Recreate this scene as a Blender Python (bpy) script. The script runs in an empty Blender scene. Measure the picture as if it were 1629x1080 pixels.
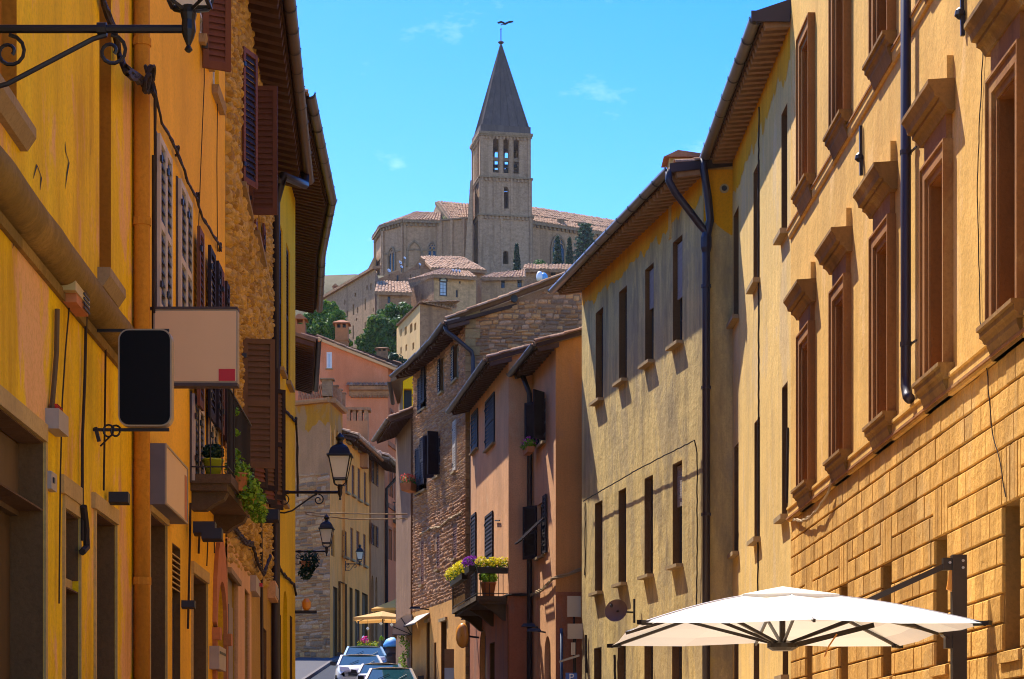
import bpy, math, random
from mathutils import Vector, Matrix, noise as mnoise

random.seed(11)
SC = bpy.context.scene
COL = SC.collection
R = math.radians

# ------------------------------------------------------------------ camera
F, CX, HY, CAMZ = 3300.0, 814.5, 1216.0, 1.6      # focal length, optical axis and eye level in photo pixels
cam_d = bpy.data.cameras.new('camera')
cam = bpy.data.objects.new('camera', cam_d)
COL.objects.link(cam)
cam.location = (0, 0, CAMZ)
cam.rotation_euler = (R(90), 0, 0)
cam_d.sensor_width = 36.0
cam_d.lens = 36.0 * F / 1629.0
cam_d.shift_y = (HY - 540.0) / 1629.0
cam_d.clip_end = 5000
SC.camera = cam

# ------------------------------------------------------------------ sky and sun
SUN = Vector((-1.0, 1.45, 2.6)).normalized()
elev = math.asin(SUN.z)
azim = math.atan2(SUN.x, SUN.y)                    # from +Y, clockwise
world = bpy.data.worlds.new('World')
SC.world = world
world.use_nodes = True
wn = world.node_tree.nodes
wl = world.node_tree.links
wn.clear()
wo = wn.new('ShaderNodeOutputWorld')
bg = wn.new('ShaderNodeBackground')
sky = wn.new('ShaderNodeTexSky')
sky.sky_type = 'NISHITA'
sky.sun_disc = False
sky.sun_elevation = elev
sky.sun_rotation = azim
sky.altitude = 400
sky.air_density = 1.0
sky.dust_density = 0.5
sky.ozone_density = 2.0
hsv = wn.new('ShaderNodeHueSaturation')
hsv.inputs['Saturation'].default_value = 1.55
hsv.inputs['Hue'].default_value = 0.52
wl.new(sky.outputs[0], hsv.inputs['Color'])
tc = wn.new('ShaderNodeTexCoord')                  # faint wisps of cloud, all round the sky
mp = wn.new('ShaderNodeMapping')
mp.inputs['Scale'].default_value = (9, 9, 22)
mp.inputs['Location'].default_value = (0.3, 0.2, 0.5)
nz = wn.new('ShaderNodeTexNoise')
nz.inputs['Scale'].default_value = 1.6
nz.inputs['Detail'].default_value = 7
nz.inputs['Roughness'].default_value = 0.6
cr = wn.new('ShaderNodeValToRGB')
cr.color_ramp.elements[0].position = 0.60
cr.color_ramp.elements[0].color = (0, 0, 0, 1)
cr.color_ramp.elements[1].position = 0.85
cr.color_ramp.elements[1].color = (0.28, 0.28, 0.28, 1)
mx = wn.new('ShaderNodeMix')
mx.data_type = 'RGBA'
mx.inputs['B'].default_value = (7.0, 7.4, 8.0, 1)
wl.new(tc.outputs['Generated'], mp.inputs['Vector'])
wl.new(mp.outputs[0], nz.inputs['Vector'])
wl.new(nz.outputs['Fac'], cr.inputs[0])
wl.new(cr.outputs[0], mx.inputs['Factor'])
wl.new(hsv.outputs[0], mx.inputs['A'])
wl.new(mx.outputs['Result'], bg.inputs['Color'])
bg.inputs['Strength'].default_value = 0.15
wl.new(bg.outputs[0], wo.inputs[0])

sl = bpy.data.lights.new('sun', 'SUN')
sl.energy = 4.0
sl.angle = R(0.5)
sl.color = (1.0, 0.95, 0.86)
so = bpy.data.objects.new('sun', sl)
COL.objects.link(so)
so.location = (-20, 30, 60)
so.rotation_euler = SUN.to_track_quat('Z', 'Y').to_euler()

SC.view_settings.view_transform = 'Standard'
SC.view_settings.look = 'None'
SC.view_settings.gamma = 1.0
SC.view_settings.use_curve_mapping = False
SC.view_settings.exposure = 1.30
SC.cycles.max_bounces = 8
SC.cycles.diffuse_bounces = 6
SC.cycles.use_denoising = True
SC.cycles.filter_width = 1.05

# ------------------------------------------------------------------ helpers: pixels to places
def at(px, py, Y):
    return Vector(((px - CX) / F * Y, Y, CAMZ + (HY - py) / F * Y))

def X(px, Y):
    return (px - CX) / F * Y

def Zh(py, Y):
    return CAMZ + (HY - py) / F * Y

def interp(tab, y):
    if y <= tab[0][0]:
        return tab[0][1]
    for (a, za), (b, zb) in zip(tab, tab[1:]):
        if y <= b:
            return za + (zb - za) * (y - a) / (b - a)
    return tab[-1][1]

PROFILE = [(-400, 0), (15, 0), (40, 1.6), (66, 3.2), (75, 4.1), (100, 6.6), (120, 8.6), (140, 12), (180, 28), (200, 37),
           (230, 45), (250, 52), (264, 64), (300, 66), (420, 60), (700, 10), (2500, -40)]

def gz(x, y):
    base = interp(PROFILE, y)
    if y > 140:
        base -= max(0, abs(x + 5) - 70) * 0.25 * min(1, (y - 140) / 80)
    return base

class Wall:
    """A vertical plane standing on plan points p0 -> p1; u runs along it, z up, o out towards the street."""
    def __init__(s, p0, p1, flip=False):
        s.p0 = Vector((p0[0], p0[1])); s.p1 = Vector((p1[0], p1[1]))
        s.L = (s.p1 - s.p0).length
        s.d = (s.p1 - s.p0) / s.L
        n = Vector((s.d.y, -s.d.x))
        mid = (s.p0 + s.p1) / 2
        if n.dot(-mid) < 0:
            n = -n
        s.n = -n if flip else n
    def u(s, px, o=0.0):
        k = (px - CX) / F
        q = s.p0 + s.n * o
        den = s.d.x - k * s.d.y
        return (k * q.y - q.x) / den
    def uz(s, px, py, o=0.0):
        u = s.u(px, o)
        Y = s.p0.y + s.d.y * u + s.n.y * o
        return u, CAMZ + (HY - py) / F * Y
    def z(s, px, py, o=0.0):
        return s.uz(px, py, o)[1]
    def P(s, u, z, o=0.0):
        return Vector((s.p0.x + s.d.x * u + s.n.x * o, s.p0.y + s.d.y * u + s.n.y * o, z))
    def ground(s, u):
        p = s.P(u, 0)
        return gz(p.x, p.y)
    def shift(s, o):
        w = Wall.__new__(Wall)
        w.p0 = s.p0 + s.n * o; w.p1 = s.p1 + s.n * o
        w.L = s.L; w.d = s.d; w.n = s.n
        return w
    def rect(s, x0, x1, yt, yb, xr=None, o=0.0):
        """opening rectangle: photo columns x0..x1, top yt and bottom yb read at column xr (default the middle)"""
        xr = (x0 + x1) / 2 if xr is None else xr
        a, b = s.u(x0, o), s.u(x1, o)
        return min(a, b), max(a, b), s.z(xr, yb, o), s.z(xr, yt, o)

# ------------------------------------------------------------------ helpers: meshes
class MB:
    def __init__(s):
        s.v = []; s.f = []; s.smooth = False
    def add(s, vs, fs):
        k = len(s.v)
        s.v += [tuple(p) for p in vs]
        s.f += [tuple(i + k for i in f) for f in fs]
        return s
    def quad(s, a, b, c, d):
        return s.add([a, b, c, d], [(0, 1, 2, 3)])
    def poly(s, pts):
        return s.add(pts, [tuple(range(len(pts)))])
    def hexa(s, p):
        return s.add(p, [(3, 2, 1, 0), (4, 5, 6, 7), (0, 1, 5, 4), (1, 2, 6, 5), (2, 3, 7, 6), (3, 0, 4, 7)])
    def box(s, x0, x1, y0, y1, z0, z1):
        return s.hexa([(x0, y0, z0), (x1, y0, z0), (x1, y1, z0), (x0, y1, z0), (x0, y0, z1), (x1, y0, z1), (x1, y1, z1), (x0, y1, z1)])
    def wbox(s, W, u0, u1, z0, z1, o0, o1):
        return s.hexa([W.P(u0, z0, o0), W.P(u1, z0, o0), W.P(u1, z0, o1), W.P(u0, z0, o1),
                       W.P(u0, z1, o0), W.P(u1, z1, o0), W.P(u1, z1, o1), W.P(u0, z1, o1)])
    def beam(s, a, b, w, h, up=Vector((0, 0, 1))):
        a = Vector(a); b = Vector(b)
        d = (b - a).normalized()
        side = d.cross(up)
        if side.length < 1e-4:
            side = Vector((1, 0, 0))
        side.normalize()
        t = side.cross(d).normalized()
        sx = side * w / 2; tz = t * h / 2
        return s.hexa([a - sx - tz, a + sx - tz, b + sx - tz, b - sx - tz, a - sx + tz, a + sx + tz, b + sx + tz, b - sx + tz])
    def tube(s, pts, r, seg=6, cap=True):
        pts = [Vector(p) for p in pts]
        n = len(pts)
        rs = r if isinstance(r, (list, tuple)) else [r] * n
        base = len(s.v)
        prev = None
        for i, p in enumerate(pts):
            d = (pts[min(i + 1, n - 1)] - pts[max(i - 1, 0)])
            if d.length < 1e-9:
                d = Vector((0, 0, 1))
            d.normalize()
            if prev is None:
                a = d.orthogonal().normalized()
            else:
                a = prev - d * prev.dot(d)
                if a.length < 1e-6:
                    a = d.orthogonal()
                a.normalize()
            prev = a
            b = d.cross(a)
            for j in range(seg):
                t = 2 * math.pi * j / seg
                s.v.append(tuple(p + (a * math.cos(t) + b * math.sin(t)) * rs[i]))
        for i in range(n - 1):
            for j in range(seg):
                j2 = (j + 1) % seg
                s.f.append((base + i * seg + j, base + i * seg + j2, base + (i + 1) * seg + j2, base + (i + 1) * seg + j))
        if cap:
            s.f.append(tuple(base + j for j in reversed(range(seg))))
            s.f.append(tuple(base + (n - 1) * seg + j for j in range(seg)))
        return s
    def lathe(s, c, prof, seg=12, axis=None):
        """profile of (radius, height) turned about the vertical through c"""
        c = Vector(c); base = len(s.v); n = len(prof)
        for r, h in prof:
            for j in range(seg):
                t = 2 * math.pi * (j + 0.5) / seg
                s.v.append((c.x + r * math.cos(t), c.y + r * math.sin(t), c.z + h))
        for i in range(n - 1):
            for j in range(seg):
                j2 = (j + 1) % seg
                s.f.append((base + i * seg + j, base + i * seg + j2, base + (i + 1) * seg + j2, base + (i + 1) * seg + j))
        s.f.append(tuple(base + j for j in reversed(range(seg))))
        s.f.append(tuple(base + (n - 1) * seg + j for j in range(seg)))
        return s
    def profile(s, W, prof, u0, u1, flat0=True, flat1=True):
        """a moulding: closed section of (o, z) points run along the wall from u0 to u1"""
        n = len(prof)
        base = len(s.v)
        for u in (u0, u1):
            for o, z in prof:
                s.v.append(tuple(W.P(u, z, o)))
        for i in range(n):
            j = (i + 1) % n
            s.f.append((base + i, base + j, base + n + j, base + n + i))
        s.f.append(tuple(base + i for i in reversed(range(n))))
        s.f.append(tuple(base + n + i for i in range(n)))
        return s

WL = {}
def link(o):
    COL.objects.link(o)
    return o

def mesh_of(mb, name, mat, off=Vector((0, 0, 0)), smooth=False):
    me = bpy.data.meshes.new(name)
    me.from_pydata([(a - off.x, b - off.y, c - off.z) for a, b, c in mb.v], [], mb.f)
    me.validate()
    if smooth or mb.smooth:
        me.polygons.foreach_set('use_smooth', [True] * len(me.polygons))
    if mat is not None:
        me.materials.append(mat)
    me.update()
    return me

def tag(o, label=None, cat=None, group=None, kind=None):
    if label: o['label'] = label
    if cat: o['category'] = cat
    if group: o['group'] = group
    if kind: o['kind'] = kind
    return o

def root(name, label, cat, loc, group=None):
    o = bpy.data.objects.new(name, None)
    o.empty_display_size = 0.2
    o.location = loc
    WL[o.name] = Vector(loc)
    tag(o, label, cat, group)
    return link(o)

def part(mb, name, mat, parent, kind=None, smooth=False, label=None):
    off = WL[parent.name]
    o = bpy.data.objects.new(name, mesh_of(mb, name, mat, off, smooth))
    o.parent = parent
    WL[o.name] = off
    if kind: o['kind'] = kind
    if label: o['label'] = label
    return link(o)

def single(mb, name, mat, label, cat, loc, group=None, kind=None, smooth=False):
    loc = Vector(loc)
    o = bpy.data.objects.new(name, mesh_of(mb, name, mat, loc, smooth))
    o.location = loc
    WL[o.name] = loc
    tag(o, label, cat, group, kind)
    return link(o)

def inst(me, name, parent, loc, rot=None, scale=None, label=None):
    """one piece that shares its mesh with its likes; loc is in world space"""
    o = bpy.data.objects.new(name, me)
    o.parent = parent
    o.location = Vector(loc) - WL[parent.name]
    if rot is not None: o.rotation_euler = rot
    if scale is not None: o.scale = scale
    if label: o['label'] = label
    WL[o.name] = Vector(loc)
    return link(o)

def copy_tree(o, parent=None):
    c = o.copy()
    link(c)
    c.parent = parent
    for ch in list(o.children):
        copy_tree(ch, c)
    return c
# ------------------------------------------------------------------ materials
class NT:
    def __init__(s, name):
        s.m = bpy.data.materials.new(name)
        s.m.use_nodes = True
        s.t = s.m.node_tree
        s.n = s.t.nodes
        s.n.clear()
        s.out = s.n.new('ShaderNodeOutputMaterial')
        s.b = s.n.new('ShaderNodeBsdfPrincipled')
        s.t.links.new(s.b.outputs[0], s.out.inputs[0])
        s.b.inputs['Specular IOR Level'].default_value = 0.15
        s.geo = None
    def link(s, a, b): s.t.links.new(a, b)
    def pos(s, scale=(1, 1, 1)):
        if s.geo is None:
            s.geo = s.n.new('ShaderNodeNewGeometry')
        m = s.n.new('ShaderNodeMapping')
        m.inputs['Scale'].default_value = scale
        s.link(s.geo.outputs['Position'], m.inputs['Vector'])
        return m.outputs[0]
    def noise(s, scale, detail=4, rough=0.55, stretch=(1, 1, 1), dist=0.0):
        t = s.n.new('ShaderNodeTexNoise')
        t.inputs['Scale'].default_value = scale
        t.inputs['Detail'].default_value = detail
        t.inputs['Roughness'].default_value = rough
        t.inputs['Distortion'].default_value = dist
        s.link(s.pos(stretch), t.inputs['Vector'])
        return t.outputs['Fac']
    def ramp(s, fac, stops):
        r = s.n.new('ShaderNodeValToRGB')
        e = r.color_ramp.elements
        while len(e) < len(stops): e.new(0.5)
        for i, (p, c) in enumerate(stops):
            e[i].position = p
            e[i].color = (c[0], c[1], c[2], 1) if isinstance(c, (tuple, list)) else (c, c, c, 1)
        s.link(fac, r.inputs[0])
        return r.outputs[0]
    def mix(s, fac, a, b, mode='MIX'):
        m = s.n.new('ShaderNodeMix')
        m.data_type = 'RGBA'
        m.blend_type = mode
        for k, v in (('Factor', fac), ('A', a), ('B', b)):
            if isinstance(v, (tuple, list)): m.inputs[k].default_value = (v[0], v[1], v[2], 1)
            elif isinstance(v, (int, float)): m.inputs[k].default_value = v
            else: s.link(v, m.inputs[k])
        return m.outputs['Result']
    def math(s, op, a, b=0.0):
        m = s.n.new('ShaderNodeMath'); m.operation = op
        for i, v in enumerate((a, b)):
            if isinstance(v, (int, float)): m.inputs[i].default_value = v
            else: s.link(v, m.inputs[i])
        return m.outputs[0]
    def color(s, c):
        if isinstance(c, (tuple, list)): s.b.inputs['Base Color'].default_value = (c[0], c[1], c[2], 1)
        else: s.link(c, s.b.inputs['Base Color'])
    def bump(s, h, strength=0.3, dist=0.02):
        b = s.n.new('ShaderNodeBump')
        b.inputs['Strength'].default_value = strength
        b.inputs['Distance'].default_value = dist
        s.link(h, b.inputs['Height'])
        s.link(b.outputs[0], s.b.inputs['Normal'])
    def rough(s, v): s.b.inputs['Roughness'].default_value = v
    def rand(s, island=False):
        if island:
            if s.geo is None: s.geo = s.n.new('ShaderNodeNewGeometry')
            return s.geo.outputs['Random Per Island']
        o = s.n.new('ShaderNodeObjectInfo')
        return o.outputs['Random']

def sc3(c, k): return tuple(max(0.0, min(1.0, x * k)) for x in c)

def plaster(name, c, patch=None, *, tint=None, stain=None, patch_amt=0.5, stain_amt=0.35, streak=0.25, bump=0.35, big=0.6, patch_th=0.56, vscale=2.2):
    """old limewash: blotches, bare patches and rain streaks over a base colour"""
    t = NT(name)
    n1 = t.noise(big, 6, 0.6)
    base = t.mix(t.ramp(n1, [(0.3, 0.0), (0.75, 1.0)]), sc3(c, 0.82), sc3(c, 1.14))
    n2 = t.noise(vscale, 5, 0.65, (1, 1, 0.10))
    base = t.mix(t.math('MULTIPLY', t.ramp(n2, [(0.45, 0.0), (0.75, 1.0)]), streak), base, sc3(c, 0.55))
    n5 = t.noise(5.5, 4, 0.6, (1, 1, 0.05))
    base = t.mix(t.math('MULTIPLY', t.ramp(n5, [(0.5, 0.0), (0.7, 1.0)]), streak * 0.8), base, sc3(c, 1.35))
    if patch:
        n3 = t.noise(0.9, 9, 0.68, (1, 1, 0.45), 0.4)
        base = t.mix(t.math('MULTIPLY', t.ramp(n3, [(patch_th, 0.0), (patch_th + 0.06, 1.0)]), patch_amt), base, patch)
    if stain:
        n4 = t.noise(1.3, 7, 0.7, (1, 1, 0.22), 0.2)
        base = t.mix(t.math('MULTIPLY', t.ramp(n4, [(0.5, 0.0), (0.68, 1.0)]), stain_amt), base, stain)
    fine = t.noise(26, 5, 0.7)
    base = t.mix(t.math('MULTIPLY', t.ramp(fine, [(0.36, 1.0), (0.54, 0.0)]), 0.34), base, sc3(c, 0.5))
    base = t.mix(t.math('MULTIPLY', t.ramp(t.noise(3.5, 8, 0.75, (1, 1, 0.5), 0.3), [(0.66, 0.0), (0.7, 1.0)]), 0.55), base, sc3(c, 0.35))
    if tint:
        base = t.mix(1.0, base, t.ramp(t.rand(tint == 'island'), [(0.0, (0.78, 0.76, 0.74)), (0.5, (1.0, 1.0, 1.0)), (1.0, (1.2, 1.22, 1.3))]), 'MULTIPLY')
    t.color(base)
    h = t.math('ADD', t.math('MULTIPLY', t.noise(9, 6, 0.65), 1.0), t.math('MULTIPLY', t.noise(2.2, 3, 0.5), 1.6))
    t.bump(h, bump, 0.03)
    t.rough(0.92)
    return t.m

def shiny0(m):
    m.node_tree.nodes['Principled BSDF'].inputs['Specular IOR Level'].default_value = 0.1
    return m

def simple(name, c, rough=0.6, metal=0.0, var=0.18, scale=6.0, bump=0.0, island=False, coat=0.0):
    t = NT(name)
    n = t.noise(scale, 5, 0.6)
    col = t.mix(n, sc3(c, 1 - var), sc3(c, 1 + var))
    if island:
        col = t.mix(t.math('MULTIPLY', t.rand(True), 0.55), col, sc3(c, 0.5))
    t.color(col)
    t.rough(rough)
    t.b.inputs['Metallic'].default_value = metal
    if rough < 0.7: t.b.inputs['Specular IOR Level'].default_value = 0.5
    if coat:
        t.b.inputs['Coat Weight'].default_value = coat
        t.b.inputs['Coat Roughness'].default_value = 0.05
    if bump:
        t.bump(t.noise(scale * 4, 4, 0.6), bump, 0.02)
    return t.m

def stones_mat(name, cols, island=True, bump=0.6, scale=14):
    """each stone takes one of a few colours"""
    t = NT(name)
    n = len(cols)
    r = t.n.new('ShaderNodeValToRGB')
    r.color_ramp.interpolation = 'CONSTANT'
    e = r.color_ramp.elements
    while len(e) < n: e.new(0.5)
    for i, c in enumerate(cols):
        e[i].position = i / n
        e[i].color = (*c, 1)
    t.link(t.rand(island), r.inputs[0])
    f = t.noise(scale, 6, 0.65)
    col = t.mix(t.ramp(f, [(0.3, 0.0), (0.75, 1.0)]), r.outputs[0], (0.5, 0.5, 0.5), 'MULTIPLY')
    col = t.mix(0.75, r.outputs[0], t.mix(t.ramp(f, [(0.3, 0.0), (0.75, 1.0)]), (0.55, 0.55, 0.55), (1.25, 1.25, 1.25)), 'MULTIPLY')
    g = t.noise(0.8, 6, 0.6)
    col = t.mix(t.math('MULTIPLY', t.ramp(g, [(0.45, 0.0), (0.65, 1.0)]), 0.35), col, sc3(cols[0], 0.5))
    t.color(col)
    t.bump(t.noise(scale * 1.5, 6, 0.7), bump, 0.03)
    t.rough(0.95)
    return t.m

def far_stone(name, c, c2, scale=3.0, bump=0.5, stain=None):
    """masonry too far off to pick the stones apart"""
    t = NT(name)
    n1 = t.noise(0.25, 6, 0.6, (1, 1, 0.35))
    base = t.mix(t.ramp(n1, [(0.35, 0.0), (0.7, 1.0)]), c, c2)
    n2 = t.noise(scale, 6, 0.7, (1, 1, 1.6))
    base = t.mix(t.math('MULTIPLY', t.ramp(n2, [(0.38, 1.0), (0.56, 0.0)]), 0.6), base, sc3(c, 0.5))
    base = t.mix(t.math('MULTIPLY', t.ramp(t.noise(scale * 2.5, 4, 0.7), [(0.5, 0.0), (0.66, 1.0)]), 0.4), base, sc3(c, 1.35))
    n3 = t.noise(1.1, 5, 0.6, (1, 1, 0.08))
    base = t.mix(t.math('MULTIPLY', t.ramp(n3, [(0.5, 0.0), (0.66, 1.0)]), 0.6), base, stain or sc3(c, 0.5))
    t.color(base)
    t.bump(n2, bump, 0.12)
    t.rough(0.95)
    return t.m

def tile_mat(name, c, c2, c3, scale=3.2):
    t = NT(name)
    n = t.noise(scale, 4, 0.75)
    col = t.mix(t.ramp(n, [(0.36, 0.0), (0.6, 1.0)]), c, c2)
    n2 = t.noise(scale * 0.35, 5, 0.6)
    col = t.mix(t.math('MULTIPLY', t.ramp(n2, [(0.5, 0.0), (0.7, 1.0)]), 0.65), col, c3)
    t.color(col)
    t.bump(t.noise(scale * 3, 4, 0.6), 0.5, 0.04)
    t.rough(0.95)
    return t.m

def wood(name, c, scale=7.0, var=0.3):
    t = NT(name)
    n = t.noise(scale, 6, 0.65, (1, 1, 0.12))
    col = t.mix(n, sc3(c, 1 - var), sc3(c, 1 + var))
    n2 = t.noise(1.7, 5, 0.65)
    col = t.mix(t.math('MULTIPLY', t.ramp(n2, [(0.55, 0.0), (0.7, 1.0)]), 0.4), col, sc3(c, 1.7))
    t.color(col)
    t.bump(n, 0.25, 0.01)
    t.rough(0.65)
    return t.m

def leafy(name, c1, c2, trans=0.25):
    t = NT(name)
    col = t.ramp(t.rand(True), [(0.0, c1), (0.6, sc3(c1, 1.35)), (1.0, c2)])
    t.color(col)
    t.rough(0.6)
    t.b.inputs['Specular IOR Level'].default_value = 0.25
    tr = t.n.new('ShaderNodeBsdfTranslucent')
    t.link(col, tr.inputs[0])
    ms = t.n.new('ShaderNodeMixShader')
    ms.inputs[0].default_value = trans
    t.link(t.b.outputs[0], ms.inputs[1])
    t.link(tr.outputs[0], ms.inputs[2])
    t.link(ms.outputs[0], t.out.inputs[0])
    return t.m

def glassy(name, c, rough=0.08):
    t = NT(name)
    t.color(c)
    t.rough(rough)
    t.b.inputs['Specular IOR Level'].default_value = 0.6
    return t.m

M = {}
M['ochre'] = plaster('ochre_plaster', (0.890, 0.515, 0.004), patch=(0.770, 0.378, 0.153), stain=(0.374, 0.117, 0.005), patch_amt=0.85, stain_amt=0.5, patch_th=0.53, streak=0.5)
M['orange'] = plaster('orange_plaster', (0.900, 0.450, 0.020), stain=(0.55, 0.22, 0.01), stain_amt=0.25, streak=0.18, bump=0.2)
M['yellow'] = plaster('yellow_plaster', (0.920, 0.520, 0.004), stain=(0.624, 0.225, 0.003), stain_amt=0.25, streak=0.15, bump=0.2)
M['palazzo'] = plaster('palazzo_plaster', (0.720, 0.405, 0.090), patch=(0.82, 0.50, 0.18), stain=(0.50, 0.25, 0.05), patch_amt=0.6, stain_amt=0.5, streak=0.4, bump=0.35)
for k_, tn_ in (('rustic', 'object'), ('rustic_many', 'island')):
    M[k_] = plaster(k_ + '_stucco', (0.62, 0.325, 0.065), patch=(0.54, 0.33, 0.11), stain=(0.36, 0.18, 0.035), patch_amt=0.5, streak=0.5, bump=0.8, vscale=5, tint=tn_)
M['joint'] = plaster('joint_stucco', (0.28, 0.14, 0.03), streak=0.2, bump=0.4)
M['cream'] = plaster('weathered_cream_plaster', (0.630, 0.435, 0.150), patch=(0.433, 0.310, 0.137), stain=(0.165, 0.117, 0.061), patch_amt=0.8, stain_amt=0.75, patch_th=0.5, streak=0.7, bump=0.5)
M['cream2'] = plaster('warm_cream_plaster', (0.730, 0.465, 0.135), patch=(0.62, 0.43, 0.20), stain=(0.36, 0.24, 0.11), patch_amt=0.6, stain_amt=0.45, patch_th=0.53, streak=0.35, bump=0.35)
M['limestain'] = plaster('yellow_limewash', (0.78, 0.34, 0.002), stain=(0.34, 0.14, 0.004), streak=0.35)
M['pink'] = plaster('pink_plaster', (0.680, 0.336, 0.144), patch=(0.624, 0.385, 0.194), stain=(0.408, 0.197, 0.086), streak=0.3, bump=0.3)
M['orange_end'] = plaster('orange_end_plaster', (0.58, 0.25, 0.065), patch=(0.40, 0.19, 0.085), stain=(0.34, 0.13, 0.04), streak=0.3, patch_amt=0.5)
M['rust'] = plaster('rust_red_plaster', (0.378, 0.132, 0.055), patch=(0.252, 0.132, 0.083), stain=(0.147, 0.088, 0.066), patch_amt=0.6, stain_amt=0.55, streak=0.4)
M['salmon'] = plaster('salmon_plaster', (0.66, 0.22, 0.09), patch=(0.70, 0.28, 0.14), stain=(0.5, 0.14, 0.05), streak=0.15, patch_amt=0.4)
M['rosy'] = plaster('rosy_plaster', (0.651, 0.184, 0.065), stain=(0.367, 0.110, 0.046), streak=0.25)
M['greyplaster'] = plaster('grey_worn_plaster', (0.485, 0.212, 0.083), patch=(0.529, 0.196, 0.033), stain=(0.221, 0.106, 0.049), patch_th=0.6, streak=0.3, bump=0.6)
M['straw'] = plaster('straw_plaster', (0.882, 0.325, 0.061), patch=(0.693, 0.295, 0.093), stain=(0.336, 0.148, 0.043), streak=0.35)
M['kerb'] = simple('kerb_stone', (0.14, 0.12, 0.11), 0.9)
M['limedull'] = plaster('dull_limewash', (0.541, 0.193, 0.012), patch=(0.390, 0.185, 0.073), stain=(0.324, 0.123, 0.025), patch_amt=0.8, patch_th=0.5, streak=0.35)
M['ashen_shaded'] = plaster('ashen_shaded_plaster', (0.218, 0.108, 0.050), patch=(0.306, 0.166, 0.077), stain=(0.109, 0.058, 0.030), streak=0.4)  # darker copy of the ashen plaster; the wall's shade is in its colour
M['ashen'] = plaster('ashen_plaster', (0.427, 0.189, 0.070), patch=(0.552, 0.252, 0.090), stain=(0.227, 0.094, 0.033), streak=0.4, bump=0.6)
M['beige'] = plaster('beige_plaster', (0.633, 0.298, 0.070), stain=(0.393, 0.182, 0.052), streak=0.3)
M['white'] = plaster('white_plaster', (0.693, 0.386, 0.163), stain=(0.441, 0.248, 0.104), streak=0.15, bump=0.15)
M['pale'] = plaster('pale_far_plaster', (0.599, 0.367, 0.142), stain=(0.428, 0.262, 0.110), streak=0.2)
M['mortar_gold'] = plaster('golden_mortar', (0.50, 0.28, 0.045), stain=(0.26, 0.15, 0.04), streak=0.3, bump=0.8)
M['mortar_brown'] = plaster('brown_mortar', (0.321, 0.171, 0.083), stain=(0.128, 0.071, 0.036), streak=0.3, bump=0.8)
M['gold_stones'] = stones_mat('golden_rubble', [(0.58, 0.33, 0.055), (0.46, 0.28, 0.08), (0.64, 0.40, 0.12), (0.38, 0.21, 0.05), (0.55, 0.34, 0.10)])
M['brown_stones'] = stones_mat('brown_rubble', [(0.535, 0.263, 0.113), (0.402, 0.204, 0.097), (0.628, 0.329, 0.154), (0.482, 0.219, 0.083), (0.575, 0.307, 0.164), (0.334, 0.181, 0.102)])
M['brown_stone'] = stones_mat('brown_rubble_single', [(0.535, 0.263, 0.102), (0.374, 0.192, 0.092), (0.657, 0.340, 0.154), (0.482, 0.219, 0.077), (0.589, 0.318, 0.164), (0.295, 0.165, 0.092), (0.696, 0.340, 0.123)], island=False)
M['bricks'] = stones_mat('thin_old_bricks', [(0.454, 0.232, 0.104), (0.358, 0.172, 0.080), (0.501, 0.305, 0.159), (0.405, 0.245, 0.149), (0.550, 0.269, 0.091)])
M['quoin'] = stones_mat('quoin_stone', [(0.378, 0.230, 0.091), (0.315, 0.184, 0.072), (0.441, 0.267, 0.104)], island=False)
M['trim_dark'] = plaster('dark_stone_cornice', (0.274, 0.136, 0.032), patch=(0.433, 0.259, 0.069), stain=(0.085, 0.044, 0.013), patch_amt=0.6, stain_amt=0.7, streak=0.3, bump=0.4)
M['trim'] = plaster('brown_stone_trim', (0.328, 0.133, 0.031), patch=(0.459, 0.243, 0.067), stain=(0.121, 0.048, 0.014), patch_amt=0.55, stain_amt=0.65, streak=0.3, bump=0.3)
M['sill'] = plaster('sill_stone', (0.347, 0.230, 0.104), stain=(0.210, 0.129, 0.052), streak=0.2)
M['lintel'] = plaster('pale_lintel_stone', (0.52, 0.33, 0.10), stain=(0.28, 0.18, 0.07), streak=0.2)
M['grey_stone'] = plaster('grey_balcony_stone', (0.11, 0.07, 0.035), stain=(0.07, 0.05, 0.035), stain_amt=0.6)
M['roll'] = plaster('roll_moulding_stone', (0.26, 0.15, 0.03), stain=(0.12, 0.075, 0.02), patch=(0.42, 0.24, 0.05), patch_amt=0.6, stain_amt=0.6, bump=0.9)
M['terracotta'] = simple('terracotta', (0.46, 0.17, 0.06), 0.9, var=0.3, bump=0.4)
M['church'] = far_stone('church_stone', (0.472, 0.271, 0.139), (0.385, 0.236, 0.136), 2.2)
M['tower'] = far_stone('tower_stone', (0.450, 0.275, 0.152), (0.365, 0.232, 0.142), 1.8, 0.7)
M['church_trim'] = far_stone('church_trim_stone', (0.312, 0.202, 0.112), (0.260, 0.175, 0.102), 3)
M['village'] = far_stone('village_rubble', (0.450, 0.254, 0.123), (0.385, 0.227, 0.116), 2.4, 0.8)
M['village2'] = far_stone('village_plaster', (0.557, 0.314, 0.136), (0.472, 0.271, 0.123), 1.4, 0.4)
M['village3'] = far_stone('village_brown', (0.353, 0.183, 0.090), (0.428, 0.227, 0.104), 2.8, 0.8)
M['lead'] = plaster('lead_sheet', (0.115, 0.085, 0.075), stain=(0.06, 0.05, 0.048), patch=(0.16, 0.12, 0.10), patch_amt=0.5, streak=0.5, bump=0.1)
M['tiles'] = tile_mat('clay_roof_tiles', (0.36, 0.19, 0.10), (0.60, 0.38, 0.23), (0.28, 0.19, 0.13))
M['tiles_far'] = tile_mat('far_clay_tiles', (0.30, 0.155, 0.085), (0.46, 0.285, 0.175), (0.24, 0.165, 0.12), 2.4)
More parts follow.
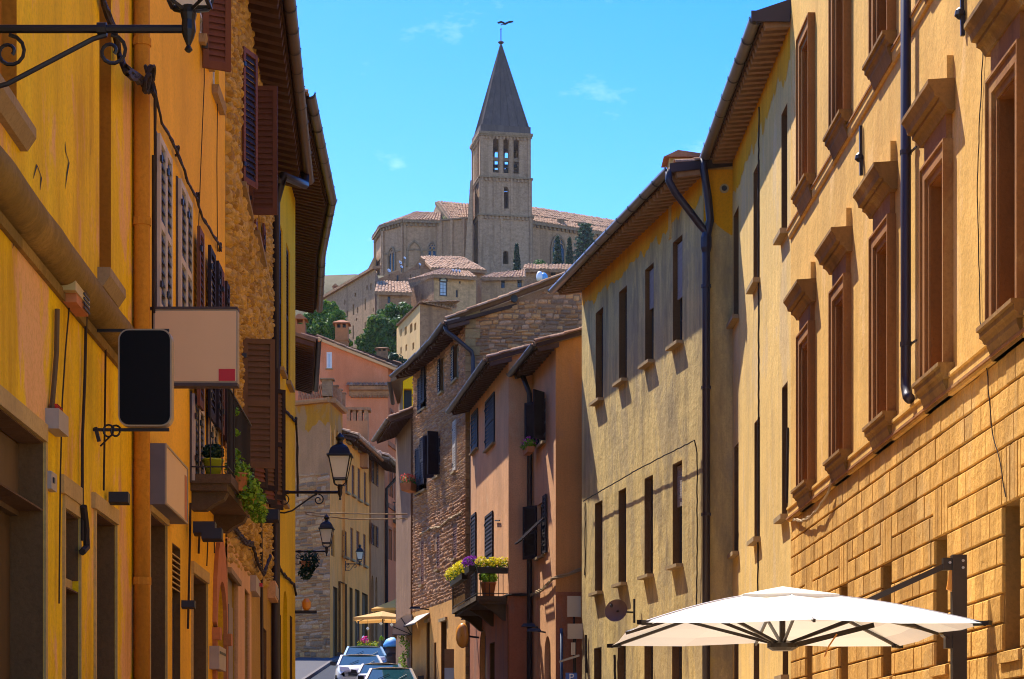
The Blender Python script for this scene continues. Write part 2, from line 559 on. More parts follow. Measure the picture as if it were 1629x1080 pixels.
M['tile_red'] = tile_mat('red_clay_tiles', (0.34, 0.13, 0.06), (0.46, 0.20, 0.09), (0.24, 0.12, 0.075), 4)
M['tile_piece'] = stones_mat('single_roof_tiles', [(0.42, 0.21, 0.10), (0.52, 0.30, 0.16), (0.34, 0.17, 0.09), (0.47, 0.27, 0.16)], island=False, bump=0.3)
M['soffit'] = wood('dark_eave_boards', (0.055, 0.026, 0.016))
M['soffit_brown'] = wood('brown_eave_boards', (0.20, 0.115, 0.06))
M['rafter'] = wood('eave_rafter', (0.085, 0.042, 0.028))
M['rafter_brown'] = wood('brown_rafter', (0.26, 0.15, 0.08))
M['copper'] = simple('brown_gutter', (0.15, 0.095, 0.065), 0.38, 0.55, 0.25)
M['gutter_grey'] = simple('grey_gutter', (0.22, 0.175, 0.14), 0.35, 0.6, 0.2)
M['pipe_dark'] = simple('dark_downpipe', (0.035, 0.024, 0.028), 0.45, 0.3)
M['pipe_ochre'] = plaster('painted_pipe', (0.62, 0.25, 0.02), stain=(0.25, 0.09, 0.01), stain_amt=0.6, streak=0.4)
M['iron'] = simple('black_iron', (0.016, 0.012, 0.011), 0.45, 0.3)
M['black'] = simple('black_paint', (0.010, 0.009, 0.009), 0.5)
M['shutter_brown'] = wood('brown_shutter', (0.15, 0.052, 0.022))
M['shutter_dark'] = wood('dark_shutter', (0.024, 0.014, 0.014))
M['shutter_tan'] = wood('tan_shutter', (0.15, 0.075, 0.03))
M['shutter_grey'] = wood('grey_shutter', (0.50, 0.40, 0.28))
M['shutter_louvre'] = wood('shutter_louvre_dark', (0.03, 0.018, 0.012))
M['frame_white'] = simple('white_window_frame', (0.62, 0.58, 0.52), 0.5)
M['frame_dark'] = simple('dark_window_frame', (0.05, 0.03, 0.02), 0.6)
M['pane'] = glassy('window_pane', (0.012, 0.012, 0.012))
M['pane_blue'] = glassy('pale_pane', (0.42, 0.48, 0.52), 0.25)
M['blind'] = simple('grey_blind', (0.32, 0.26, 0.2), 0.7)
M['door_dark'] = wood('dark_door', (0.085, 0.045, 0.014))
M['door_brown'] = wood('brown_door', (0.13, 0.075, 0.03))
M['door_grey'] = simple('grey_door', (0.22, 0.16, 0.12), 0.6)
M['jamb'] = plaster('jamb_plaster', (0.42, 0.15, 0.01), stain=(0.2, 0.07, 0.01))
M['sign_black'] = shiny0(simple('sign_black_face', (0.006, 0.006, 0.006), 0.5, var=0.05))
M['sign_beige'] = simple('sign_beige_face', (0.680, 0.428, 0.194), 0.5, var=0.06, scale=2.5)
M['sign_red'] = simple('sign_red_face', (0.45, 0.006, 0.01), 0.5, var=0.05)
M['sign_frame'] = simple('sign_frame', (0.34, 0.25, 0.14), 0.45, 0.2)
M['sign_grey'] = simple('sign_box_side', (0.12, 0.10, 0.085), 0.6)
M['plate_grey'] = simple('road_sign_back', (0.433, 0.338, 0.216), 0.5, 0.2, var=0.06)
M['plastic_cream'] = simple('cream_plastic', (0.50, 0.36, 0.12), 0.5)
M['plastic_grey'] = simple('grey_plastic', (0.36, 0.28, 0.19), 0.55)
M['red_lens'] = glassy('red_lens', (0.45, 0.01, 0.01), 0.2)
M['amber'] = glassy('amber_lens', (0.75, 0.28, 0.03), 0.35)
M['lamp_glass'] = leafy('milky_lamp_glass', (0.82, 0.74, 0.62), (0.82, 0.74, 0.62), 0.5)
M['cable'] = simple('old_cable', (0.035, 0.022, 0.014), 0.7)
M['cable_pale'] = simple('pale_cable', (0.34, 0.22, 0.10), 0.7)
M['canvas'] = leafy('white_canvas', (0.80, 0.72, 0.60), (0.80, 0.72, 0.60), 0.2)
M['reveal'] = plaster('shaded_reveal', (0.15, 0.075, 0.026), stain=(0.07, 0.035, 0.014), patch=(0.20, 0.11, 0.05))  # brown jambs with the shade of the opening put into the colour
M['lining'] = plaster('red_brown_lining', (0.308, 0.099, 0.016), stain=(0.103, 0.037, 0.010), stain_amt=0.7)
M['canvas_tan'] = leafy('tan_canvas', (0.66, 0.36, 0.10), (0.66, 0.36, 0.10), 0.4)
M['canvas_orange'] = leafy('orange_canvas', (0.78, 0.36, 0.06), (0.78, 0.36, 0.06), 0.45)
M['canvas_grey'] = simple('grey_awning', (0.46, 0.38, 0.30), 0.85, var=0.1)
M['parasol_metal'] = simple('bronze_aluminium', (0.045, 0.032, 0.022), 0.38, 0.5)
M['dish'] = simple('rusty_dish', (0.16, 0.085, 0.05), 0.55, 0.1, 0.3)
M['asphalt'] = simple('asphalt', (0.03, 0.034, 0.045), 0.9, var=0.25, scale=9, bump=0.4)
M['paving_bounce'] = simple('pale_bounce_paving', (0.46, 0.34, 0.21), 0.9, var=0.15, scale=3, bump=0.3)  # invented pale ground, chosen to reflect warm sun
M['paving'] = simple('grey_paving', (0.085, 0.078, 0.078), 0.9, var=0.2, scale=4, bump=0.4)
M['earth'] = plaster('earth', (0.14, 0.11, 0.055), patch=(0.06, 0.08, 0.025), patch_amt=0.7)
M['leaf_mid'] = leafy('mid_leaves', (0.035, 0.085, 0.012), (0.16, 0.22, 0.02))
M['leaf_bright'] = leafy('bright_leaves', (0.05, 0.12, 0.012), (0.24, 0.30, 0.02))
M['leaf_dark'] = leafy('dark_leaves', (0.012, 0.036, 0.016), (0.035, 0.075, 0.025))
M['leaf_cedar'] = leafy('cedar_needles', (0.03, 0.07, 0.04), (0.06, 0.12, 0.05))
M['leaf_lime'] = leafy('lime_leaves', (0.14, 0.26, 0.015), (0.36, 0.46, 0.03))
M['petal_yellow'] = leafy('yellow_petals', (0.62, 0.50, 0.01), (0.85, 0.75, 0.05))
M['petal_purple'] = leafy('purple_petals', (0.22, 0.03, 0.34), (0.42, 0.08, 0.5))
M['petal_pink'] = leafy('pink_petals', (0.55, 0.05, 0.28), (0.7, 0.2, 0.4))
M['petal_red'] = leafy('red_petals', (0.55, 0.05, 0.03), (0.7, 0.2, 0.1))
M['bark'] = wood('bark', (0.09, 0.06, 0.04))
M['pot_lime'] = simple('lime_pot', (0.40, 0.46, 0.02), 0.45, var=0.08)
M['car_white'] = simple('white_car_paint', (0.72, 0.68, 0.62), 0.3, var=0.03, coat=1.0)
M['car_silver'] = simple('silver_car_paint', (0.42, 0.40, 0.37), 0.3, 0.55, 0.03, coat=1.0)
M['car_beige'] = simple('beige_car_paint', (0.50, 0.42, 0.33), 0.3, 0.4, 0.03, coat=1.0)
M['car_blue'] = simple('blue_car_paint', (0.20, 0.38, 0.52), 0.3, 0.1, 0.03, coat=1.0)
M['car_glass'] = glassy('car_glass', (0.012, 0.05, 0.065), 0.03)
M['tyre'] = simple('tyre', (0.015, 0.015, 0.015), 0.9)
M['rim'] = simple('wheel_rim', (0.4, 0.4, 0.4), 0.35, 0.8)
M['headlight'] = glassy('headlight', (0.75, 0.75, 0.75), 0.1)
M['barrel'] = wood('barrel_wood', (0.10, 0.05, 0.03))
M['blue_cover'] = simple('blue_cover', (0.10, 0.34, 0.62), 0.5)
M['bunting'] = leafy('bright_rosettes', (0.75, 0.05, 0.25), (0.1, 0.6, 0.7))
M['bird'] = simple('bird_feathers', (0.02, 0.018, 0.016), 0.8)
M['blue_pipe'] = simple('blue_pipe', (0.05, 0.08, 0.14), 0.5)
M['blue_sign'] = simple('blue_sign', (0.02, 0.08, 0.35), 0.4, var=0.03)
M['sign_white'] = simple('sign_white', (0.75, 0.75, 0.75), 0.4, var=0.03)
M['poster'] = simple('pale_blue_poster', (0.45, 0.60, 0.65), 0.4, var=0.1)
# ------------------------------------------------------------------ builders
def wall_sheet(mb, W, u0, u1, z0, z1, ops=(), reveal=0.22):
    """the face of a wall with real openings (u0, u1, z0, z1[, arch rise]) and their reveals"""
    ops = [o if len(o) > 4 else (*o, 0.0) for o in ops]
    us = sorted({u0, u1, *[min(max(o[0], u0), u1) for o in ops], *[min(max(o[1], u0), u1) for o in ops]})
    zs = sorted({z0, z1, *[min(max(o[2], z0), z1) for o in ops], *[min(max(o[3], z0), z1) for o in ops]})
    for a, b in zip(us, us[1:]):
        run = None
        for c, d in zip(zs, zs[1:]):
            mu, mz = (a + b) / 2, (c + d) / 2
            hole = any(o[0] < mu < o[1] and o[2] < mz < o[3] for o in ops)
            if hole:
                if run: mb.quad(W.P(a, run[0]), W.P(b, run[0]), W.P(b, run[1]), W.P(a, run[1]))
                run = None
            else:
                run = (run[0], d) if run else (c, d)
        if run: mb.quad(W.P(a, run[0]), W.P(b, run[0]), W.P(b, run[1]), W.P(a, run[1]))
    for a, b, c, d, rise in ops:
        r = -reveal
        mb.quad(W.P(a, c), W.P(a, d - rise), W.P(a, d - rise, r), W.P(a, c, r))
        mb.quad(W.P(b, c), W.P(b, d - rise), W.P(b, d - rise, r), W.P(b, c, r))
        mb.quad(W.P(a, c), W.P(b, c), W.P(b, c, r), W.P(a, c, r))
        if not rise:
            mb.quad(W.P(a, d), W.P(b, d), W.P(b, d, r), W.P(a, d, r))
        else:
            n = 12
            pts = arc_pts(a, b, d, rise, n)
            for i in range(n):
                (ua, za), (ub, zb) = pts[i], pts[i + 1]
                mb.quad(W.P(ua, za), W.P(ub, zb), W.P(ub, d), W.P(ua, d))
                mb.quad(W.P(ua, za), W.P(ub, zb), W.P(ub, zb, r), W.P(ua, za, r))
    return mb

def arc_pts(a, b, top, rise, n, pointed=False):
    pts = []
    for i in range(n + 1):
        t = i / n
        u = a + (b - a) * t
        x = 2 * t - 1
        if pointed:
            h = math.sqrt(max(0.0, 1 - ((abs(x) + 1) / 2) ** 2)) / math.sqrt(0.75)
        else:
            h = math.sqrt(max(0.0, 1 - x * x))
        pts.append((u, top - rise + rise * h))
    return pts

def window(W, op, parent, depth=0.2, frame='frame_dark', pane='pane', bars=(1, 2), fw=0.06, name='window'):
    a, b, c, d = op[:4]
    mb = MB()
    o0, o1 = -depth, -depth + 0.05
    mb.wbox(W, a, a + fw, c, d, o0, o1); mb.wbox(W, b - fw, b, c, d, o0, o1)
    mb.wbox(W, a + fw, b - fw, c, c + fw, o0, o1); mb.wbox(W, a + fw, b - fw, d - fw, d, o0, o1)
    for i in range(bars[0]):
        m = a + (b - a) * (i + 1) / (bars[0] + 1)
        mb.wbox(W, m - 0.025, m + 0.025, c + fw, d - fw, o0, o1 - 0.005)
    for i in range(bars[1]):
        m = c + (d - c) * (i + 1) / (bars[1] + 1)
        mb.wbox(W, a + fw, b - fw, m - 0.018, m + 0.018, o0, o1 - 0.01)
    w = part(mb, name, M[frame], parent)
    p = MB().quad(W.P(a, c, o0 + 0.012), W.P(b, c, o0 + 0.012), W.P(b, d, o0 + 0.012), W.P(a, d, o0 + 0.012))
    part(p, 'pane', M[pane], w)
    return w

def lining(W, op, parent, depth=0.2, mat='reveal', name='reveal'):
    """thin facing added to the sides and head of an opening to recolour it"""
    a, b, c, d = op[:4]
    e = 0.012
    mb = MB().wbox(W, a, a + e, c, d, -depth, -0.002).wbox(W, b - e, b, c, d, -depth, -0.002).wbox(W, a + e, b - e, d - e, d, -depth, -0.002)
    return part(mb, name, M[mat], parent)

def door(W, op, parent, mat='door_dark', depth=0.25, panels=3, name='door'):
    a, b, c, d = op[:4]
    mb = MB().wbox(W, a, b, c, d, -depth - 0.05, -depth)
    w = (b - a)
    n = 2 if w > 1.1 else 1
    h = d - c
    for i in range(n):
        for j in range(panels):
            u0 = a + w * (i + 0.12) / n; u1 = a + w * (i + 0.88) / n
            z0 = c + h * (j + 0.08) / panels; z1 = c + h * (j + 0.92) / panels
            mb.wbox(W, u0, u1, z0, z1, -depth, -depth + 0.018)
    dd = part(mb, name, M[mat], parent)
    if len(op) < 5 and not 0.04 < depth < 0.06: lining(W, op, parent, depth)
    k = MB().wbox(W, a + w * 0.46, a + w * 0.46 + 0.05, c + 1.0, c + 1.14, -depth, -depth + 0.06)
    part(k, 'handle', M['iron'], dd)
    return dd

def sill(W, a, b, z, parent, mat='sill', out=0.10, h=0.07, over=0.06):
    return part(MB().wbox(W, a - over, b + over, z - h, z, -0.02, out), 'sill', M[mat], parent)

def shutter(parent, hinge, direc, w, z0, z1, mat, slat_mat=None, pitch=0.07, indiv=True, th=0.035, rail=0.07, mid=True, name='shutter'):
    """louvred leaf standing at plan point hinge and running w along the plan direction"""
    d = Vector((direc[0], direc[1])).normalized()
    W2 = Wall.__new__(Wall)
    W2.p0 = Vector((hinge[0], hinge[1])); W2.p1 = W2.p0 + d * w; W2.L = w; W2.d = d
    W2.n = Vector((d.y, -d.x))
    mb = MB()
    mb.wbox(W2, 0, rail, z0, z1, 0, th); mb.wbox(W2, w - rail, w, z0, z1, 0, th)
    zm = (z0 + z1) / 2
    rails = [(z0, z0 + rail * 1.3), (z1 - rail, z1)]
    if mid and z1 - z0 > 1.3:
        rails.insert(1, (zm - rail * 0.6, zm + rail * 0.6))
    for a, b in rails:
        mb.wbox(W2, rail, w - rail, a, b, 0.002, th - 0.002)
    sh = part(mb, name, M[mat], parent)
    sm = M[slat_mat or mat]
    span = []
    for (a, b), (c, e) in zip(rails, rails[1:]):
        n = max(2, int((c - b) / pitch))
        for i in range(n):
            span.append(b + (c - b) * (i + 0.5) / n)
    def slat_mb(zc):
        m = MB()
        u0, u1 = rail, w - rail
        h = pitch * 0.62
        m.hexa([W2.P(u0, zc - h, th * 0.95), W2.P(u1, zc - h, th * 0.95), W2.P(u1, zc + h - 0.008, 0.0), W2.P(u0, zc + h - 0.008, 0.0),
                W2.P(u0, zc - h + 0.008, th * 0.95), W2.P(u1, zc - h + 0.008, th * 0.95), W2.P(u1, zc + h, 0.0), W2.P(u0, zc + h, 0.0)])
        return m
    if indiv:
        base = W2.P(0, 0)
        m0 = slat_mb(0.0)
        me = mesh_of(m0, 'slat', sm, base)
        for zc in span:
            inst(me, 'slat', sh, Vector((base.x, base.y, zc)))
    else:
        m = MB()
        for zc in span:
            s = slat_mb(zc)
            m.add(s.v, s.f)
        part(m, 'slats', sm, sh, kind='stuff')
    hb = MB()
    for zz in (z0 + 0.25, z1 - 0.25):
        hb.wbox(W2, -0.02, 0.05, zz - 0.03, zz + 0.03, th, th + 0.02)
    part(hb, 'hinge', M['iron'], sh)
    return sh

def wall_shutter(W, u0, u1, z0, z1, parent, mat, slat_mat=None, o=0.025, indiv=False, pitch=0.075, **kw):
    """leaf folded back flat on the wall (or closed over its window)"""
    if Vector((W.d.y, -W.d.x)).dot(W.n) > 0:
        p = W.P(u0, 0, o); d = W.d
    else:
        p = W.P(u1, 0, o); d = -W.d
    return shutter(parent, (p.x, p.y), d, u1 - u0, z0, z1, mat, slat_mat, pitch, indiv, **kw)

def gutter_mb(mb, pts, r=0.075):
    """open half-round gutter along a list of points"""
    pts = [Vector(p) for p in pts]
    seg = 8
    base = len(mb.v)
    for i, p in enumerate(pts):
        d = pts[min(i + 1, len(pts) - 1)] - pts[max(i - 1, 0)]
        d.z = 0
        d.normalize()
        s = Vector((d.y, -d.x, 0))
        for rr in (r, r * 0.9):
            for j in range(seg + 1):
                t = math.pi * j / seg
                mb.v.append(tuple(p + s * math.cos(t) * rr - Vector((0, 0, 1)) * math.sin(t) * rr))
    n2 = 2 * (seg + 1)
    for i in range(len(pts) - 1):
        for k in (0, seg + 1):
            for j in range(seg):
                a = base + i * n2 + k + j
                mb.f.append((a, a + 1, a + n2 + 1, a + n2))
        for j in (0, seg):
            a = base + i * n2 + j
            mb.f.append((a, a + seg + 1, a + n2 + seg + 1, a + n2))
    return mb

def lerp(a, b, t): return a + (b - a) * t

HALF_TILE = None
def half_tile_mesh():
    """a single barrel tile, 1 long (y), about 1 wide; origin at its low end"""
    global HALF_TILE
    if HALF_TILE is None:
        mb = MB()
        n = 6
        for y, w in ((0.0, 0.5), (1.0, 0.4)):
            for k in (1.0, 0.8):
                for j in range(n + 1):
                    t = math.pi * j / n
                    mb.v.append((math.cos(t) * w * k, y, math.sin(t) * w * k * 0.8))
        m = n + 1
        for j in range(n):
            mb.f.append((j, j + 1, 2 * m + j + 1, 2 * m + j))
            mb.f.append((m + j + 1, m + j, 3 * m + j, 3 * m + j + 1))
            mb.f.append((j + 1, j, m + j, m + j + 1))
            mb.f.append((2 * m + j, 2 * m + j + 1, 3 * m + j + 1, 3 * m + j))
        HALF_TILE = mesh_of(mb, 'tile', M['tile_piece'])
    return HALF_TILE

def eave(parent, W, u0, u1, zw, zg, over, back=6.0, pitch=0.33, mat='soffit', rmat='rafter', spacing=0.42, gut='copper', r=0.085, tiles=True,
         rafter=(0.09, 0.12), gut_u=None, joints=True):
    """overhanging tiled roof: slab, boarding, single rafters, a row of tile ends and a gutter with its joints"""
    zb = zg + pitch * (over + back)
    mb = MB()
    t = 0.10
    P = W.P
    mb.hexa([P(u0, zg, over), P(u1, zg, over), P(u1, zb, -back), P(u0, zb, -back),
             P(u0, zg + t, over), P(u1, zg + t, over), P(u1, zb + t, -back), P(u0, zb + t, -back)])
    roof = part(mb, 'roof', M[mat], parent)
    n = max(2, int((u1 - u0) / spacing))
    rw, rh = rafter
    u = u0 + 0.05
    base = P(u, 0, 0)
    m = MB()
    z_in = zg + pitch * over
    m.hexa([P(u, zg - rh + 0.02, over - 0.06), P(u + rw, zg - rh + 0.02, over - 0.06), P(u + rw, z_in - rh, -0.05), P(u, z_in - rh, -0.05),
            P(u, zg + 0.0, over - 0.03), P(u + rw, zg + 0.0, over - 0.03), P(u + rw, z_in + 0.0, -0.05), P(u, z_in + 0.0, -0.05)])
    me = mesh_of(m, 'rafter', M[rmat], base)
    for i in range(n + 1):
        q = P(u0 + 0.05 + (u1 - u0 - 0.1 - rw) * i / n, 0, 0)
        inst(me, 'rafter', roof, q)
    if tiles:
        nt = int((u1 - u0) / 0.23)
        ang = math.atan2(-W.n.x, W.n.y)
        for i in range(nt):
            q = P(u0 + (u1 - u0) * (i + 0.5) / nt, zg + t - 0.02, over + 0.05)
            inst(half_tile_mesh(), 'tile', roof, q, (-math.atan(pitch) * -1, 0, ang + math.pi), (0.2, 0.5, 0.2))
    g0, g1 = gut_u or (u0, u1)
    gm = gutter_mb(MB(), [P(g0, zg + 0.08, over + r), P(lerp(g0, g1, .5), zg + 0.06, over + r), P(g1, zg + 0.04, over + r)], r)
    g = part(gm, 'gutter', M[gut], parent, smooth=True)
    if joints:
        k = int(abs(g1 - g0) / 0.9)
        jm = gutter_mb(MB(), [P(g0, zg + 0.065, over + r), P(g0 + 0.05, zg + 0.065, over + r)], r + 0.012)
        me = mesh_of(jm, 'bracket', M['pipe_dark'], P(g0, 0, 0))
        for i in range(k + 1): inst(me, 'bracket', g, P(g0 + (g1 - g0) * i / max(1, k), 0, 0))
    return roof

def verge(parent, a, b, mat=None, n=None, w=0.2):
    """barrel tiles laid up a gable edge, one by one"""
    a = Vector(a); b = Vector(b)
    d = b - a
    L = d.length
    n = n or max(3, int(L / 0.34))
    ang = math.atan2(-d.x, d.y)
    el = math.asin(d.z / L)
    for i in range(n):
        p = a + d * (i / n) + Vector((0, 0, random.uniform(-0.012, 0.012)))
        inst(half_tile_mesh(), 'tile', parent, p, (el + random.uniform(-0.03, 0.03), random.uniform(-0.06, 0.06), ang + random.uniform(-0.05, 0.05)), (w, L / n * 1.14, w))

def tile_roof(mb, A, B, C, D, pitch=0.30, row=0.45, jit=0.03, h=0.10):
    """barrel-tiled slope: A-B along the eaves, D-C along the ridge"""
    A, B, C, D = map(Vector, (A, B, C, D))
    wE = max((B - A).length, (C - D).length)
    n = max(2, int(wE / pitch))
    m = max(2, int(((D - A).length + (C - B).length) / 2 / row))
    nrm = (B - A).cross(D - A)
    if nrm.length < 1e-6: nrm = (B - A).cross(C - A)
    nrm.normalize()
    if nrm.z < 0: nrm = -nrm
    for i in range(n):
        s0, s1 = i / n, (i + 1) / n
        k = random.uniform(-jit, jit)
        for j in range(m):
            t0, t1 = j / m, min(1.0, (j + 1.12) / m)
            k2 = random.uniform(-jit, jit) * 0.7
            rows = []
            for t, lift in ((t0, h * 0.35 + k2), (t1, k2)):
                e0 = A.lerp(D, t); e1 = B.lerp(C, t)
                p0 = e0.lerp(e1, s0); p1 = e0.lerp(e1, s1)
                rows.append([p0 + nrm * (lift * 0.4), p0.lerp(p1, 0.22) + nrm * (h * 0.8 + lift + k), p0.lerp(p1, 0.5) + nrm * (h + lift + k), p0.lerp(p1, 0.78) + nrm * (h * 0.8 + lift + k), p1 + nrm * (lift * 0.4)])
            b = len(mb.v)
            mb.v += [tuple(p) for r_ in rows for p in r_]
            for q in range(4):
                mb.f.append((b + q, b + q + 1, b + 5 + q + 1, b + 5 + q))
            mb.f.append((b, b + 4, b + 3, b + 2, b + 1))
    return mb

def slab_mb(A, B, C, D, t=0.2, mb=None):
    q = [Vector(p) for p in (A, B, C, D)]
    return (mb or MB()).hexa([p - Vector((0, 0, t)) for p in q] + [p - Vector((0, 0, .02)) for p in q])

def gable_block(parent, W, u0, u1, z0, z1, back, mat, ops=(), reveal=0.2, sides=True):
    """plain body of a building: the street wall with its openings plus side, back and top faces"""
    mb = wall_sheet(MB(), W, u0, u1, z0, z1, ops, reveal)
    w = part(mb, 'wall', M[mat], parent)
    if sides:
        s = MB()
        P = W.P
        s.quad(P(u0, z0), P(u0, z0, -back), P(u0, z1, -back), P(u0, z1))
        s.quad(P(u1, z0), P(u1, z0, -back), P(u1, z1, -back), P(u1, z1))
        s.quad(P(u0, z0, -back), P(u1, z0, -back), P(u1, z1, -back), P(u0, z1, -back))
        s.quad(P(u0, z1), P(u1, z1), P(u1, z1, -back), P(u0, z1, -back))
        part(s, 'side_wall', M[mat], parent)
    return w

def stone_variant(seed):
    rnd = random.Random(seed)
    mb = MB()
    n = 4
    vs = []
    for i in range(n + 1):
        for j in range(n + 1):
            x = i / n - 0.5; z = j / n - 0.5
            ex = max(abs(x), abs(z)) * 2
            r = (abs(x) ** 4 + abs(z) ** 4) ** 0.25 * 2
            y = 1.0 - 0.75 * max(0.0, r - 0.45) / 0.55 + rnd.uniform(-0.13, 0.13)
            if ex > 0.99:
                y = 0.0
            sh = 0.94 if abs(x) * abs(z) > 0.2 else 1.0
            vs.append((x * sh + rnd.uniform(-0.035, 0.035), -y, z * sh + rnd.uniform(-0.035, 0.035)))
    fs = []
    for i in range(n):
        for j in range(n):
            a = i * (n + 1) + j
            fs.append((a, a + n + 1, a + n + 2, a + 1))
    return vs, fs

STONES = [stone_variant(i) for i in range(7)]

def rubble(parent, W, u0, u1, zlo, zhi, sw, sh, depth, mat_one, mat_many, limit=300, holes=(), gap=0.02, name='stone', want=None):
    """coursed rubble: real stones laid over the mortar; zlo and zhi are functions of u"""
    me_cache = None
    rnd = random.Random(int(u0 * 100) + int(sw * 1000))
    z = min(zlo(u0), zlo(u1))
    zmax = max(zhi(u0), zhi(u1), zhi((u0 + u1) / 2))
    todo = []
    while z < zmax:
        h = sh * rnd.choice((0.6, 0.75, 0.9, 1.0, 1.2, 1.5))
        u = u0 - rnd.uniform(0, sw * 0.5)
        while u < u1:
            w = sw * rnd.choice((0.5, 0.7, 0.9, 1.1, 1.4, 1.9))
            a, b = max(u, u0), min(u + w, u1)
            uc = (a + b) / 2
            hh = h * rnd.uniform(0.72, 1.22)
            zc = z + h / 2 + rnd.uniform(-0.22, 0.22) * h
            if b - a > sw * 0.3 and zlo(uc) < zc - hh * 0.35 and zc + hh * 0.4 < zhi(uc):
                if not any(o[0] - 0.02 < b and a < o[1] + 0.02 and o[2] - 0.02 < zc + hh / 2 and zc - hh / 2 < o[3] + 0.02 for o in holes):
                    todo.append((uc, zc, (b - a) - gap, hh - gap, depth * rnd.uniform(0.6, 1.3), rnd.randrange(7), rnd.uniform(-0.13, 0.13)))
            u += w
        z += h
    order = sorted(range(len(todo)), key=lambda i: -(want(todo[i]) if want else todo[i][2] * todo[i][3]))
    singles = set(order[:limit])
    many = MB()
    ang = math.atan2(-W.n.x, W.n.y) + math.pi
    meshes = {}
    for i, (uc, zc, w, h, dp, k, rot) in enumerate(todo):
        if i in singles:
            if k not in meshes:
                m = MB(); m.add(*STONES[k])
                meshes[k] = mesh_of(m, name, M[mat_one], smooth=True)
            inst(meshes[k], name, parent, W.P(uc, zc, 0.0), (0, rot, ang), (w, dp, h))
        else:
            vs, fs = STONES[k]
            many.add([W.P(uc + x * w, zc + zz * h, -y * dp) for x, y, zz in vs], fs)
    if many.v:
        part(many, name + 's', M[mat_many], parent, kind='stuff', smooth=True)

def leaves(mb, c, rad, n, size, squash=1.0, shell=0.55, rnd=random, flat=0.0):
    """leaf faces spread through an ellipsoid clump"""
    c = Vector(c)
    for _ in range(n):
        while True:
            v = Vector((rnd.uniform(-1, 1), rnd.uniform(-1, 1), rnd.uniform(-1, 1)))
            if 0.02 < v.length < 1: break
        v = v.normalized() * (shell + (1 - shell) * v.length)
        p = c + Vector((v.x * rad, v.y * rad, v.z * rad * squash))
        nrm = (v + Vector((rnd.uniform(-1, 1), rnd.uniform(-1, 1), rnd.uniform(-1, 1))) * 0.8).normalized()
        a = nrm.orthogonal().normalized()
        a = (Matrix.Rotation(rnd.uniform(0, 6.3), 3, nrm) @ a)
        b = nrm.cross(a)
        s = size * rnd.uniform(0.6, 1.3)
        mb.add([p - a * s * 0.5, p + b * s * 0.32, p + a * s * 0.6, p - b * s * 0.32], [(0, 1, 2, 3)])
    return mb
# ------------------------------------------------------------------ the ground
def sheet(name, rows, mat, dz, kind='structure'):
    """strip of ground: rows of (Y, x left, x right)"""
    mb = MB()
    out = []
    for (y0, a0, b0), (y1, a1, b1) in zip(rows, rows[1:]):
        n = max(1, int((y1 - y0) / 2))
        for i in range(n):
            t = i / n
            out.append((lerp(y0, y1, t), lerp(a0, a1, t), lerp(b0, b1, t)))
    out.append(rows[-1])
    for y, a, b in out:
        for k in range(5):
            x = lerp(a, b, k / 4)
            mb.v.append((x, y, gz(x, y) + dz))
    for i in range(len(out) - 1):
        for k in range(4):
            q = i * 5 + k
            mb.f.append((q, q + 1, q + 6, q + 5))
    return single(mb, name, M[mat], None, None, (0, 0, 0), kind=kind, smooth=True)

ys = [-200, -100, -40] + list(range(-20, 140, 4)) + list(range(140, 304, 4)) + [320, 360, 420, 520, 700]
xs = [-700, -350, -200, -140] + list(range(-100, 101, 10)) + [140, 200, 350, 700]
mb = MB()
for y in ys:
    for x in xs:
        mb.v.append((x, y, gz(x, y) - 0.02 + (mnoise.noise(Vector((x * .05, y * .05, 0))) * 1.5 if y > 130 else 0)))
for j in range(len(ys) - 1):
    for i in range(len(xs) - 1):
        q = j * len(xs) + i
        mb.f.append((q, q + 1, q + 1 + len(xs), q + len(xs)))
single(mb, 'ground', M['earth'], None, None, (0, 0, 0), kind='structure', smooth=True)
sheet('street_bounce', [(-40, -9, 9), (8, -8, 8), (12, -3.2, 4.7), (27, -3.6, 4.4), (40, -4.3, 4.1), (46, -4.6, 2.6)], 'paving_bounce', 0.006)  # unseen near street, made pale to bounce light onto the left walls
sheet('road', [(46, -4.6, 2.6), (56, -6.0, 0.2), (66, -8.3, -2.0), (75, -8.5, -3.2), (99, -8.7, -4.2), (118, -6.9, -1.5), (135, -5, 0)], 'asphalt', 0.006)
sheet('pavement', [(56, -9.5, -6.6), (66, -10.6, -8.2), (80, -10.6, -8.4), (99, -10.6, -8.6), (116, -8.4, -6.9), (130, -6.8, -5.4)], 'paving', 0.13)
kb = MB()
for (y0, x0), (y1, x1) in zip([(56, -6.6), (66, -8.2), (80, -8.4), (99, -8.6), (116, -6.9)], [(66, -8.2), (80, -8.4), (99, -8.6), (116, -6.9), (130, -5.4)]):
    a = Vector((x0, y0, gz(x0, y0))); b = Vector((x1, y1, gz(x1, y1)))
    kb.hexa([a + Vector((0, 0, -.2)), a + Vector((.15, 0, -.2)), b + Vector((.15, 0, -.2)), b + Vector((0, 0, -.2)), a + Vector((0, 0, .135)), a + Vector((.15, 0, .135)), b + Vector((.15, 0, .135)), b + Vector((0, 0, .135))])
single(kb, 'kerb', M['kerb'], None, None, (0, 0, 0), kind='structure')

# ------------------------------------------------------------------ left side of the street
KL = (715 - CX) / F
def lp(D, Y): return (-D + KL * Y, Y)
WA = Wall(lp(3.0, 9.0), lp(3.0, 19.72))              # near ochre house
WB = Wall(lp(2.9, 19.72), lp(2.9, 26.8))             # orange house
pc = Vector(lp(2.9, 26.8))
WC = Wall(pc, pc + Vector((-0.067, 1)) * 12.3)       # golden stone house
pd = WC.p1
WD = Wall(pd, pd + Vector((-0.0292, 1)) * 5.96)      # far yellow house

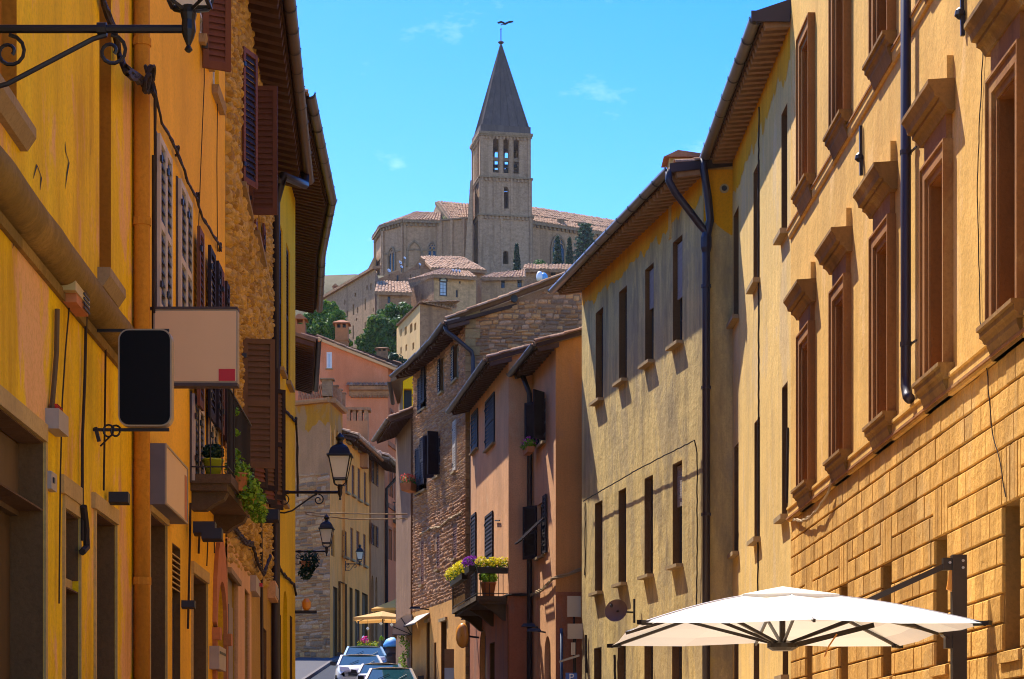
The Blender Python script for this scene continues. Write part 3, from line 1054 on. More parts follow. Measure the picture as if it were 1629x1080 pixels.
# --- near ochre house
hA = root('ochre_house', 'peeling ochre house with roll moulding at the left edge of the street', 'house', (*WA.p0, 0))
opA = {}
a0, a1, _, zt = WA.rect(-60, 69, 703, 1100, 69)
shop = (max(0.2, a0), a1, -0.5, zt)
w2 = WA.rect(101, 125, 816, 1100); w2 = (w2[0], w2[1], -0.5, w2[3])
w3 = WA.rect(150.5, 183, 823, 1100); w3 = (w3[0], w3[1], -0.5, w3[3])
wu1 = (WA.u(-55), WA.u(27), WA.z(27, 196), 11.8)
wu2 = (WA.u(158), WA.u(177), WA.z(170, 446), 11.8)
wallA = gable_block(hA, WA, 0, WA.L, -1, 12.4, 9, 'ochre', [shop, w2, w3, wu1, wu2], 0.12)
for op, nm in ((wu1, 'wide'), (wu2, 'narrow')):
    p = part(MB().wbox(WA, op[0], op[1], op[2], op[3], -0.14, -0.10), 'window', M['jamb'], hA)
    lining(WA, op, hA, .10, 'jamb')
    part(MB().wbox(WA, op[0], (op[0] + op[1]) / 2 - 0.01, op[2] + 0.05, op[3] - .1, -0.10, -0.075), 'shutter', M['door_brown'], p)
for op, xr, yb in ((wu1, 0, 0), (wu2, 0, 0)):
    m = MB().profile(WA, [(0, op[2] - 0.16), (0.05, op[2] - 0.16), (0.11, op[2] - 0.07), (0.11, op[2]), (0, op[2])], op[0] - 0.1, op[1] + 0.12)
    part(m, 'sill', M['sill'], hA)
# roll moulding
zr = (WA.z(0, 252, .1) + WA.z(185, 530, .1)) / 2
m = MB(); m.smooth = True
rr = 0.155
prof = [(-0.02, zr - rr)] + [(0.03 + rr * math.cos(t), zr + rr * math.sin(t)) for t in [(-90 + 15 * i) * math.pi / 180 for i in range(13)]] + [(-0.02, zr + rr)]
nseg = 26
for i in range(nseg):
    ua = WA.L * i / nseg; ub = WA.L * (i + 1) / nseg
    k1 = 0.012 * mnoise.noise(Vector((ua * 3, 0, 5))); k2 = 0.012 * mnoise.noise(Vector((ub * 3, 0, 5)))
    b0 = len(m.v)
    for u, k in ((ua, k1), (ub, k2)):
        for o, z in prof: m.v.append(tuple(WA.P(u, z + k, o + (k if o > 0 else 0))))
    n = len(prof)
    for j in range(n - 1):
        m.f.append((b0 + j, b0 + j + 1, b0 + n + j + 1, b0 + n + j))
part(m, 'roll_moulding', M['roll'], hA)
part(MB().wbox(WA, 0, WA.L, zr - rr - 0.10, zr - rr - 0.02, 0, 0.035), 'fillet', M['roll'], hA)
# shop opening
part(MB().wbox(WA, shop[0] - 0.1, shop[1] + 0.03, shop[3], shop[3] + 0.13, 0, 0.03), 'lintel', M['lintel'], hA)
door(WA, (shop[0], shop[1], -0.5, shop[3] - 0.5), hA, 'door_dark', 0.24, 2)
part(MB().wbox(WA, shop[0], shop[1], shop[3] - 0.55, shop[3] - 0.02, -0.26, -0.18), 'transom', M['door_brown'], hA)
part(MB().wbox(WA, shop[1], shop[1] + 0.07, -0.5, shop[3], 0.0, 0.02), 'jamb', M['lintel'], hA)
for op, h1, h2 in ((w2, .14, .1), (w3, .13, 0.0)):
    mm = MB().wbox(WA, op[0] - 0.16, op[1] + 0.03, op[3] + h2, op[3] + h2 + h1, 0, 0.035)
    if h2: mm.wbox(WA, op[0] - 0.04, op[1] + 0.03, op[3], op[3] + h2, 0, 0.022)
    part(mm, 'lintel', M['lintel'], hA)
    part(MB().wbox(WA, op[0] - 0.05, op[0], -0.5, op[3], 0, 0.02), 'jamb', M['lintel'], hA)
    part(MB().wbox(WA, op[1], op[1] + 0.03, -0.5, op[3], 0, 0.02), 'jamb', M['lintel'], hA)
zt2 = WA.z(112, 930)
d2 = part(MB().wbox(WA, w2[0], w2[1], zt2 + 0.06, w2[3], -0.2, -0.16), 'fanlight', M['door_grey'], hA)
part(MB().wbox(WA, w2[0], w2[1], zt2 - 0.03, zt2 + 0.06, -0.2, -0.05), 'transom', M['lintel'], hA)
door(WA, (w2[0], w2[1], -0.5, zt2 - 0.03), hA, 'door_dark', 0.2, 2)
door(WA, w3, hA, 'door_dark', 0.2, 3)
lining(WA, (w2[0], w2[1], zt2 + .06, w2[3]), hA, .16)
lining(WA, (shop[0], shop[1], shop[3] - .5, shop[3]), hA, .18)
# painted drainpipe on the house corner, standing in front of the step between the houses
up = WA.L - 0.09
m = MB().tube([WA.P(up, 2.35, .09), WA.P(up, 12.3, .09)], 0.075, 12)
m.smooth = True
dp = part(m, 'drainpipe', M['pipe_ochre'], hA)
for z in (3.3, 5.0, 6.7, 8.4, 10): part(MB().tube([WA.P(up, z, .09), WA.P(up, z + 0.07, .09)], 0.088, 12), 'pipe_collar', M['pipe_ochre'], dp)
part(MB().tube([WA.P(up, 1.2, .09), WA.P(up, 2.4, .09)], 0.09, 12), 'pipe_foot', M['pipe_ochre'], dp)
for pts_ in ([(104, 225), (105, 243), (110, 258), (107, 275), (104, 300)], [(53, 284), (59, 262), (66, 282), (64, 302)], [(145, 220), (144, 246)], [(22, 355), (26, 372), (20, 395)]):
    q = [WA.P(*WA.uz(*p_, .004), .004) for p_ in pts_]
    m = MB()
    for i_, (a_, b_) in enumerate(zip(q, q[1:])):
        w0, w1 = (.004 if i_ == 0 else .022), (.004 if i_ == len(q) - 2 else .022)
        dd_ = WA.d.to_3d()
        m.quad(a_ - dd_ * w0, a_ + dd_ * w0, b_ + dd_ * w1, b_ - dd_ * w1)
    part(m, 'crack', M['cable'], hA)
# conduits and fittings of the ochre wall
def conduit(W, pts, r, name, mat, parent, o=0.03):
    m = MB().tube([W.P(*W.uz(px, py, o), o) for px, py in pts], r, 6)
    return part(m, name, M[mat], parent)
conduit(WA, [(91, 492), (90, 560), (86, 610), (82, 655)], 0.022, 'conduit', 'door_brown', hA)
conduit(WA, [(137, 500), (135, 600), (131, 700), (131, 860)], 0.014, 'conduit', 'cable', hA)
conduit(WA, [(168, 555), (167, 650), (165, 780)], 0.010, 'conduit', 'cable', hA)
conduit(WA, [(110, 490), (104, 560), (99, 640), (96, 760), (94, 960)], 0.007, 'wire', 'cable', hA)
conduit(WA, [(133, 805), (137, 840), (138, 870), (131, 878)], 0.03, 'hose', 'cable', hA, 0.05)

# alarm box
a, b, c, d = WA.rect(93, 117, 418, 490)
t = root('alarm_box', 'cream alarm siren box under the roll moulding of the ochre house', 'alarm', WA.P((a + b) / 2, c, 0))
part(MB().wbox(WA, a, b, c + 0.07, d, 0, 0.13), 'casing', M['plastic_cream'], t)
m = MB()
for i in range(8): m.wbox(WA, b - 0.30, b - 0.05, d - 0.10 - i * 0.035, d - 0.083 - i * 0.035, 0.13, 0.14)
part(m, 'grille', M['black'], t)
part(MB().wbox(WA, a + .1, b - 0.02, c, c + 0.07, 0.02, 0.12), 'beacon', M['terracotta'], t)
# junction box with red cap
a, b, c, d = WA.rect(72, 88, 656, 688)
t = root('junction_box', 'small grey junction box with red cap beside the shop lintel', 'electrical box', WA.P((a + b) / 2, c, 0))
part(MB().wbox(WA, a, b, c, d, 0, 0.10), 'casing', M['plastic_grey'], t)
part(MB().wbox(WA, a + 0.1, b - 0.08, d, d + 0.05, 0.01, 0.07), 'cap', M['red_lens'], t)
a, b, c, d = WA.rect(71, 80, 752, 780)
t = root('bell_plate', 'thin grey bell plate on the pier right of the shop opening', 'bell', WA.P((a + b) / 2, c, 0))
part(MB().wbox(WA, a, b, c, d, 0, 0.05), 'casing', M['plastic_grey'], t)
part(MB().wbox(WA, a + .05, a + .1, c + .05, c + .09, 0.05, 0.06), 'button', M['black'], t)

# hanging signs: each stands out at right angles to the wall
def hang(W, px_foot, x0, x1, yt, yb, rad, face, frame, th, name, label, Yoff=0.0):
    u = W.u(px_foot); foot = W.P(u, 0)
    Y = foot.y + Yoff
    xa, xb = X(x0, Y), X(x1, Y); zt, zb = Zh(yt, Y), Zh(yb, Y)
    t = root(name, label, 'sign', (xa, Y, zb))
    def rr_poly(x0, x1, z0, z1, r, n=6):
        pts = []
        for cx, cz, s in ((x1 - r, z1 - r, 0), (x0 + r, z1 - r, 90), (x0 + r, z0 + r, 180), (x1 - r, z0 + r, 270)):
            for i in range(n + 1):
                q = R(s + 90 * i / n)
                pts.append((cx + r * math.cos(q), cz + r * math.sin(q)))
        return pts
    def prism(pts, y0, y1):
        m = MB(); n = len(pts)
        m.v = [(x, y0, z) for x, z in pts] + [(x, y1, z) for x, z in pts]
        m.f = [tuple(range(n)), tuple(reversed(range(n, 2 * n)))] + [(i, (i + 1) % n, n + (i + 1) % n, n + i) for i in range(n)]
        return m
    r = rad * Y / F
    e = 2.6 * Y / F
    part(prism(rr_poly(xa, xb, zb, zt, r), Y, Y + th), 'frame', M[frame], t)
    f = part(prism(rr_poly(xa + e, xb - e, zb + e, zt - e, max(r - e, 0.004)), Y - 0.006, Y), 'face', M[face], t)
    return t, Y, foot, xa, xb, zb, zt, f
t, Y, foot, xa, xb, zb, zt, f = hang(WA, 146, 188, 273, 523, 678, 17, 'sign_black', 'sign_frame', 0.12, 'hanging_sign', 'blank black sign with rounded corners on iron arms, left side')
for z in (zt - 0.002, zb - 0.02):
    m = MB().beam((WA.P(WA.u(146), 0).x, Y + .06, z), (xb - 0.03, Y + .06, z), 0.025, 0.025)
    part(m, 'arm', M['iron'], t)
m = MB()
for cx, r0 in ((xa - 0.09, 0.05), (xa - 0.03, 0.045)):
    m.tube([(cx + r0 * math.cos(q) * (1 - i * .02), Y + .05, zb - 0.03 + r0 * math.sin(q)) for i, q in enumerate([k * 0.5 for k in range(14)])], 0.009, 5)
m.tube([(xa - 0.05, Y + .05, zb - 0.05), (xa - 0.16, Y + .05, zb - 0.16)], 0.008, 5)
m.beam((xa - 0.2, Y + .05, zb), (xa - 0.17, Y + .05, zb - 0.12), 0.02, 0.03)
part(m, 'scroll', M['iron'], t)

# --- orange house
hB = root('orange_house', 'smooth orange house with grey and brown shutters on the left side', 'house', (*WB.p0, 0))
ret = Wall(WA.P(WA.L, 0, -0.02).xy, WB.p0)
ops = {}
ops['door4'] = WB.rect(237, 263, 825, 1100); ops['door4'] = (*ops['door4'][:2], -0.5, ops['door4'][3])
ops['slit'] = WB.rect(274, 287, 868, 1100); ops['slit'] = (*ops['slit'][:2], -0.5, ops['slit'][3])
ops['door5'] = WB.rect(305, 328, 920, 1100); ops['door5'] = (*ops['door5'][:2], -0.5, ops['door5'][3])
ar = WB.rect(340, 355.5, 925, 1100)
ops['arch'] = (ar[0], ar[1], -0.5, ar[3], 0.62)
ups = {}
for key, x0, x1, yt, yb, xr in (('s1', 246, 266, 250, 520, 264), ('s2', 280, 299, 320, 560, 297),
                                ('b1', 302, 318, 640, 775, 312), ('b2', 328, 340, 668, 775, 335)):
    ups[key] = WB.rect(x0, x1, yt, yb, xr)
top1 = WB.rect(318, 331, -60, 96, 331)
top2 = WB.rect(338.5, 348, -20, 166, 348)
wallB = gable_block(hB, WB, 0, WB.L, -1, 13.0, 9, 'orange', list(ops.values()) + [top1, top2], 0.15)
for k in ('door4', 'door5'):
    door(WB, ops[k], hB, 'door_dark', 0.2, 3)
    part(MB().wbox(WB, ops[k][0] - .06, ops[k][1] + .06, ops[k][3], ops[k][3] + 0.13, 0, 0.035), 'lintel', M['lintel'], hB)
    part(MB().wbox(WB, ops[k][0] - .05, ops[k][0], -0.5, ops[k][3], 0, 0.02), 'jamb', M['lintel'], hB)
    part(MB().wbox(WB, ops[k][1], ops[k][1] + .04, -0.5, ops[k][3], 0, 0.02), 'jamb', M['lintel'], hB)
o = ops['slit']
lining(WB, o, hB, .11)
sw = window(WB, (o[0], o[1], o[2], WB.z(281, 940)), hB, 0.12, 'frame_dark', 'pane', (0, 5))
g = part(MB().wbox(WB, o[0], o[1], WB.z(281, 945), o[3], -0.14, -0.11), 'vent', M['black'], hB)
m0 = MB(); zc0 = o[3] - .1
m0.hexa([WB.P(o[0], zc0 - .02, 0), WB.P(o[1], zc0 - .02, 0), WB.P(o[1], zc0 + .02, -.09), WB.P(o[0], zc0 + .02, -.09), WB.P(o[0], zc0 - .005, 0), WB.P(o[1], zc0 - .005, 0), WB.P(o[1], zc0 + .035, -.09), WB.P(o[0], zc0 + .035, -.09)])
bp = WB.P(o[0], zc0, 0)
me = mesh_of(m0, 'slat', M['lintel'], bp)
nsl = 7
for i in range(nsl): inst(me, 'slat', g, bp - Vector((0, 0, (o[3] - WB.z(281, 945) - .1) * i / nsl)))
# arched doorway with terracotta surround
o = ops['arch']
door(WB, o, hB, 'door_brown', 0.15, 3)
m = MB()
pts = arc_pts(o[0] - .14, o[1] + .12, o[3] + .55, 1.1, 16)
inn = arc_pts(o[0], o[1], o[3], o[4], 16)
for i in range(16):
    a, b = pts[i], pts[i + 1]; c, d = inn[i], inn[i + 1]
    m.hexa([WB.P(c[0], c[1], 0), WB.P(d[0], d[1], 0), WB.P(b[0], b[1], 0), WB.P(a[0], a[1], 0), WB.P(c[0], c[1], .05), WB.P(d[0], d[1], .05), WB.P(b[0], b[1], .05), WB.P(a[0], a[1], .05)])
m.wbox(WB, o[0] - .14, o[0], -0.5, o[3] - o[4], 0, .05); m.wbox(WB, o[1], o[1] + .12, -0.5, o[3] - o[4], 0, .05)
m.wbox(WB, o[0] - .18, o[0] + .02, o[3] - o[4] - .15, o[3] - o[4], 0.0, .1); m.wbox(WB, o[1] - .02, o[1] + .16, o[3] - o[4] - .15, o[3] - o[4], 0, .1)
part(m, 'archway', M['terracotta'], hB)
# windows behind the closed louvred shutters
for k in ('s1', 's2'):
    a, b, c, d = ups[k]
    part(MB().wbox(WB, a - .02, b + .02, c - .02, d + .02, 0, 0.02), 'window', M['frame_dark'], hB)
    mid = (a + b) / 2
    for q in ((a, mid - .008), (mid + .008, b)):
        wall_shutter(WB, q[0], q[1], c, d, hB, 'shutter_grey', 'shutter_louvre', o=0.022, indiv=True, pitch=0.10)
for k in ('b1', 'b2'):
    a, b, c, d = ups[k]
    part(MB().wbox(WB, a - .02, b + .02, c - .02, d + .02, 0, 0.02), 'window', M['frame_dark'], hB)
    mid = (a + b) / 2
    for q in ((a, mid - .008), (mid + .008, b)):
        wall_shutter(WB, q[0], q[1], c, d, hB, 'shutter_grey', 'shutter_louvre', o=0.022, indiv=False, pitch=0.08)
for x0, x1, yt, mt_, sl_ in ((305, 312, 360, 'shutter_brown', 'shutter_dark'), (313, 321, 374, 'shutter_grey', 'shutter_louvre'), (322.5, 331, 392, 'shutter_dark', 'shutter_dark'),
                             (331.5, 335, 405, 'shutter_grey', 'shutter_louvre'), (335.5, 341, 414, 'shutter_dark', 'shutter_dark'), (341.5, 345, 425, 'shutter_brown', 'shutter_louvre'),
                             (349.5, 354, 445, 'shutter_dark', 'shutter_dark'), (354.5, 357.5, 455, 'shutter_tan', 'shutter_louvre')):
    a, b = WB.u(x0, .03), WB.u(x1, .03)
    zt_ = WB.z((x0 + x1) / 2, yt + 6, .03)
    wall_shutter(WB, a, b, zt_ - 2.0, zt_, hB, mt_, sl_, o=.03 if mt_ in ('shutter_grey', 'shutter_tan') else .09, indiv=False)
# top windows
for op in (top1, top2):
    window(WB, (op[0], op[1], op[2], op[3]), hB, 0.1, 'frame_white', 'pane', (1, 4))
    part(MB().profile(WB, [(0, op[2] - .1), (.07, op[2] - .1), (.09, op[2]), (0, op[2])], op[0] - .12, op[1] + .12), 'sill', M['sill'], hB)
p = WB.P(WB.u(319), 0, 0.02)
zA, zB = WB.z(319, 108), WB.z(319, -260)
shutter(hB, (p.x, p.y), (WB.n * 0.95 + WB.d * 0.45), 0.34, zA, zB, 'shutter_brown', 'shutter_brown', pitch=0.075, indiv=True, mid=False)
conduit(WB, [(324, 20), (325, 130), (320, 250), (316, 360)], 0.006, 'wire', 'cable', hB)
conduit(WB, [(346, 165), (345, 260), (346, 400)], 0.006, 'wire', 'cable', hB)
conduit(WB, [(303, 800), (302, 870), (299, 1000)], 0.014, 'conduit', 'cable', hB)
conduit(WB, [(318, 835), (316, 880)], 0.014, 'conduit', 'cable', hB)
conduit(WB, [(331, 850), (329, 900)], 0.008, 'conduit', 'cable', hB)
conduit(WB, [(341, 855), (341, 880)], 0.008, 'conduit', 'cable', hB)

# square lightbox sign
t, Y, foot, xa, xb, zb, zt, f = hang(WB, 236, 244, 378, 492, 609, 2, 'sign_beige', 'sign_frame', 0.13, 'lightbox_sign', 'blank beige square sign with red corner patch above the orange house doors')
Ys = Y - 0.009
part(MB().box(X(348, Y), X(374, Y), Ys, Ys + .004, Zh(606, Y), Zh(587, Y)), 'corner_patch', M['sign_red'], f)
part(MB().box(xa, xb, Y - .01, Y + .14, zt, zt + .025), 'cap', M['frame_dark'], t)
part(MB().box(xa, xb, Y - .01, Y + .14, zb - .03, zb), 'base_rail', M['frame_dark'], t)
part(MB().tube([(xa - .01, Y + .06, zb - 0.1), (xa - .01, Y + .06, zt + 1.5)], 0.018, 6), 'pole', M['iron'], t)
m = MB()
for z in (zt + .02, zb - .02): m.beam((WB.P(WB.u(236), 0).x, Y + .06, z), (xa, Y + .06, z), 0.03, 0.03)
part(m, 'arm', M['iron'], t)
# lightbox flat on the wall
o1 = 0.165
u0 = WB.u(262, o1); u1 = WB.u(297, o1)
z1 = WB.z(262, 705, o1); z0 = WB.z(262, 802, o1)
t = root('wall_lightbox', 'long beige lightbox sign flat on the orange wall over a doorway', 'sign', WB.P(u0, z0, 0))
part(MB().wbox(WB, u0, u1, z0, z1, 0, o1), 'casing', M['sign_grey'], t)
fc = part(MB().wbox(WB, u0 + .03, u1 - .03, z0 + .02, z1 - .02, o1, o1 + .006), 'face', M['sign_beige'], t)
part(MB().wbox(WB, u1 - .22, u1 - .05, z0 + .02, z1 - .1, o1 + .007, o1 + .010), 'end_strip', M['terracotta'], fc)
m = MB()
for a, b, c, d in ((u0, u0 + .03, z0, z1), (u1 - .03, u1, z0, z1), (u0 + .03, u1 - .03, z1 - .02, z1), (u0 + .03, u1 - .03, z0, z0 + .02)):
    m.wbox(WB, a, b, c, d, o1 + 0.001, o1 + .016)
part(m, 'frame', M['sign_frame'], t)

# bundle of cables slung along the two houses
def slung(name, label, pts, r, mat, strands=1, spread=0.02, loops=()):
    """cable through points (x, y, z); extra strands twist round the first"""
    t = root(name, label, 'cable', pts[0])
    P = [Vector(p) for p in pts]
    path = []
    for a, b in zip(P, P[1:]):
        n = max(2, int((b - a).length / 0.15))
        for i in range(n): path.append(a.lerp(b, i / n))
    path.append(P[-1])
    for s in range(strands):
        m = MB()
        m.tube([p + Vector((0, math.cos(i * .9 + s * 2.1), math.sin(i * .9 + s * 2.1))) * (spread if strands > 1 else 0) + Vector((random.uniform(-1, 1), random.uniform(-1, 1), random.uniform(-1, 1))) * r * .4 for i, p in enumerate(path)], r, 5)
        part(m, 'strand', M[mat], t)
    if loops:
        for c, rad in loops:
            c = Vector(c)
            for q in range(3):
                m = MB()
                ph = random.uniform(0, 6)
                tilt = random.uniform(-.4, .4)
                m.tube([c + Vector((math.sin(a + ph) * rad * tilt, math.cos(a + ph) * rad * random.uniform(.8, 1.1), math.sin(a + ph) * rad)) for a in [k * .6 for k in range(10)]], r * .8, 5)
                part(m, 'coil', M[mat], t)
    return t
def onw(W, px, py, o=0.05): return W.P(*W.uz(px, py, o), o)
slung('cable_bundle', 'thick twisted black cable bundle crossing the ochre house to a coil', [onw(WA, 158, -40), onw(WA, 165, 5), onw(WA, 183, 50), onw(WA, 190, 90), onw(WA, 200, 112, .2), onw(WB, 226, 128), onw(WB, 244, 140)], 0.022, 'cable', 5, 0.035,
      [(onw(WB, 238, 126, .12), .12), (onw(WB, 243, 135, .12), .10), (onw(WB, 234, 132, .12), .08)])
slung('cable_run', 'thin black cable sloping down the orange wall past iron hooks', [onw(WB, 244, 140), onw(WB, 258, 195), onw(WB, 281, 238), onw(WB, 300, 290), onw(WB, 314, 318), onw(WB, 322, 345), onw(WB, 352, 395)], 0.013, 'cable', 2, 0.012,
      [(onw(WB, 282, 240), .05), (onw(WB, 315, 313), .045), (onw(WB, 350, 393), .05)])
slung('cable_drop', 'vertical black cable hanging beside the beige square sign', [onw(WB, 246, 145), onw(WB, 247, 240), onw(WB, 245, 350), onw(WB, 244, 495)], 0.014, 'cable', 2, 0.012)

# wall lights of the left houses
def box_light(W, px, py, o, w, name, label, face=-1):
    c = onw(W, px, py, o)
    t = root(name, label, 'light', c)
    m = MB().beam(onw(W, px, py, 0), c, 0.03, 0.03)
    part(m, 'arm', M['iron'], t)
    m = MB()
    m.hexa([c + Vector(v) for v in ((-w / 2, -w * .35, -w * .3), (w / 2, -w * .35, -w * .3), (w / 2, w * .2, -w * .42), (-w / 2, w * .2, -w * .42), (-w / 2, -w * .3, w * .22), (w / 2, -w * .3, w * .22), (w / 2, w * .28, w * .15), (-w / 2, w * .28, w * .15))])
    h = part(m, 'housing', M['black'], t)
    m = MB()
    for i in range(5): m.box(c.x - w * .4 + i * w * .2 - .006, c.x - w * .4 + i * w * .2 + .006, c.y + w * .27, c.y + w * .36, c.z - w * .3, c.z + w * .12)
    part(m, 'fin', M['black'], h)
    return t
box_light(WB, 326, 838, 0.20, 0.24, 'floodlight', 'nearer of two black floodlights under the balcony')
box_light(WB, 338, 848, 0.32, 0.22, 'floodlight', 'farther of two black floodlights under the balcony')
box_light(WB, 300, 960, 0.15, 0.14, 'security_camera', 'small black lamp on a bent arm above a low lintel')
box_light(WA, 190, 790, 0.12, 0.17, 'wall_box', 'small black box light beside the ochre drainpipe')
a, b, c, d = WB.rect(333, 344, 1030, 1066)
t = root('mailbox', 'grey metal mailbox beside the arched doorway', 'mailbox', WB.P(a, c, 0))
part(MB().wbox(WB, a, b, c, d, 0.0, 0.12), 'casing', M['plastic_grey'], t)
part(MB().wbox(WB, a + .05, b - .05, d - .09, d - .06, 0.12, 0.126), 'slot', M['black'], t)

# balcony of the orange house
zs = WB.z(305, 757)
ub0, ub1 = WB.u(302), WB.u(345)
bo = 0.46
t = hB
slab = MB().wbox(WB, ub0, ub1, zs - .10, zs, 0, bo)
slab.wbox(WB, ub0 + .04, ub1 - .04, zs - .18, zs - .10, 0, bo - .05)
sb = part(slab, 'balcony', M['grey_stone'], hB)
for uu in (ub0 + .15, ub1 - .35):
    m = MB().profile(WB, [(0, zs - .38), (.16, zs - .38), (.24, zs - .32), (.36, zs - .26), (.40, zs - .18), (0, zs - .18)], uu, uu + .22)
    part(m, 'bracket', M['grey_stone'], sb)
m = MB()
rt = zs + .98
m.beam(WB.P(ub0, rt, bo - .04), WB.P(ub1, rt, bo - .04), .03, .02)
m.beam(WB.P(ub0, rt, 0), WB.P(ub0, rt, bo - .04), .03, .02)
m.beam(WB.P(ub0, zs + .08, 0), WB.P(ub0, zs + .08, bo - .04), .02, .015)
m.beam(WB.P(ub0, zs + .08, bo - .04), WB.P(ub1, zs + .08, bo - .04), .02, .015)
part(m, 'handrail', M['iron'], sb)
bm = mesh_of(MB().tube([WB.P(ub0, zs, bo - .04), WB.P(ub0, rt, bo - .04)], .008, 5), 'baluster', M['iron'], WB.P(ub0, zs, bo - .04))
for i in range(int((ub1 - ub0) / .13) + 1): inst(bm, 'baluster', sb, WB.P(ub0 + .13 * i, zs, bo - .04))
for i in range(4): inst(bm, 'baluster', sb, WB.P(ub0, zs, .1 + i * .13))
# pots on it
def pot_mb(c, r0, r1, h, seg=14):
    return MB().lathe(c, [(r0, 0), (r1, h * .9), (r1 * 1.06, h * .9), (r1 * 1.06, h), (r1 * .92, h), (r1 * .88, h * .9)], seg)
pc_ = WB.P(ub0 + .18, zs, bo - .22)
t = root('potted_plant', 'lime green flowerpot with a dark bush on the stone balcony', 'plant', pc_)
part(pot_mb(pc_, .075, .115, .19), 'pot', M['pot_lime'], t, smooth=True)
part(leaves(MB(), pc_ + Vector((0, 0, .27)), .12, 420, .05, .8), 'foliage', M['leaf_dark'], t)
pf = WB.P(ub0 + .9, zs + .05, bo - .02)
t = root('trailing_fern', 'bright green fern trailing over the balcony edge', 'plant', pf)
m = MB()
for c, r_, n in (((0, 0, .1), .16, 300), ((.08, .1, -.05), .17, 380), ((.16, .25, -.2), .15, 350), ((.2, .35, -.34), .11, 200), ((-.02, 0, .3), .06, 60), ((-.03, 0, .55), .05, 40), ((-.03, 0, .8), .05, 40)):
    leaves(m, pf + Vector(c), r_, n, .055, 1.1, .3)
part(m, 'foliage', M['leaf_lime'], t)
part(pot_mb(pf - Vector((0, 0, .12)), .09, .13, .2), 'pot', M['terracotta'], t, smooth=True)

# --- golden stone house
hC = root('golden_stone_house', 'golden rubble stone house with dark eaves and brown louvred shutters', 'house', (*WC.p0, 0))
ov = 0.55
zgC = (WC.z(460, 0, ov + .1) + WC.z(483, 205, ov + .1)) / 2 - .1
big = (WC.u(381), WC.u(393), WC.z(393, 342), WC.z(393, 137))
low = (WC.u(404), WC.u(415), WC.z(414, 412), WC.z(410, 330))
cw1 = (WC.u(383), WC.u(395), WC.z(390, 760), WC.z(385, 545))
cw2 = (WC.u(404), WC.u(413), WC.z(409, 790), WC.z(405, 585))
cw3 = (WC.u(419), WC.u(425), WC.z(422, 800), WC.z(420, 620))
gate = (WC.u(358.5), WC.u(375), -0.5, WC.z(374, 925))
gate2 = (WC.u(386), WC.u(394), -0.5, WC.z(390, 940))
gate3 = (WC.u(418), WC.u(424), -0.5, WC.z(421, 1000))
opsC = [big, low, cw1, cw2, cw3, gate, gate2, gate3]
zwC = zgC + .25 * ov + .05
gable_block(hC, WC, 0, WC.L, -1, zwC, 9, 'mortar_gold', opsC, 0.18)
rubble(hC, WC, 0.02, WC.L - .05, lambda u: 4.2 + .05 * u, lambda u: zwC, .26, .13, .065, 'gold_stones', 'gold_stones', limit=0, holes=opsC, gap=.035)
for op in (big, low, cw1, cw2, cw3): window(WC, op, hC, 0.15, 'frame_white', 'pane', (1, 3))
sill(WC, big[0], big[1], big[2], hC); sill(WC, low[0], low[1], low[2], hC)
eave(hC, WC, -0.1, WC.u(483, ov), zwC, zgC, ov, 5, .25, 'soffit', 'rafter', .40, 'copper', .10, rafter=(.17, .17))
p = WC.P(big[0] + .02, 0, .03)
shutter(hC, (p.x, p.y), WC.n * .38 + WC.d * .92, 0.46, big[2] + .02, big[3], 'shutter_brown', 'shutter_dark', pitch=.085, indiv=True, mid=False)
p = WC.P(big[1], 0, .03)
shutter(hC, (p.x, p.y), WC.n * 1.0 - WC.d * .05, 0.43, big[2], big[3], 'shutter_brown', 'shutter_brown', pitch=.085, indiv=True, mid=False)
for a, b in ((low[0] - .5, low[0]), (low[1], low[1] + .5)):
    wall_shutter(WC, a, b, low[2], low[3], hC, 'shutter_brown', 'shutter_dark', indiv=False)
p = WC.P(cw1[0], 0, .03)
shutter(hC, (p.x, p.y), WC.n * 1.0 + WC.d * .12, 0.46, cw1[2], cw1[3], 'shutter_tan', 'shutter_tan', pitch=.075, indiv=True)
for op, m_ in ((cw1, 'shutter_dark'), (cw2, 'shutter_dark'), (cw3, 'shutter_dark')):
    p = WC.P(op[1], 0, .03)
    shutter(hC, (p.x, p.y), WC.d * .9 + WC.n * .5, 0.45, op[2], op[3], m_, 'shutter_brown', indiv=False)
    if op is not cw1:
        p = WC.P(op[0], 0, .03)
        shutter(hC, (p.x, p.y), WC.d * .35 + WC.n * .5, 0.4, op[2], op[3], m_, 'shutter_tan', indiv=False)
# white shop front at its foot
u0, u1 = WC.u(358.3), WC.u(397)
zz = WC.z(375, 880)
m = wall_sheet(MB(), WC.shift(.03), u0 - .02, u1, -0.6, zz, [gate, gate2], 0.05)
m.wbox(WC.shift(.03), u0 - .02, u1, zz - .02, zz, -.03, 0)
m.poly([WC.P(u0, zz, .03), WC.P(u0 + .5, zz, .03), WC.P(u0, zz + .35, .03)])
sf = part(m, 'shop_front', M['white'], hC)
part(MB().wbox(WC, gate[0], gate[1] + .05, gate[3] - .05, gate[3] + .02, .03, .08), 'lintel', M['sill'], sf)
door(WC, gate, hC, 'door_grey', .05, 1)
door(WC, gate2, hC, 'door_grey', .05, 1)
door(WC, gate3, hC, 'door_grey', .08, 1)
a, b, c, d = WC.rect(395, 402, 920, 945)
t = root('alarm_box', 'white alarm box with red lens on the stone house front', 'alarm', WC.P(a, c, 0))
part(MB().wbox(WC, a, b, c, d, 0, .12), 'casing', M['plastic_grey'], t)
part(MB().wbox(WC, b - .3, b - .1, c + .2, d - .1, .12, .17), 'lens', M['red_lens'], t)
a, b, c, d = WC.rect(425.5, 433, 930, 957)
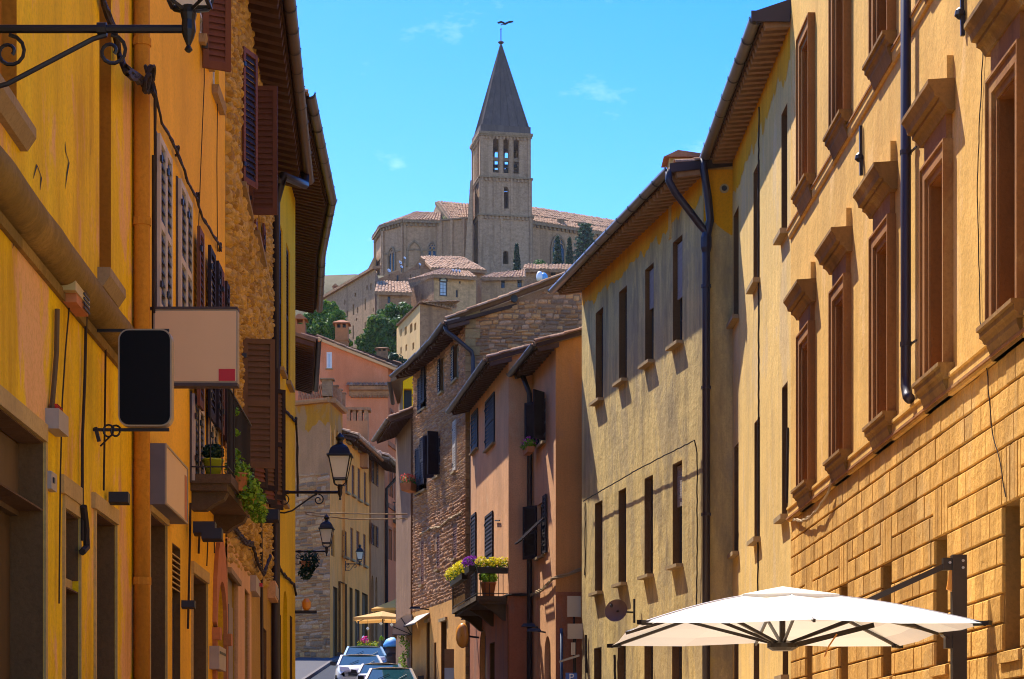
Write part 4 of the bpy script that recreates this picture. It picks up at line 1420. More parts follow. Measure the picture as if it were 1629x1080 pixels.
t = root('meter_box', 'pale meter box beside the dark drainpipe', 'electrical box', WC.P(a, c, 0))
part(MB().wbox(WC, a, b, c, d, 0, .14), 'casing', M['white'], t)
part(MB().wbox(WC, a + .1, b - .1, c + .05, d - .05, .14, .15), 'door', M['plastic_grey'], t)
# dark drainpipe from gutter to ground
g0 = WC.P(WC.u(481, ov), zgC, ov + .05)
q = WC.P(WC.L - .25, 0, .09)
m = MB().tube([g0, g0 - Vector((0, 0, .25)), WC.P(WC.L - .8, zgC - .55, .25), Vector((q.x, q.y, zgC - .9)), Vector((q.x, q.y, 5)), Vector((q.x, q.y, 0))], .085, 8)
part(m, 'drainpipe', M['pipe_dark'], hC, smooth=True)
conduit(WC, [(414, 790), (416, 900), (417, 1080)], .03, 'conduit', 'pipe_dark', hC, .05)
slung('cable_run', 'sagging black cables between the stone house and its drainpipe', [onw(WC, 362, 805, .1), onw(WC, 372, 838, .1), onw(WC, 390, 862, .1), onw(WC, 402, 866, .1), onw(WC, 412, 900, .12), onw(WC, 420, 912, .15), onw(WC, 430, 885, .2)], .02, 'cable', 3, .03)
box_light(WC, 428, 818, .35, .3, 'floodlight', 'black floodlight on the dark drainpipe below the street lamp arm')

# --- far yellow house with the wide eaves
hD = root('yellow_house', 'bright yellow house with wide dark eaves behind the left stone house', 'house', (*WD.p0, 0))
ovD = .70
zgD = (WD.z(506, 206, ovD + .1) + WD.z(530, 322, ovD + .1)) / 2 - .1
zwD = zgD + .22 * ovD
dops = [WD.rect(444, 449.5, 360, 590), WD.rect(455.5, 461, 394, 612), WD.rect(448, 453, 660, 800)]
arch = WD.rect(450.5, 457, 940, 1100); dops.append((arch[0], arch[1], -0.5, arch[3], .4))
dr = WD.rect(461, 465, 980, 1100); dops.append((dr[0], dr[1], -0.5, dr[3]))
dr2 = WD.rect(438.5, 447, 975, 1100); dops.append((dr2[0], dr2[1], -0.5, dr2[3]))
gable_block(hD, WD, 0, WD.L, -1, zwD, 9, 'yellow', dops, .12)
for op in dops[:3]:
    window(WD, op, hD, .1, 'frame_white', 'pane', (1, 3))
    sill(WD, op[0], op[1], op[2], hD)
    wall_shutter(WD, op[0] + .03, op[1] - .03, op[2], op[3], hD, 'shutter_dark', 'shutter_dark', o=-.06, indiv=False)
for op in dops[3:]: door(WD, op, hD, 'door_brown', .1, 3)
eave(hD, WD, -1.2, WD.L, zwD, zgD, ovD, 5, .22, 'soffit', 'rafter', .26, 'gutter_grey', .10, rafter=(.12, .12))
# the house turns the corner: second stretch of wall and eaves
W2 = Wall(WD.p1, WD.p1 + Vector((-.66, 4.7)), True)
W3 = Wall(W2.p1, W2.p1 + Vector((-.62, 6.0)))
for Wn in (W2, W3):
    gable_block(hD, Wn, 0, Wn.L, -1, zwD, 8, 'yellow', [], .1)
    eave(hD, Wn, 0, Wn.L, zwD, zgD, ovD, 5, .22, 'soffit', 'rafter', .26, 'gutter_grey', .10, rafter=(.12, .12))
conduit(WD, [(437, 690), (438, 760), (437, 900), (437, 1080)], .05, 'drainpipe', 'pipe_dark', hD, .08)
slung('cable_run', 'looped black cable crossing the bright yellow house', [onw(WD, 436, 605), onw(WD, 445, 640), onw(WD, 456, 655), onw(WD, 471, 672, .02), onw(WD, 473, 700, .02), onw(WD, 474, 790, .02)], .022, 'cable', 2, .02,
      [(onw(WD, 450, 638), .09), (onw(WD, 471, 670), .08)])
slung('cable_run', 'low black cable drooping along the yellow house above its doors', [onw(WD, 438, 890), onw(WD, 450, 912), onw(WD, 468, 930), onw(WD, 471, 945)], .022, 'cable', 2, .02)
c_ = WD.P(WD.L - .1, 0, .2)
t = root('wall_lamp', 'small amber wall lamp at the corner of the yellow house', 'light', WD.P(WD.L - .1, WD.z(470, 975), .1))
q = WD.P(WD.L - .1, WD.z(470, 972), .25)
part(MB().lathe(q, [(.04, 0), (.09, .05), (.10, .18), (.05, .26)], 10), 'globe', M['amber'], t)
part(MB().beam(q - Vector((.25, 0, .03)), q + Vector((.22, 0, -.03)), .12, .06), 'arm', M['iron'], t)

# --- low roof of the house beyond the corner
WE = Wall((-6.16, 58.5), (-6.9, 65.5), True)
hE = root('low_tiled_house', 'brown house whose old tiled eaves jut out past the yellow house', 'house', (*WE.p0, gz(-7, 60)))
zE = Zh(556, 59)
gable_block(hE, WE, 0, WE.L, 2, zE + .3, 7, 'village3', [], .1)
eave(hE, WE, -.6, WE.L, zE + .3, zE, .62, 4, .3, 'soffit_brown', 'rafter', .3, 'pipe_dark', .08, rafter=(.14, .14))
rv = root('brick_chimney', 'small capped brick chimney peeping over the low tiled eaves', 'chimney', at(478, 520, 66))
c = at(478, 520, 66)
part(MB().box(c.x - .17, c.x + .17, c.y - .2, c.y + .2, c.z - 2, c.z + .05), 'stack', M['terracotta'], rv)
m = MB().box(c.x - .15, c.x - .09, c.y - .2, c.y + .2, c.z + .05, c.z + .2).box(c.x + .09, c.x + .15, c.y - .2, c.y + .2, c.z + .05, c.z + .2)
part(m, 'vent_pier', M['terracotta'], rv)
part(MB().hexa([(c.x - .24, c.y - .3, c.z + .2), (c.x + .24, c.y - .3, c.z + .2), (c.x + .24, c.y + .3, c.z + .2), (c.x - .24, c.y + .3, c.z + .2), (c.x - .03, c.y - .3, c.z + .36), (c.x + .03, c.y - .3, c.z + .36), (c.x + .03, c.y + .3, c.z + .36), (c.x - .03, c.y + .3, c.z + .36)]), 'cap', M['tile_red'], rv)
# ------------------------------------------------------------------ right side of the street
KR = (762 - CX) / F
def rp(Y, D=5.0): return (D + KR * Y, Y)
WP = Wall(rp(11.0), rp(33.27))                       # palazzo; u = Y - 11 (nearly)
WQ = Wall(rp(33.27), rp(40.9))                       # tall cream house, same line
hP = root('palazzo', 'tall palazzo with brown stone window surrounds and rusticated ground floor', 'palazzo', (*WP.p0, 0))
def uY(Y): return (Y - 11.0) * WP.L / 22.27
far_edges = [14.15, 17.15, 20.15, 23.14, 26.14, 29.13, 32.12]   # far side of each window surround
Z_STR, Z_SILL, Z_TOP = 5.50, 5.83, 7.97
Z2_SILL, Z2_TOP = 10.38, 12.55
fo, up_o, gr = [], [], []
cents = []
for fe in far_edges:
    c = uY(fe) - .68
    cents.append(c)
    fo.append((c - .36, c + .36, Z_SILL, Z_TOP))
    up_o.append((c - .36, c + .36, Z2_SILL, Z2_TOP))
    gr.append((c - .30, c + .36, 2.6735, 4.066))
gable_block(hP, WP, 0, WP.L, Z_STR, 17, 10, 'palazzo', fo + up_o, .18)
ZB = Z_STR
base = MB(); wall_sheet(base, WP.shift(-.035), 0, WP.L, -1, ZB, gr, .45)
base.quad(WP.P(0, -1, -.035), WP.P(0, -1, -9), WP.P(0, ZB, -9), WP.P(0, ZB, -.035))
gw = part(base, 'ground_floor', M['joint'], hP)
# rusticated blocks, each with its own faces
rnd = random.Random(5)
blocks = []
course = .2785
ztops = [Z_STR, 5.18]
while ztops[-1] > -0.4: ztops.append(ztops[-1] - course)
for zi, (zt_, zb_) in enumerate(zip(ztops, ztops[1:])):
    u = -rnd.uniform(0, .3)
    while u < WP.L:
        w = rnd.choice((.30, .34, .36, .36, .40, .44))
        a, b = max(u, 0), min(u + w, WP.L - .01)
        u += w
        if b - a < .06: continue
        segs = [(a, b)]
        for o in gr:
            if o[2] < (zt_ + zb_) / 2 < o[3]:
                ns = []
                for p, q in segs:
                    if q <= o[0] or p >= o[1]: ns.append((p, q)); continue
                    if p < o[0] - .05: ns.append((p, o[0]))
                    if q > o[1] + .05: ns.append((o[1], q))
                segs = ns
        # flat arches over the windows are built apart
        for o in gr:
            if zb_ > o[3] - .05 and zt_ < o[3] + 2 * course + .05:
                ns = []
                for p, q in segs:
                    if q <= o[0] - .02 or p >= o[1] + .02: ns.append((p, q)); continue
                    if p < o[0] - .07: ns.append((p, o[0] - .02))
                    if q > o[1] + .07: ns.append((o[1] + .02, q))
                segs = ns
        blocks += [(p, q, zb_, zt_) for p, q in segs if q - p > .05]
for o in gr:                                          # voussoirs
    n = 7
    z0 = o[3]; z1 = o[3] + 2 * course
    for i in range(n):
        p = lerp(o[0] - .02, o[1] + .02, i / n); q = lerp(o[0] - .02, o[1] + .02, (i + 1) / n)
        blocks.append((p, q, z0, z1))
def block_mb(p, q, z0, z1, off):
    m = MB(); W = WP
    g = .004; gh = .024; e = .010; d0 = -.034; d1 = off
    f = []
    a, b, c, d = p + g, q - g, z0 + gh * .6, z1 - gh * .4
    outer = [(a, c), (b, c), (b, d), (a, d)]
    ex = .005
    inner = [(a + ex, c + e), (b - ex, c + e), (b - ex, d - e), (a + ex, d - e)]
    m.v = [tuple(W.P(u, z, d0)) for u, z in outer] + [tuple(W.P(u, z, d1 - .008)) for u, z in outer] + [tuple(W.P(u, z, d1)) for u, z in inner]
    for k in range(4):
        j = (k + 1) % 4
        m.f.append((k, j, 4 + j, 4 + k)); m.f.append((4 + k, 4 + j, 8 + j, 8 + k))
    m.f.append((8, 9, 10, 11))
    return m
vis = [b for b in blocks if b[3] > 2.2]
order = sorted(vis, key=lambda b: -(b[1] - b[0]) * (b[3] - b[2]) / (11.0 + b[0]) ** 3 if 18.6 < 11.0 + b[0] else 1)
one = set(order[:300])
rest = MB()
for b in blocks:
    m = block_mb(*b, rnd.uniform(-.006, .006))
    if b in one: part(m, 'stone_block', M['rustic'], gw)
    else: rest.add(m.v, m.f)
part(rest, 'stone_blocks', M['rustic_many'], gw, kind='stuff')
for i, o in enumerate(gr):
    window(WP, o, hP, .42, 'frame_dark', 'pane', (1, 2))
    part(MB().profile(WP, [(-.03, o[2] - .11), (.035, o[2] - .11), (.035, o[2] - .01), (-.03, o[2] + .01), (-.4, o[2] + .01), (-.4, o[2] - .1)], o[0] - .06, o[1] + .06), 'sill', M['rustic'], hP)
    g = MB()                                          # wrought grille set in the reveal
    for k in range(6):
        uu = lerp(o[0] + .06, o[1] - .06, k / 5)
        g.tube([WP.P(uu, o[2], -.27), WP.P(uu, o[3], -.27)], .010, 5)
    for k in range(1, 6):
        zz = lerp(o[2], o[3], k / 6)
        g.beam(WP.P(o[0], zz, -.27), WP.P(o[1], zz, -.27), .03, .012)
        for q in range(5):
            uu = lerp(o[0] + .06, o[1] - .06, (q + .5) / 5)
            g.lathe(WP.P(uu, zz - .02, -.255), [(.005, 0), (.022, .02), (.005, .04)], 6)
    part(g, 'grille', M['iron'], hP)
# string courses
part(MB().profile(WP, [(0, Z_STR - .01), (.045, Z_STR - .01), (.055, Z_STR + .07), (.045, Z_STR + .08), (.045, Z_STR + .17), (.07, Z_STR + .18), (.07, Z_STR + .215), (0, Z_STR + .23)], 0, WP.L), 'string_course', M['palazzo'], hP)
part(MB().wbox(WP, 0, WP.L, Z_STR + .02, Z_STR + .05, .05, .075), 'string_fillet', M['trim'], hP)
part(MB().profile(WP, [(0, 10.02), (.03, 10.02), (.045, 10.06), (.045, 10.15), (.06, 10.16), (.06, 10.19), (0, 10.2)], 0, WP.L), 'string_course', M['palazzo'], hP)
part(MB().wbox(WP, 0, WP.L, 10.155, 10.185, .055, .068), 'string_fillet', M['trim'], hP)

def surround(c, zs, zt, top, parent):
    """stone window surround: architrave in two steps, sill on a moulded corbel, and (piano nobile) frieze and cornice"""
    W = WP
    hw = .36
    m = MB()
    for (i0, i1, o) in ((hw, hw + .075, .05), (hw + .075, hw + .21, .085)):
        m.wbox(W, c - i1, c - i0, zs, zt + i1 - hw, 0, o)
        m.wbox(W, c + i0, c + i1, zs, zt + i1 - hw, 0, o)
        m.wbox(W, c - i0, c + i0, zt + i0 - hw, zt + i1 - hw, 0, o)
    m.wbox(W, c - hw - .235, c - hw - .21, zs, zt + .235, 0, .11); m.wbox(W, c + hw + .21, c + hw + .235, zs, zt + .235, 0, .11)
    m.wbox(W, c - hw - .21, c + hw + .21, zt + .21, zt + .235, 0, .11)
    fr = part(m, 'surround', M['trim'], parent)
    # inner wooden frame and brown reveal linings
    m = MB()
    m.wbox(W, c - hw, c - hw + .02, zs, zt, -.165, .03); m.wbox(W, c + hw - .02, c + hw, zs, zt, -.165, .03)
    m.wbox(W, c - hw + .02, c + hw - .02, zt - .02, zt, -.165, .03)
    part(m, 'lining', M['lining'], fr)
    # sill
    s = MB().profile(W, [(0, zs - .16), (.10, zs - .16), (.12, zs - .12), (.15, zs - .10), (.15, zs - .05), (.18, zs - .04), (.18, zs), (0, zs)], c - .66, c + .66)
    s.profile(W, [(0, zs - .34), (.05, zs - .34), (.07, zs - .27), (.10, zs - .2), (.10, zs - .16), (0, zs - .16)], c - .56, c + .56)
    part(s, 'sill', M['trim_dark'], parent)
    if top:
        zc = zt + .235
        part(MB().wbox(W, c - hw - .18, c + hw + .18, zc, zc + .27, 0, .065), 'frieze', M['trim'], fr)
        zc += .27
        k = MB().profile(W, [(0, zc), (.085, zc), (.10, zc + .03), (.13, zc + .07), (.17, zc + .09), (.17, zc + .13), (.22, zc + .14), (.235, zc + .2), (.27, zc + .25), (.29, zc + .27), (.29, zc + .315), (0, zc + .335)], c - hw - .33, c + hw + .33)
        cn = part(k, 'cornice', M['trim_dark'], fr)
        part(MB().wbox(W, c - hw - .24, c + hw + .24, zc + .335, zc + .60, 0, .07), 'blocking', M['palazzo'], fr)
for i, c in enumerate(cents):
    surround(c, Z_SILL, Z_TOP, True, hP)
    surround(c, Z2_SILL, Z2_TOP, False, hP)
    for op in (fo[i], up_o[i]):
        window(WP, op, hP, .165, 'frame_dark', 'pane', (1, 3), .07)
# downpipe of the palazzo
pu = WP.u(1441, .1)
m = MB().tube([WP.P(pu, 16, .1), WP.P(pu, Z_SILL + .28, .1), WP.P(pu, Z_SILL + .12, .1), WP.P(pu - .1, Z_SILL - .02, .1), WP.P(pu - .22, Z_SILL - .07, .1)], .062, 10)
pp = part(m, 'downpipe', M['pipe_dark'], hP, smooth=True)
m = MB()
for z in (6.4, 8.6, 10.8, 13): m.tube([WP.P(pu, z, .1), WP.P(pu, z + .05, .1)], .07, 10); m.beam(WP.P(pu, z + .02, .05), WP.P(pu - .25, z + .02, .03), .02, .02)
part(m, 'clip', M['pipe_dark'], pp)
# crack wires and iron ties on the plaster
def wall_wire(W, pts, r, mat, parent, o=.012, name='wire'):
    path = [W.P(*W.uz(x, y, o), o) for x, y in pts]
    out = []
    for a, b in zip(path, path[1:]):
        n = max(2, int((b - a).length / .12))
        for i in range(n): out.append(a.lerp(b, i / n) + W.P(0, 0, random.uniform(0, .01)) - W.P(0, 0, 0) + Vector((0, random.uniform(-.012, .012), 0)))
    out.append(path[-1])
    return part(MB().tube(out, r, 5), name, M[mat], parent)
wall_wire(WP, [(1567, 45), (1564, 95), (1560, 180), (1557, 250), (1556, 330), (1558, 420), (1560, 510), (1566, 545)], .006, 'cable', hP)
wall_wire(WP, [(1566, 545), (1572, 600), (1580, 690), (1590, 730), (1600, 790)], .006, 'cable', hP)
wall_wire(WP, [(1327, 610), (1326, 650), (1324, 690)], .012, 'cable', hP)
for x, y in ((1373, 243), (1535, 12)):
    a, z = WP.uz(x, y)
    t = MB().beam(WP.P(a, z + .35, .03), WP.P(a - .03, z - .3, .03), .04, .04)
    t.lathe(WP.P(a, z - .12, .05), [(.02, 0), (.06, .04), (.05, .09), (.02, .12)], 8)
    part(t, 'anchor_iron', M['iron'], hP)
slung('cable_run', 'pale cable sagging below the last palazzo window sill', [onw(WP, 1326, 752, .05), onw(WP, 1318, 782, .08), onw(WP, 1300, 812, .1), onw(WP, 1280, 828, .08), onw(WP, 1262, 827, .04)], .018, 'cable_pale', 2, .012)

# --- tall cream house with the deep eaves
hQ = root('tall_cream_house', 'tall weathered cream house with deep eaves joining the palazzo', 'house', (*WQ.p0, gz(4.4, 36)))
qo = [WQ.rect(1243, 1252.5, 172, 372, 1248), WQ.rect(1198.5, 1208.5, 265, 452, 1203), WQ.rect(1166.8, 1175, 335, 508, 1171),
      WQ.rect(1244, 1253, 612, 822, 1248), WQ.rect(1200, 1209, 668, 858, 1204), WQ.rect(1168, 1175, 708, 880, 1171),
      WQ.rect(1245, 1254, 985, 1075, 1248), WQ.rect(1199, 1208, 1000, 1110, 1204), WQ.rect(1168, 1175, 1010, 1110, 1171)]
zwQ = (WQ.z(1254, 62) + WQ.z(1170, 266)) / 2
zgQ0 = zwQ + .35
gable_block(hQ, WQ, 0, WQ.L, -1, zgQ0, 10, 'cream2', qo, .2)
for i, op in enumerate(qo):
    window(WQ, op, hQ, .17, 'frame_dark', 'blind' if i in (1, 4) else 'pane', (1, 2))
    sill(WQ, op[0], op[1], op[2], hQ, out=.13, h=.08, over=.08)
    lining(WQ, op, hQ, .17)
ovQ = .46
zgQ = (WQ.z(1196, 15, ovQ + .15) + WQ.z(1119, 252, ovQ + .15)) / 2 - .08
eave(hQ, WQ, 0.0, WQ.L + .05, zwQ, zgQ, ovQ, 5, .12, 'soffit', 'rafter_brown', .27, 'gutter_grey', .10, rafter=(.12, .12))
part(MB().quad(WQ.P(-.02, zgQ - .05, ovQ + .1), WQ.P(-.02, zgQ + .16, ovQ + .1), WQ.P(-.02, zgQ + .36, -.02), WQ.P(-.02, zgQ + .12, -.02)).wbox(WQ, -.05, -.02, zgQ - .02, zgQ + .15, .02, ovQ + .18), 'verge_board', M['pipe_dark'], hQ)
# yellow limewash left under the eaves: irregular lower edge
def limewash(W, u0, u1, ztop, drop, parent, mat='limestain'):
    m = MB(); n = int((u1 - u0) / .12)
    lo = [ztop - drop * (1 + .45 * mnoise.noise(Vector((u0 + i * .12, 3.1, 0)) * 1.1) + .28 * mnoise.noise(Vector((i * .4, 9, 0))) + .22 * mnoise.noise(Vector((i * 1.3, 4, 0)))) for i in range(n + 1)]
    for i in range(n):
        a, b = u0 + (u1 - u0) * i / n, u0 + (u1 - u0) * (i + 1) / n
        m.quad(W.P(a, lo[i], .005), W.P(b, lo[i + 1], .005), W.P(b, ztop, .005), W.P(a, ztop, .005))
    return part(m, 'limewash_band', M[mat], parent)
limewash(WQ, .05, WQ.L - .05, zgQ + .1, .75, hQ)
wall_wire(WQ, [(1208, 170), (1207, 260), (1207, 660), (1206, 860), (1206, 1000)], .014, 'cable', hQ)
wall_wire(WQ, [(1254, 680), (1253, 740), (1252, 800)], .02, 'cable', hQ)

# --- cream house set forward, with four windows to a floor
pC = Vector((X(1118, 41.0), 41.0))
dC = Vector(((144 - CX) / F, 1))
WR = Wall(pC, pC + dC * 10.1)
hR = root('stained_cream_house', 'grey stained cream house with eight tall narrow windows and dark downpipe', 'house', (*WR.p0, gz(3.7, 41)))
ro = []
for xc, hwid, yt, yb in ((953.5, 6, 493, 637), (991, 6.2, 459, 606), (1033, 6.8, 423, 577), (1078, 7.6, 379, 547)):
    ro.append(WR.rect(xc - hwid, xc + hwid, yt, yb, xc))
for xc, hwid, yt, yb in ((952.5, 6, 798, 942), (990, 6.2, 778, 928), (1032, 6.8, 758, 915), (1077.5, 7.6, 735, 899)):
    ro.append(WR.rect(xc - hwid, xc + hwid, yt, yb, xc))
for xc, hwid, yt, yb in ((951, 6, 1030, 1110), (989, 6.5, 1026, 1110), (1032, 7, 1018, 1110), (1077, 8, 1012, 1110)):
    ro.append(WR.rect(xc - hwid, xc + hwid, yt, yb, xc))
zwR = (WR.z(1117, 270) + WR.z(928, 455)) / 2
gable_block(hR, WR, 0, WR.L, -1, zwR + .06, 10, 'cream', ro, .24)
for i, op in enumerate(ro):
    w = window(WR, op, hR, .2, 'frame_dark', 'pane', (1, 3))
    lining(WR, op, hR, .2)
    if i < 8: sill(WR, op[0], op[1], op[2], hR, out=.15, h=.07, over=.07)
    if i in (2, 3, 7):                                # rolled shutter let half down
        h = (op[3] - op[2]) * (.55 if i == 3 else .42)
        m = MB()
        n = int(h / .05)
        for k in range(n): m.wbox(WR, op[0] + .02, op[1] - .02, op[3] - h + k * .05, op[3] - h + k * .05 + .043, -.12, -.095)
        part(m, 'roller_slats', M['blind'], w, kind='stuff')
ovR = .62
zgR = (WR.z(1063, 268, ovR + .1) + WR.z(887, 452, ovR + .1)) / 2 - .07
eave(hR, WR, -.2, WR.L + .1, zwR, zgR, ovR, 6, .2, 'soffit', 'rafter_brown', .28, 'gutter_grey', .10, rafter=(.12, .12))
limewash(WR, .05, WR.L - .05, zwR + .06, .60, hR)
# near end wall of this house and its verge
WRe = Wall(pC, pC + Vector((.75, -.02)))
m = MB().quad(WRe.P(0, -1), WRe.P(.75, -1), WRe.P(.75, zwR + .3), WRe.P(0, zwR))
part(m, 'end_wall', M['cream'], hR)
limewash(WRe, .02, .7, zwR, 1.1, hR)
vb = MB(); A = WR.P(-.22, zgR - .03, ovR + .12); B = WR.P(-.22, zgR + .26, -1.2)
vb.hexa([A, A + Vector((0, .03, 0)), B + Vector((0, .03, 0)), B, A + Vector((0, 0, .17)), A + Vector((0, .03, .17)), B + Vector((0, .03, .17)), B + Vector((0, 0, .17))])
part(vb, 'verge_board', M['pipe_dark'], hR)
verge(hR, A + Vector((.1, .1, .2)), B + Vector((.1, .1, .2)))
c = at(1084, 270, 43.5)
m = MB().box(c.x - .28, c.x + .34, c.y - .3, c.y + .3, c.z - 1.5, c.z + .16)
ch = part(m, 'chimney', M['cream'], hR)
m = MB(); z_ = c.z + .16
m.hexa([(c.x - .40, c.y - .4, z_), (c.x + .45, c.y - .4, z_), (c.x + .45, c.y + .4, z_), (c.x - .40, c.y + .4, z_), (c.x - .1, c.y - .4, z_ + .14), (c.x + .45, c.y - .4, z_ + .06), (c.x + .45, c.y + .4, z_ + .06), (c.x - .1, c.y + .4, z_ + .14)])
part(m, 'chimney_cap', M['tile_red'], ch)
m = MB(); q = WRe.P(.42, WRe.z(1148, 300, .02), .0)
m.tube([q + Vector((0, -.01, 0)), q + Vector((0, -.05, 0))], .09, 12)
part(m, 'vent', M['cream'], hR)
part(MB().tube([q + Vector((0, -.052, 0)), q + Vector((0, -.06, 0))], .055, 12), 'vent_hole', M['black'], hR)
# downpipes meeting at the corner
dpx = WRe.P(.06, 0, .10)
A = WR.P(-.15, zgR + .02, ovR + .12)
m = MB().tube([A, A - Vector((0, 0, .2)), A + Vector((.12, 0, -.42)), Vector((dpx.x - .12, dpx.y, zgR - 1.0)), Vector((dpx.x, dpx.y, zgR - 1.15)), Vector((dpx.x, dpx.y, zgR - 1.6))], .075, 10)
part(m, 'downpipe', M['pipe_dark'], hR, smooth=True)
B = WQ.P(WQ.L - .12, zgQ + .02, ovQ + .12)
m = MB().tube([B, B - Vector((0, 0, .25)), Vector((dpx.x + .03, dpx.y - .1, zgR - .5)), Vector((dpx.x + .08, dpx.y, zgR - .9)), Vector((dpx.x, dpx.y, zgR - 1.3)), Vector((dpx.x, dpx.y, zgR - 2)), Vector((dpx.x, dpx.y, 0.5))], .08, 10)
dq = part(m, 'downpipe', M['pipe_dark'], hR, smooth=True)
m = MB()
for z in (4, 6.5, 9, 11): m.tube([Vector((dpx.x, dpx.y, z)), Vector((dpx.x, dpx.y, z + .06))], .10, 10)
m.lathe((dpx.x, dpx.y, zgR - 1.55), [(.08, 0), (.11, .1), (.11, .3), (.08, .4)], 10)
part(m, 'clip', M['pipe_dark'], dq)
# cable stretched over the lower windows, standing off the wall on pegs
cab = [(928, 797), (966, 775), (1012, 748), (1050, 728), (1086, 710), (1105, 700)]
pts = [WR.P(*WR.uz(x, y, .16), .16) for x, y in cab]
slung('wall_cable', 'thin cable stretched on pegs above the lower windows of the stained house', pts + [WR.P(*WR.uz(1109, 720, .05), .05), WR.P(*WR.uz(1109, 900, .05), .05), WR.P(*WR.uz(1108, 965, .05), .05)], .014, 'cable', 1)
wall_wire(WR, [(931, 800), (931, 900), (930, 915)], .014, 'cable', hR)
# satellite dish
dc = at(980, 971, 45.4)
t = root('satellite_dish', 'round rusty satellite dish on the stained cream house', 'satellite dish', dc)
m = MB(); ax = Vector((-.35, -.9, .25)).normalized()
a_ = ax.orthogonal().normalized(); b_ = ax.cross(a_)
rings = [(0, -.07), (.09, -.06), (.17, -.035), (.23, 0)]
bs = None
for r_, h in rings[1:]:
    for k in range(20):
        q = 2 * math.pi * k / 20
        m.v.append(tuple(dc + (a_ * math.cos(q) + b_ * math.sin(q)) * r_ * 1.12 + ax * h))
m.v.append(tuple(dc + ax * -.07))
for i in range(2):
    for k in range(20): m.f.append((i * 20 + k, i * 20 + (k + 1) % 20, (i + 1) * 20 + (k + 1) % 20, (i + 1) * 20 + k))
for k in range(20): m.f.append((60, (k + 1) % 20, k))
part(m, 'reflector', M['dish'], t, smooth=True)
part(MB().tube([dc + ax * -.05, dc + Vector((.16, .1, -.02)), dc + Vector((.42, .35, -.02))], .022, 6), 'arm', M['iron'], t)
part(MB().tube([dc + b_ * -.2, dc + ax * .22 + b_ * -.05], .012, 5).lathe(dc + ax * .22 + b_ * -.05, [(.02, -.04), (.035, 0), (.02, .05)], 8), 'receiver', M['iron'], t)
part(MB().tube([dc + Vector((.42, .35, -.25)), dc + Vector((.42, .35, .28))], .025, 6), 'mast', M['iron'], t)
# folded awning arms and thin pipes low on this wall
for x, y0, y1 in ((932, 1010, 1070), (978, 1042, 1100)):
    wall_wire(WR, [(x, y0), (x + 1, y1)], .03, 'cable', hR, .04, 'conduit')

# --- pink houses stepping forward
e0 = Vector((X(884, 52.0), 52.0)); dE = Vector((-.156, 1))
WEr = Wall(Vector((X(930, 52.0), 52.0)), e0)          # its end wall, towards us
WEs = Wall(e0, e0 + dE * 3.5)
d0 = Vector((X(809, 55.5), 55.5))
WDr = Wall(Vector((X(851, 55.5), 55.5)), d0)
WDs = Wall(d0, d0 + dE * 7.6)
zE_ = Zh(542, 52) ; zD_ = Zh(600, 58)
hEh = root('orange_end_house', 'narrow pink house with orange end wall beside the stained cream house', 'house', (*e0, gz(e0.x, e0.y)))
zgE = 12.0; zgD_ = 12.3
zled = Zh(950, 53)
ovE = .52
def end_wall(parent, W, z0, zl, zc, zr_, matlow, mathigh, zsplit):
    """end wall under a sloping roof: zc at the street corner (u = L), zr_ at the inner end"""
    m = MB().quad(W.P(0, zsplit), W.P(W.L, zsplit), W.P(W.L, zc), W.P(0, zr_))
    a = part(m, 'end_wall', M[mathigh], parent)
    m = MB().quad(W.P(0, z0, .02), W.P(W.L, z0, .02), W.P(W.L, zsplit, .02), W.P(0, zsplit, .02))
    m.wbox(W, 0, W.L, zsplit - .03, zsplit + .05, 0, .05)
    b = part(m, 'end_base', M[matlow], parent)
    return a
end_wall(hEh, WEr, 0, 0, zgE + .25, zgE + .62, 'rust', 'orange_end', Zh(945, 52))
eo = [WEs.rect(858, 868, 632, 705, 863), WEs.rect(855, 866, 800, 885, 860)]
ar = WEs.rect(866, 876, 1012, 1110, 871); eo.append((ar[0], ar[1], 1.0, ar[3], .5))
gable_block(hEh, WEs, 0, WEs.L, -1, zgE + .3, 8, 'pink', eo, .16)
eave(hEh, WEs, -.25, WEs.L + .1, zgE + .3, zgE, ovE, 5, .3, 'soffit', 'rafter', .4, 'pipe_dark', .08)
A = WEs.P(-.2, zgE + .12, ovE + .05); B = WEs.P(-.2, zgE + .12 + .3 * 2.2, -1.7)
verge(hEh, A, B); 
m = MB().hexa([A + Vector((0, 0, -.14)), A + Vector((0, .06, -.14)), B + Vector((0, .06, -.14)), B + Vector((0, 0, -.14)), A, A + Vector((0, .06, 0)), B + Vector((0, .06, 0)), B])
part(m, 'verge_board', M['sill'], hEh)
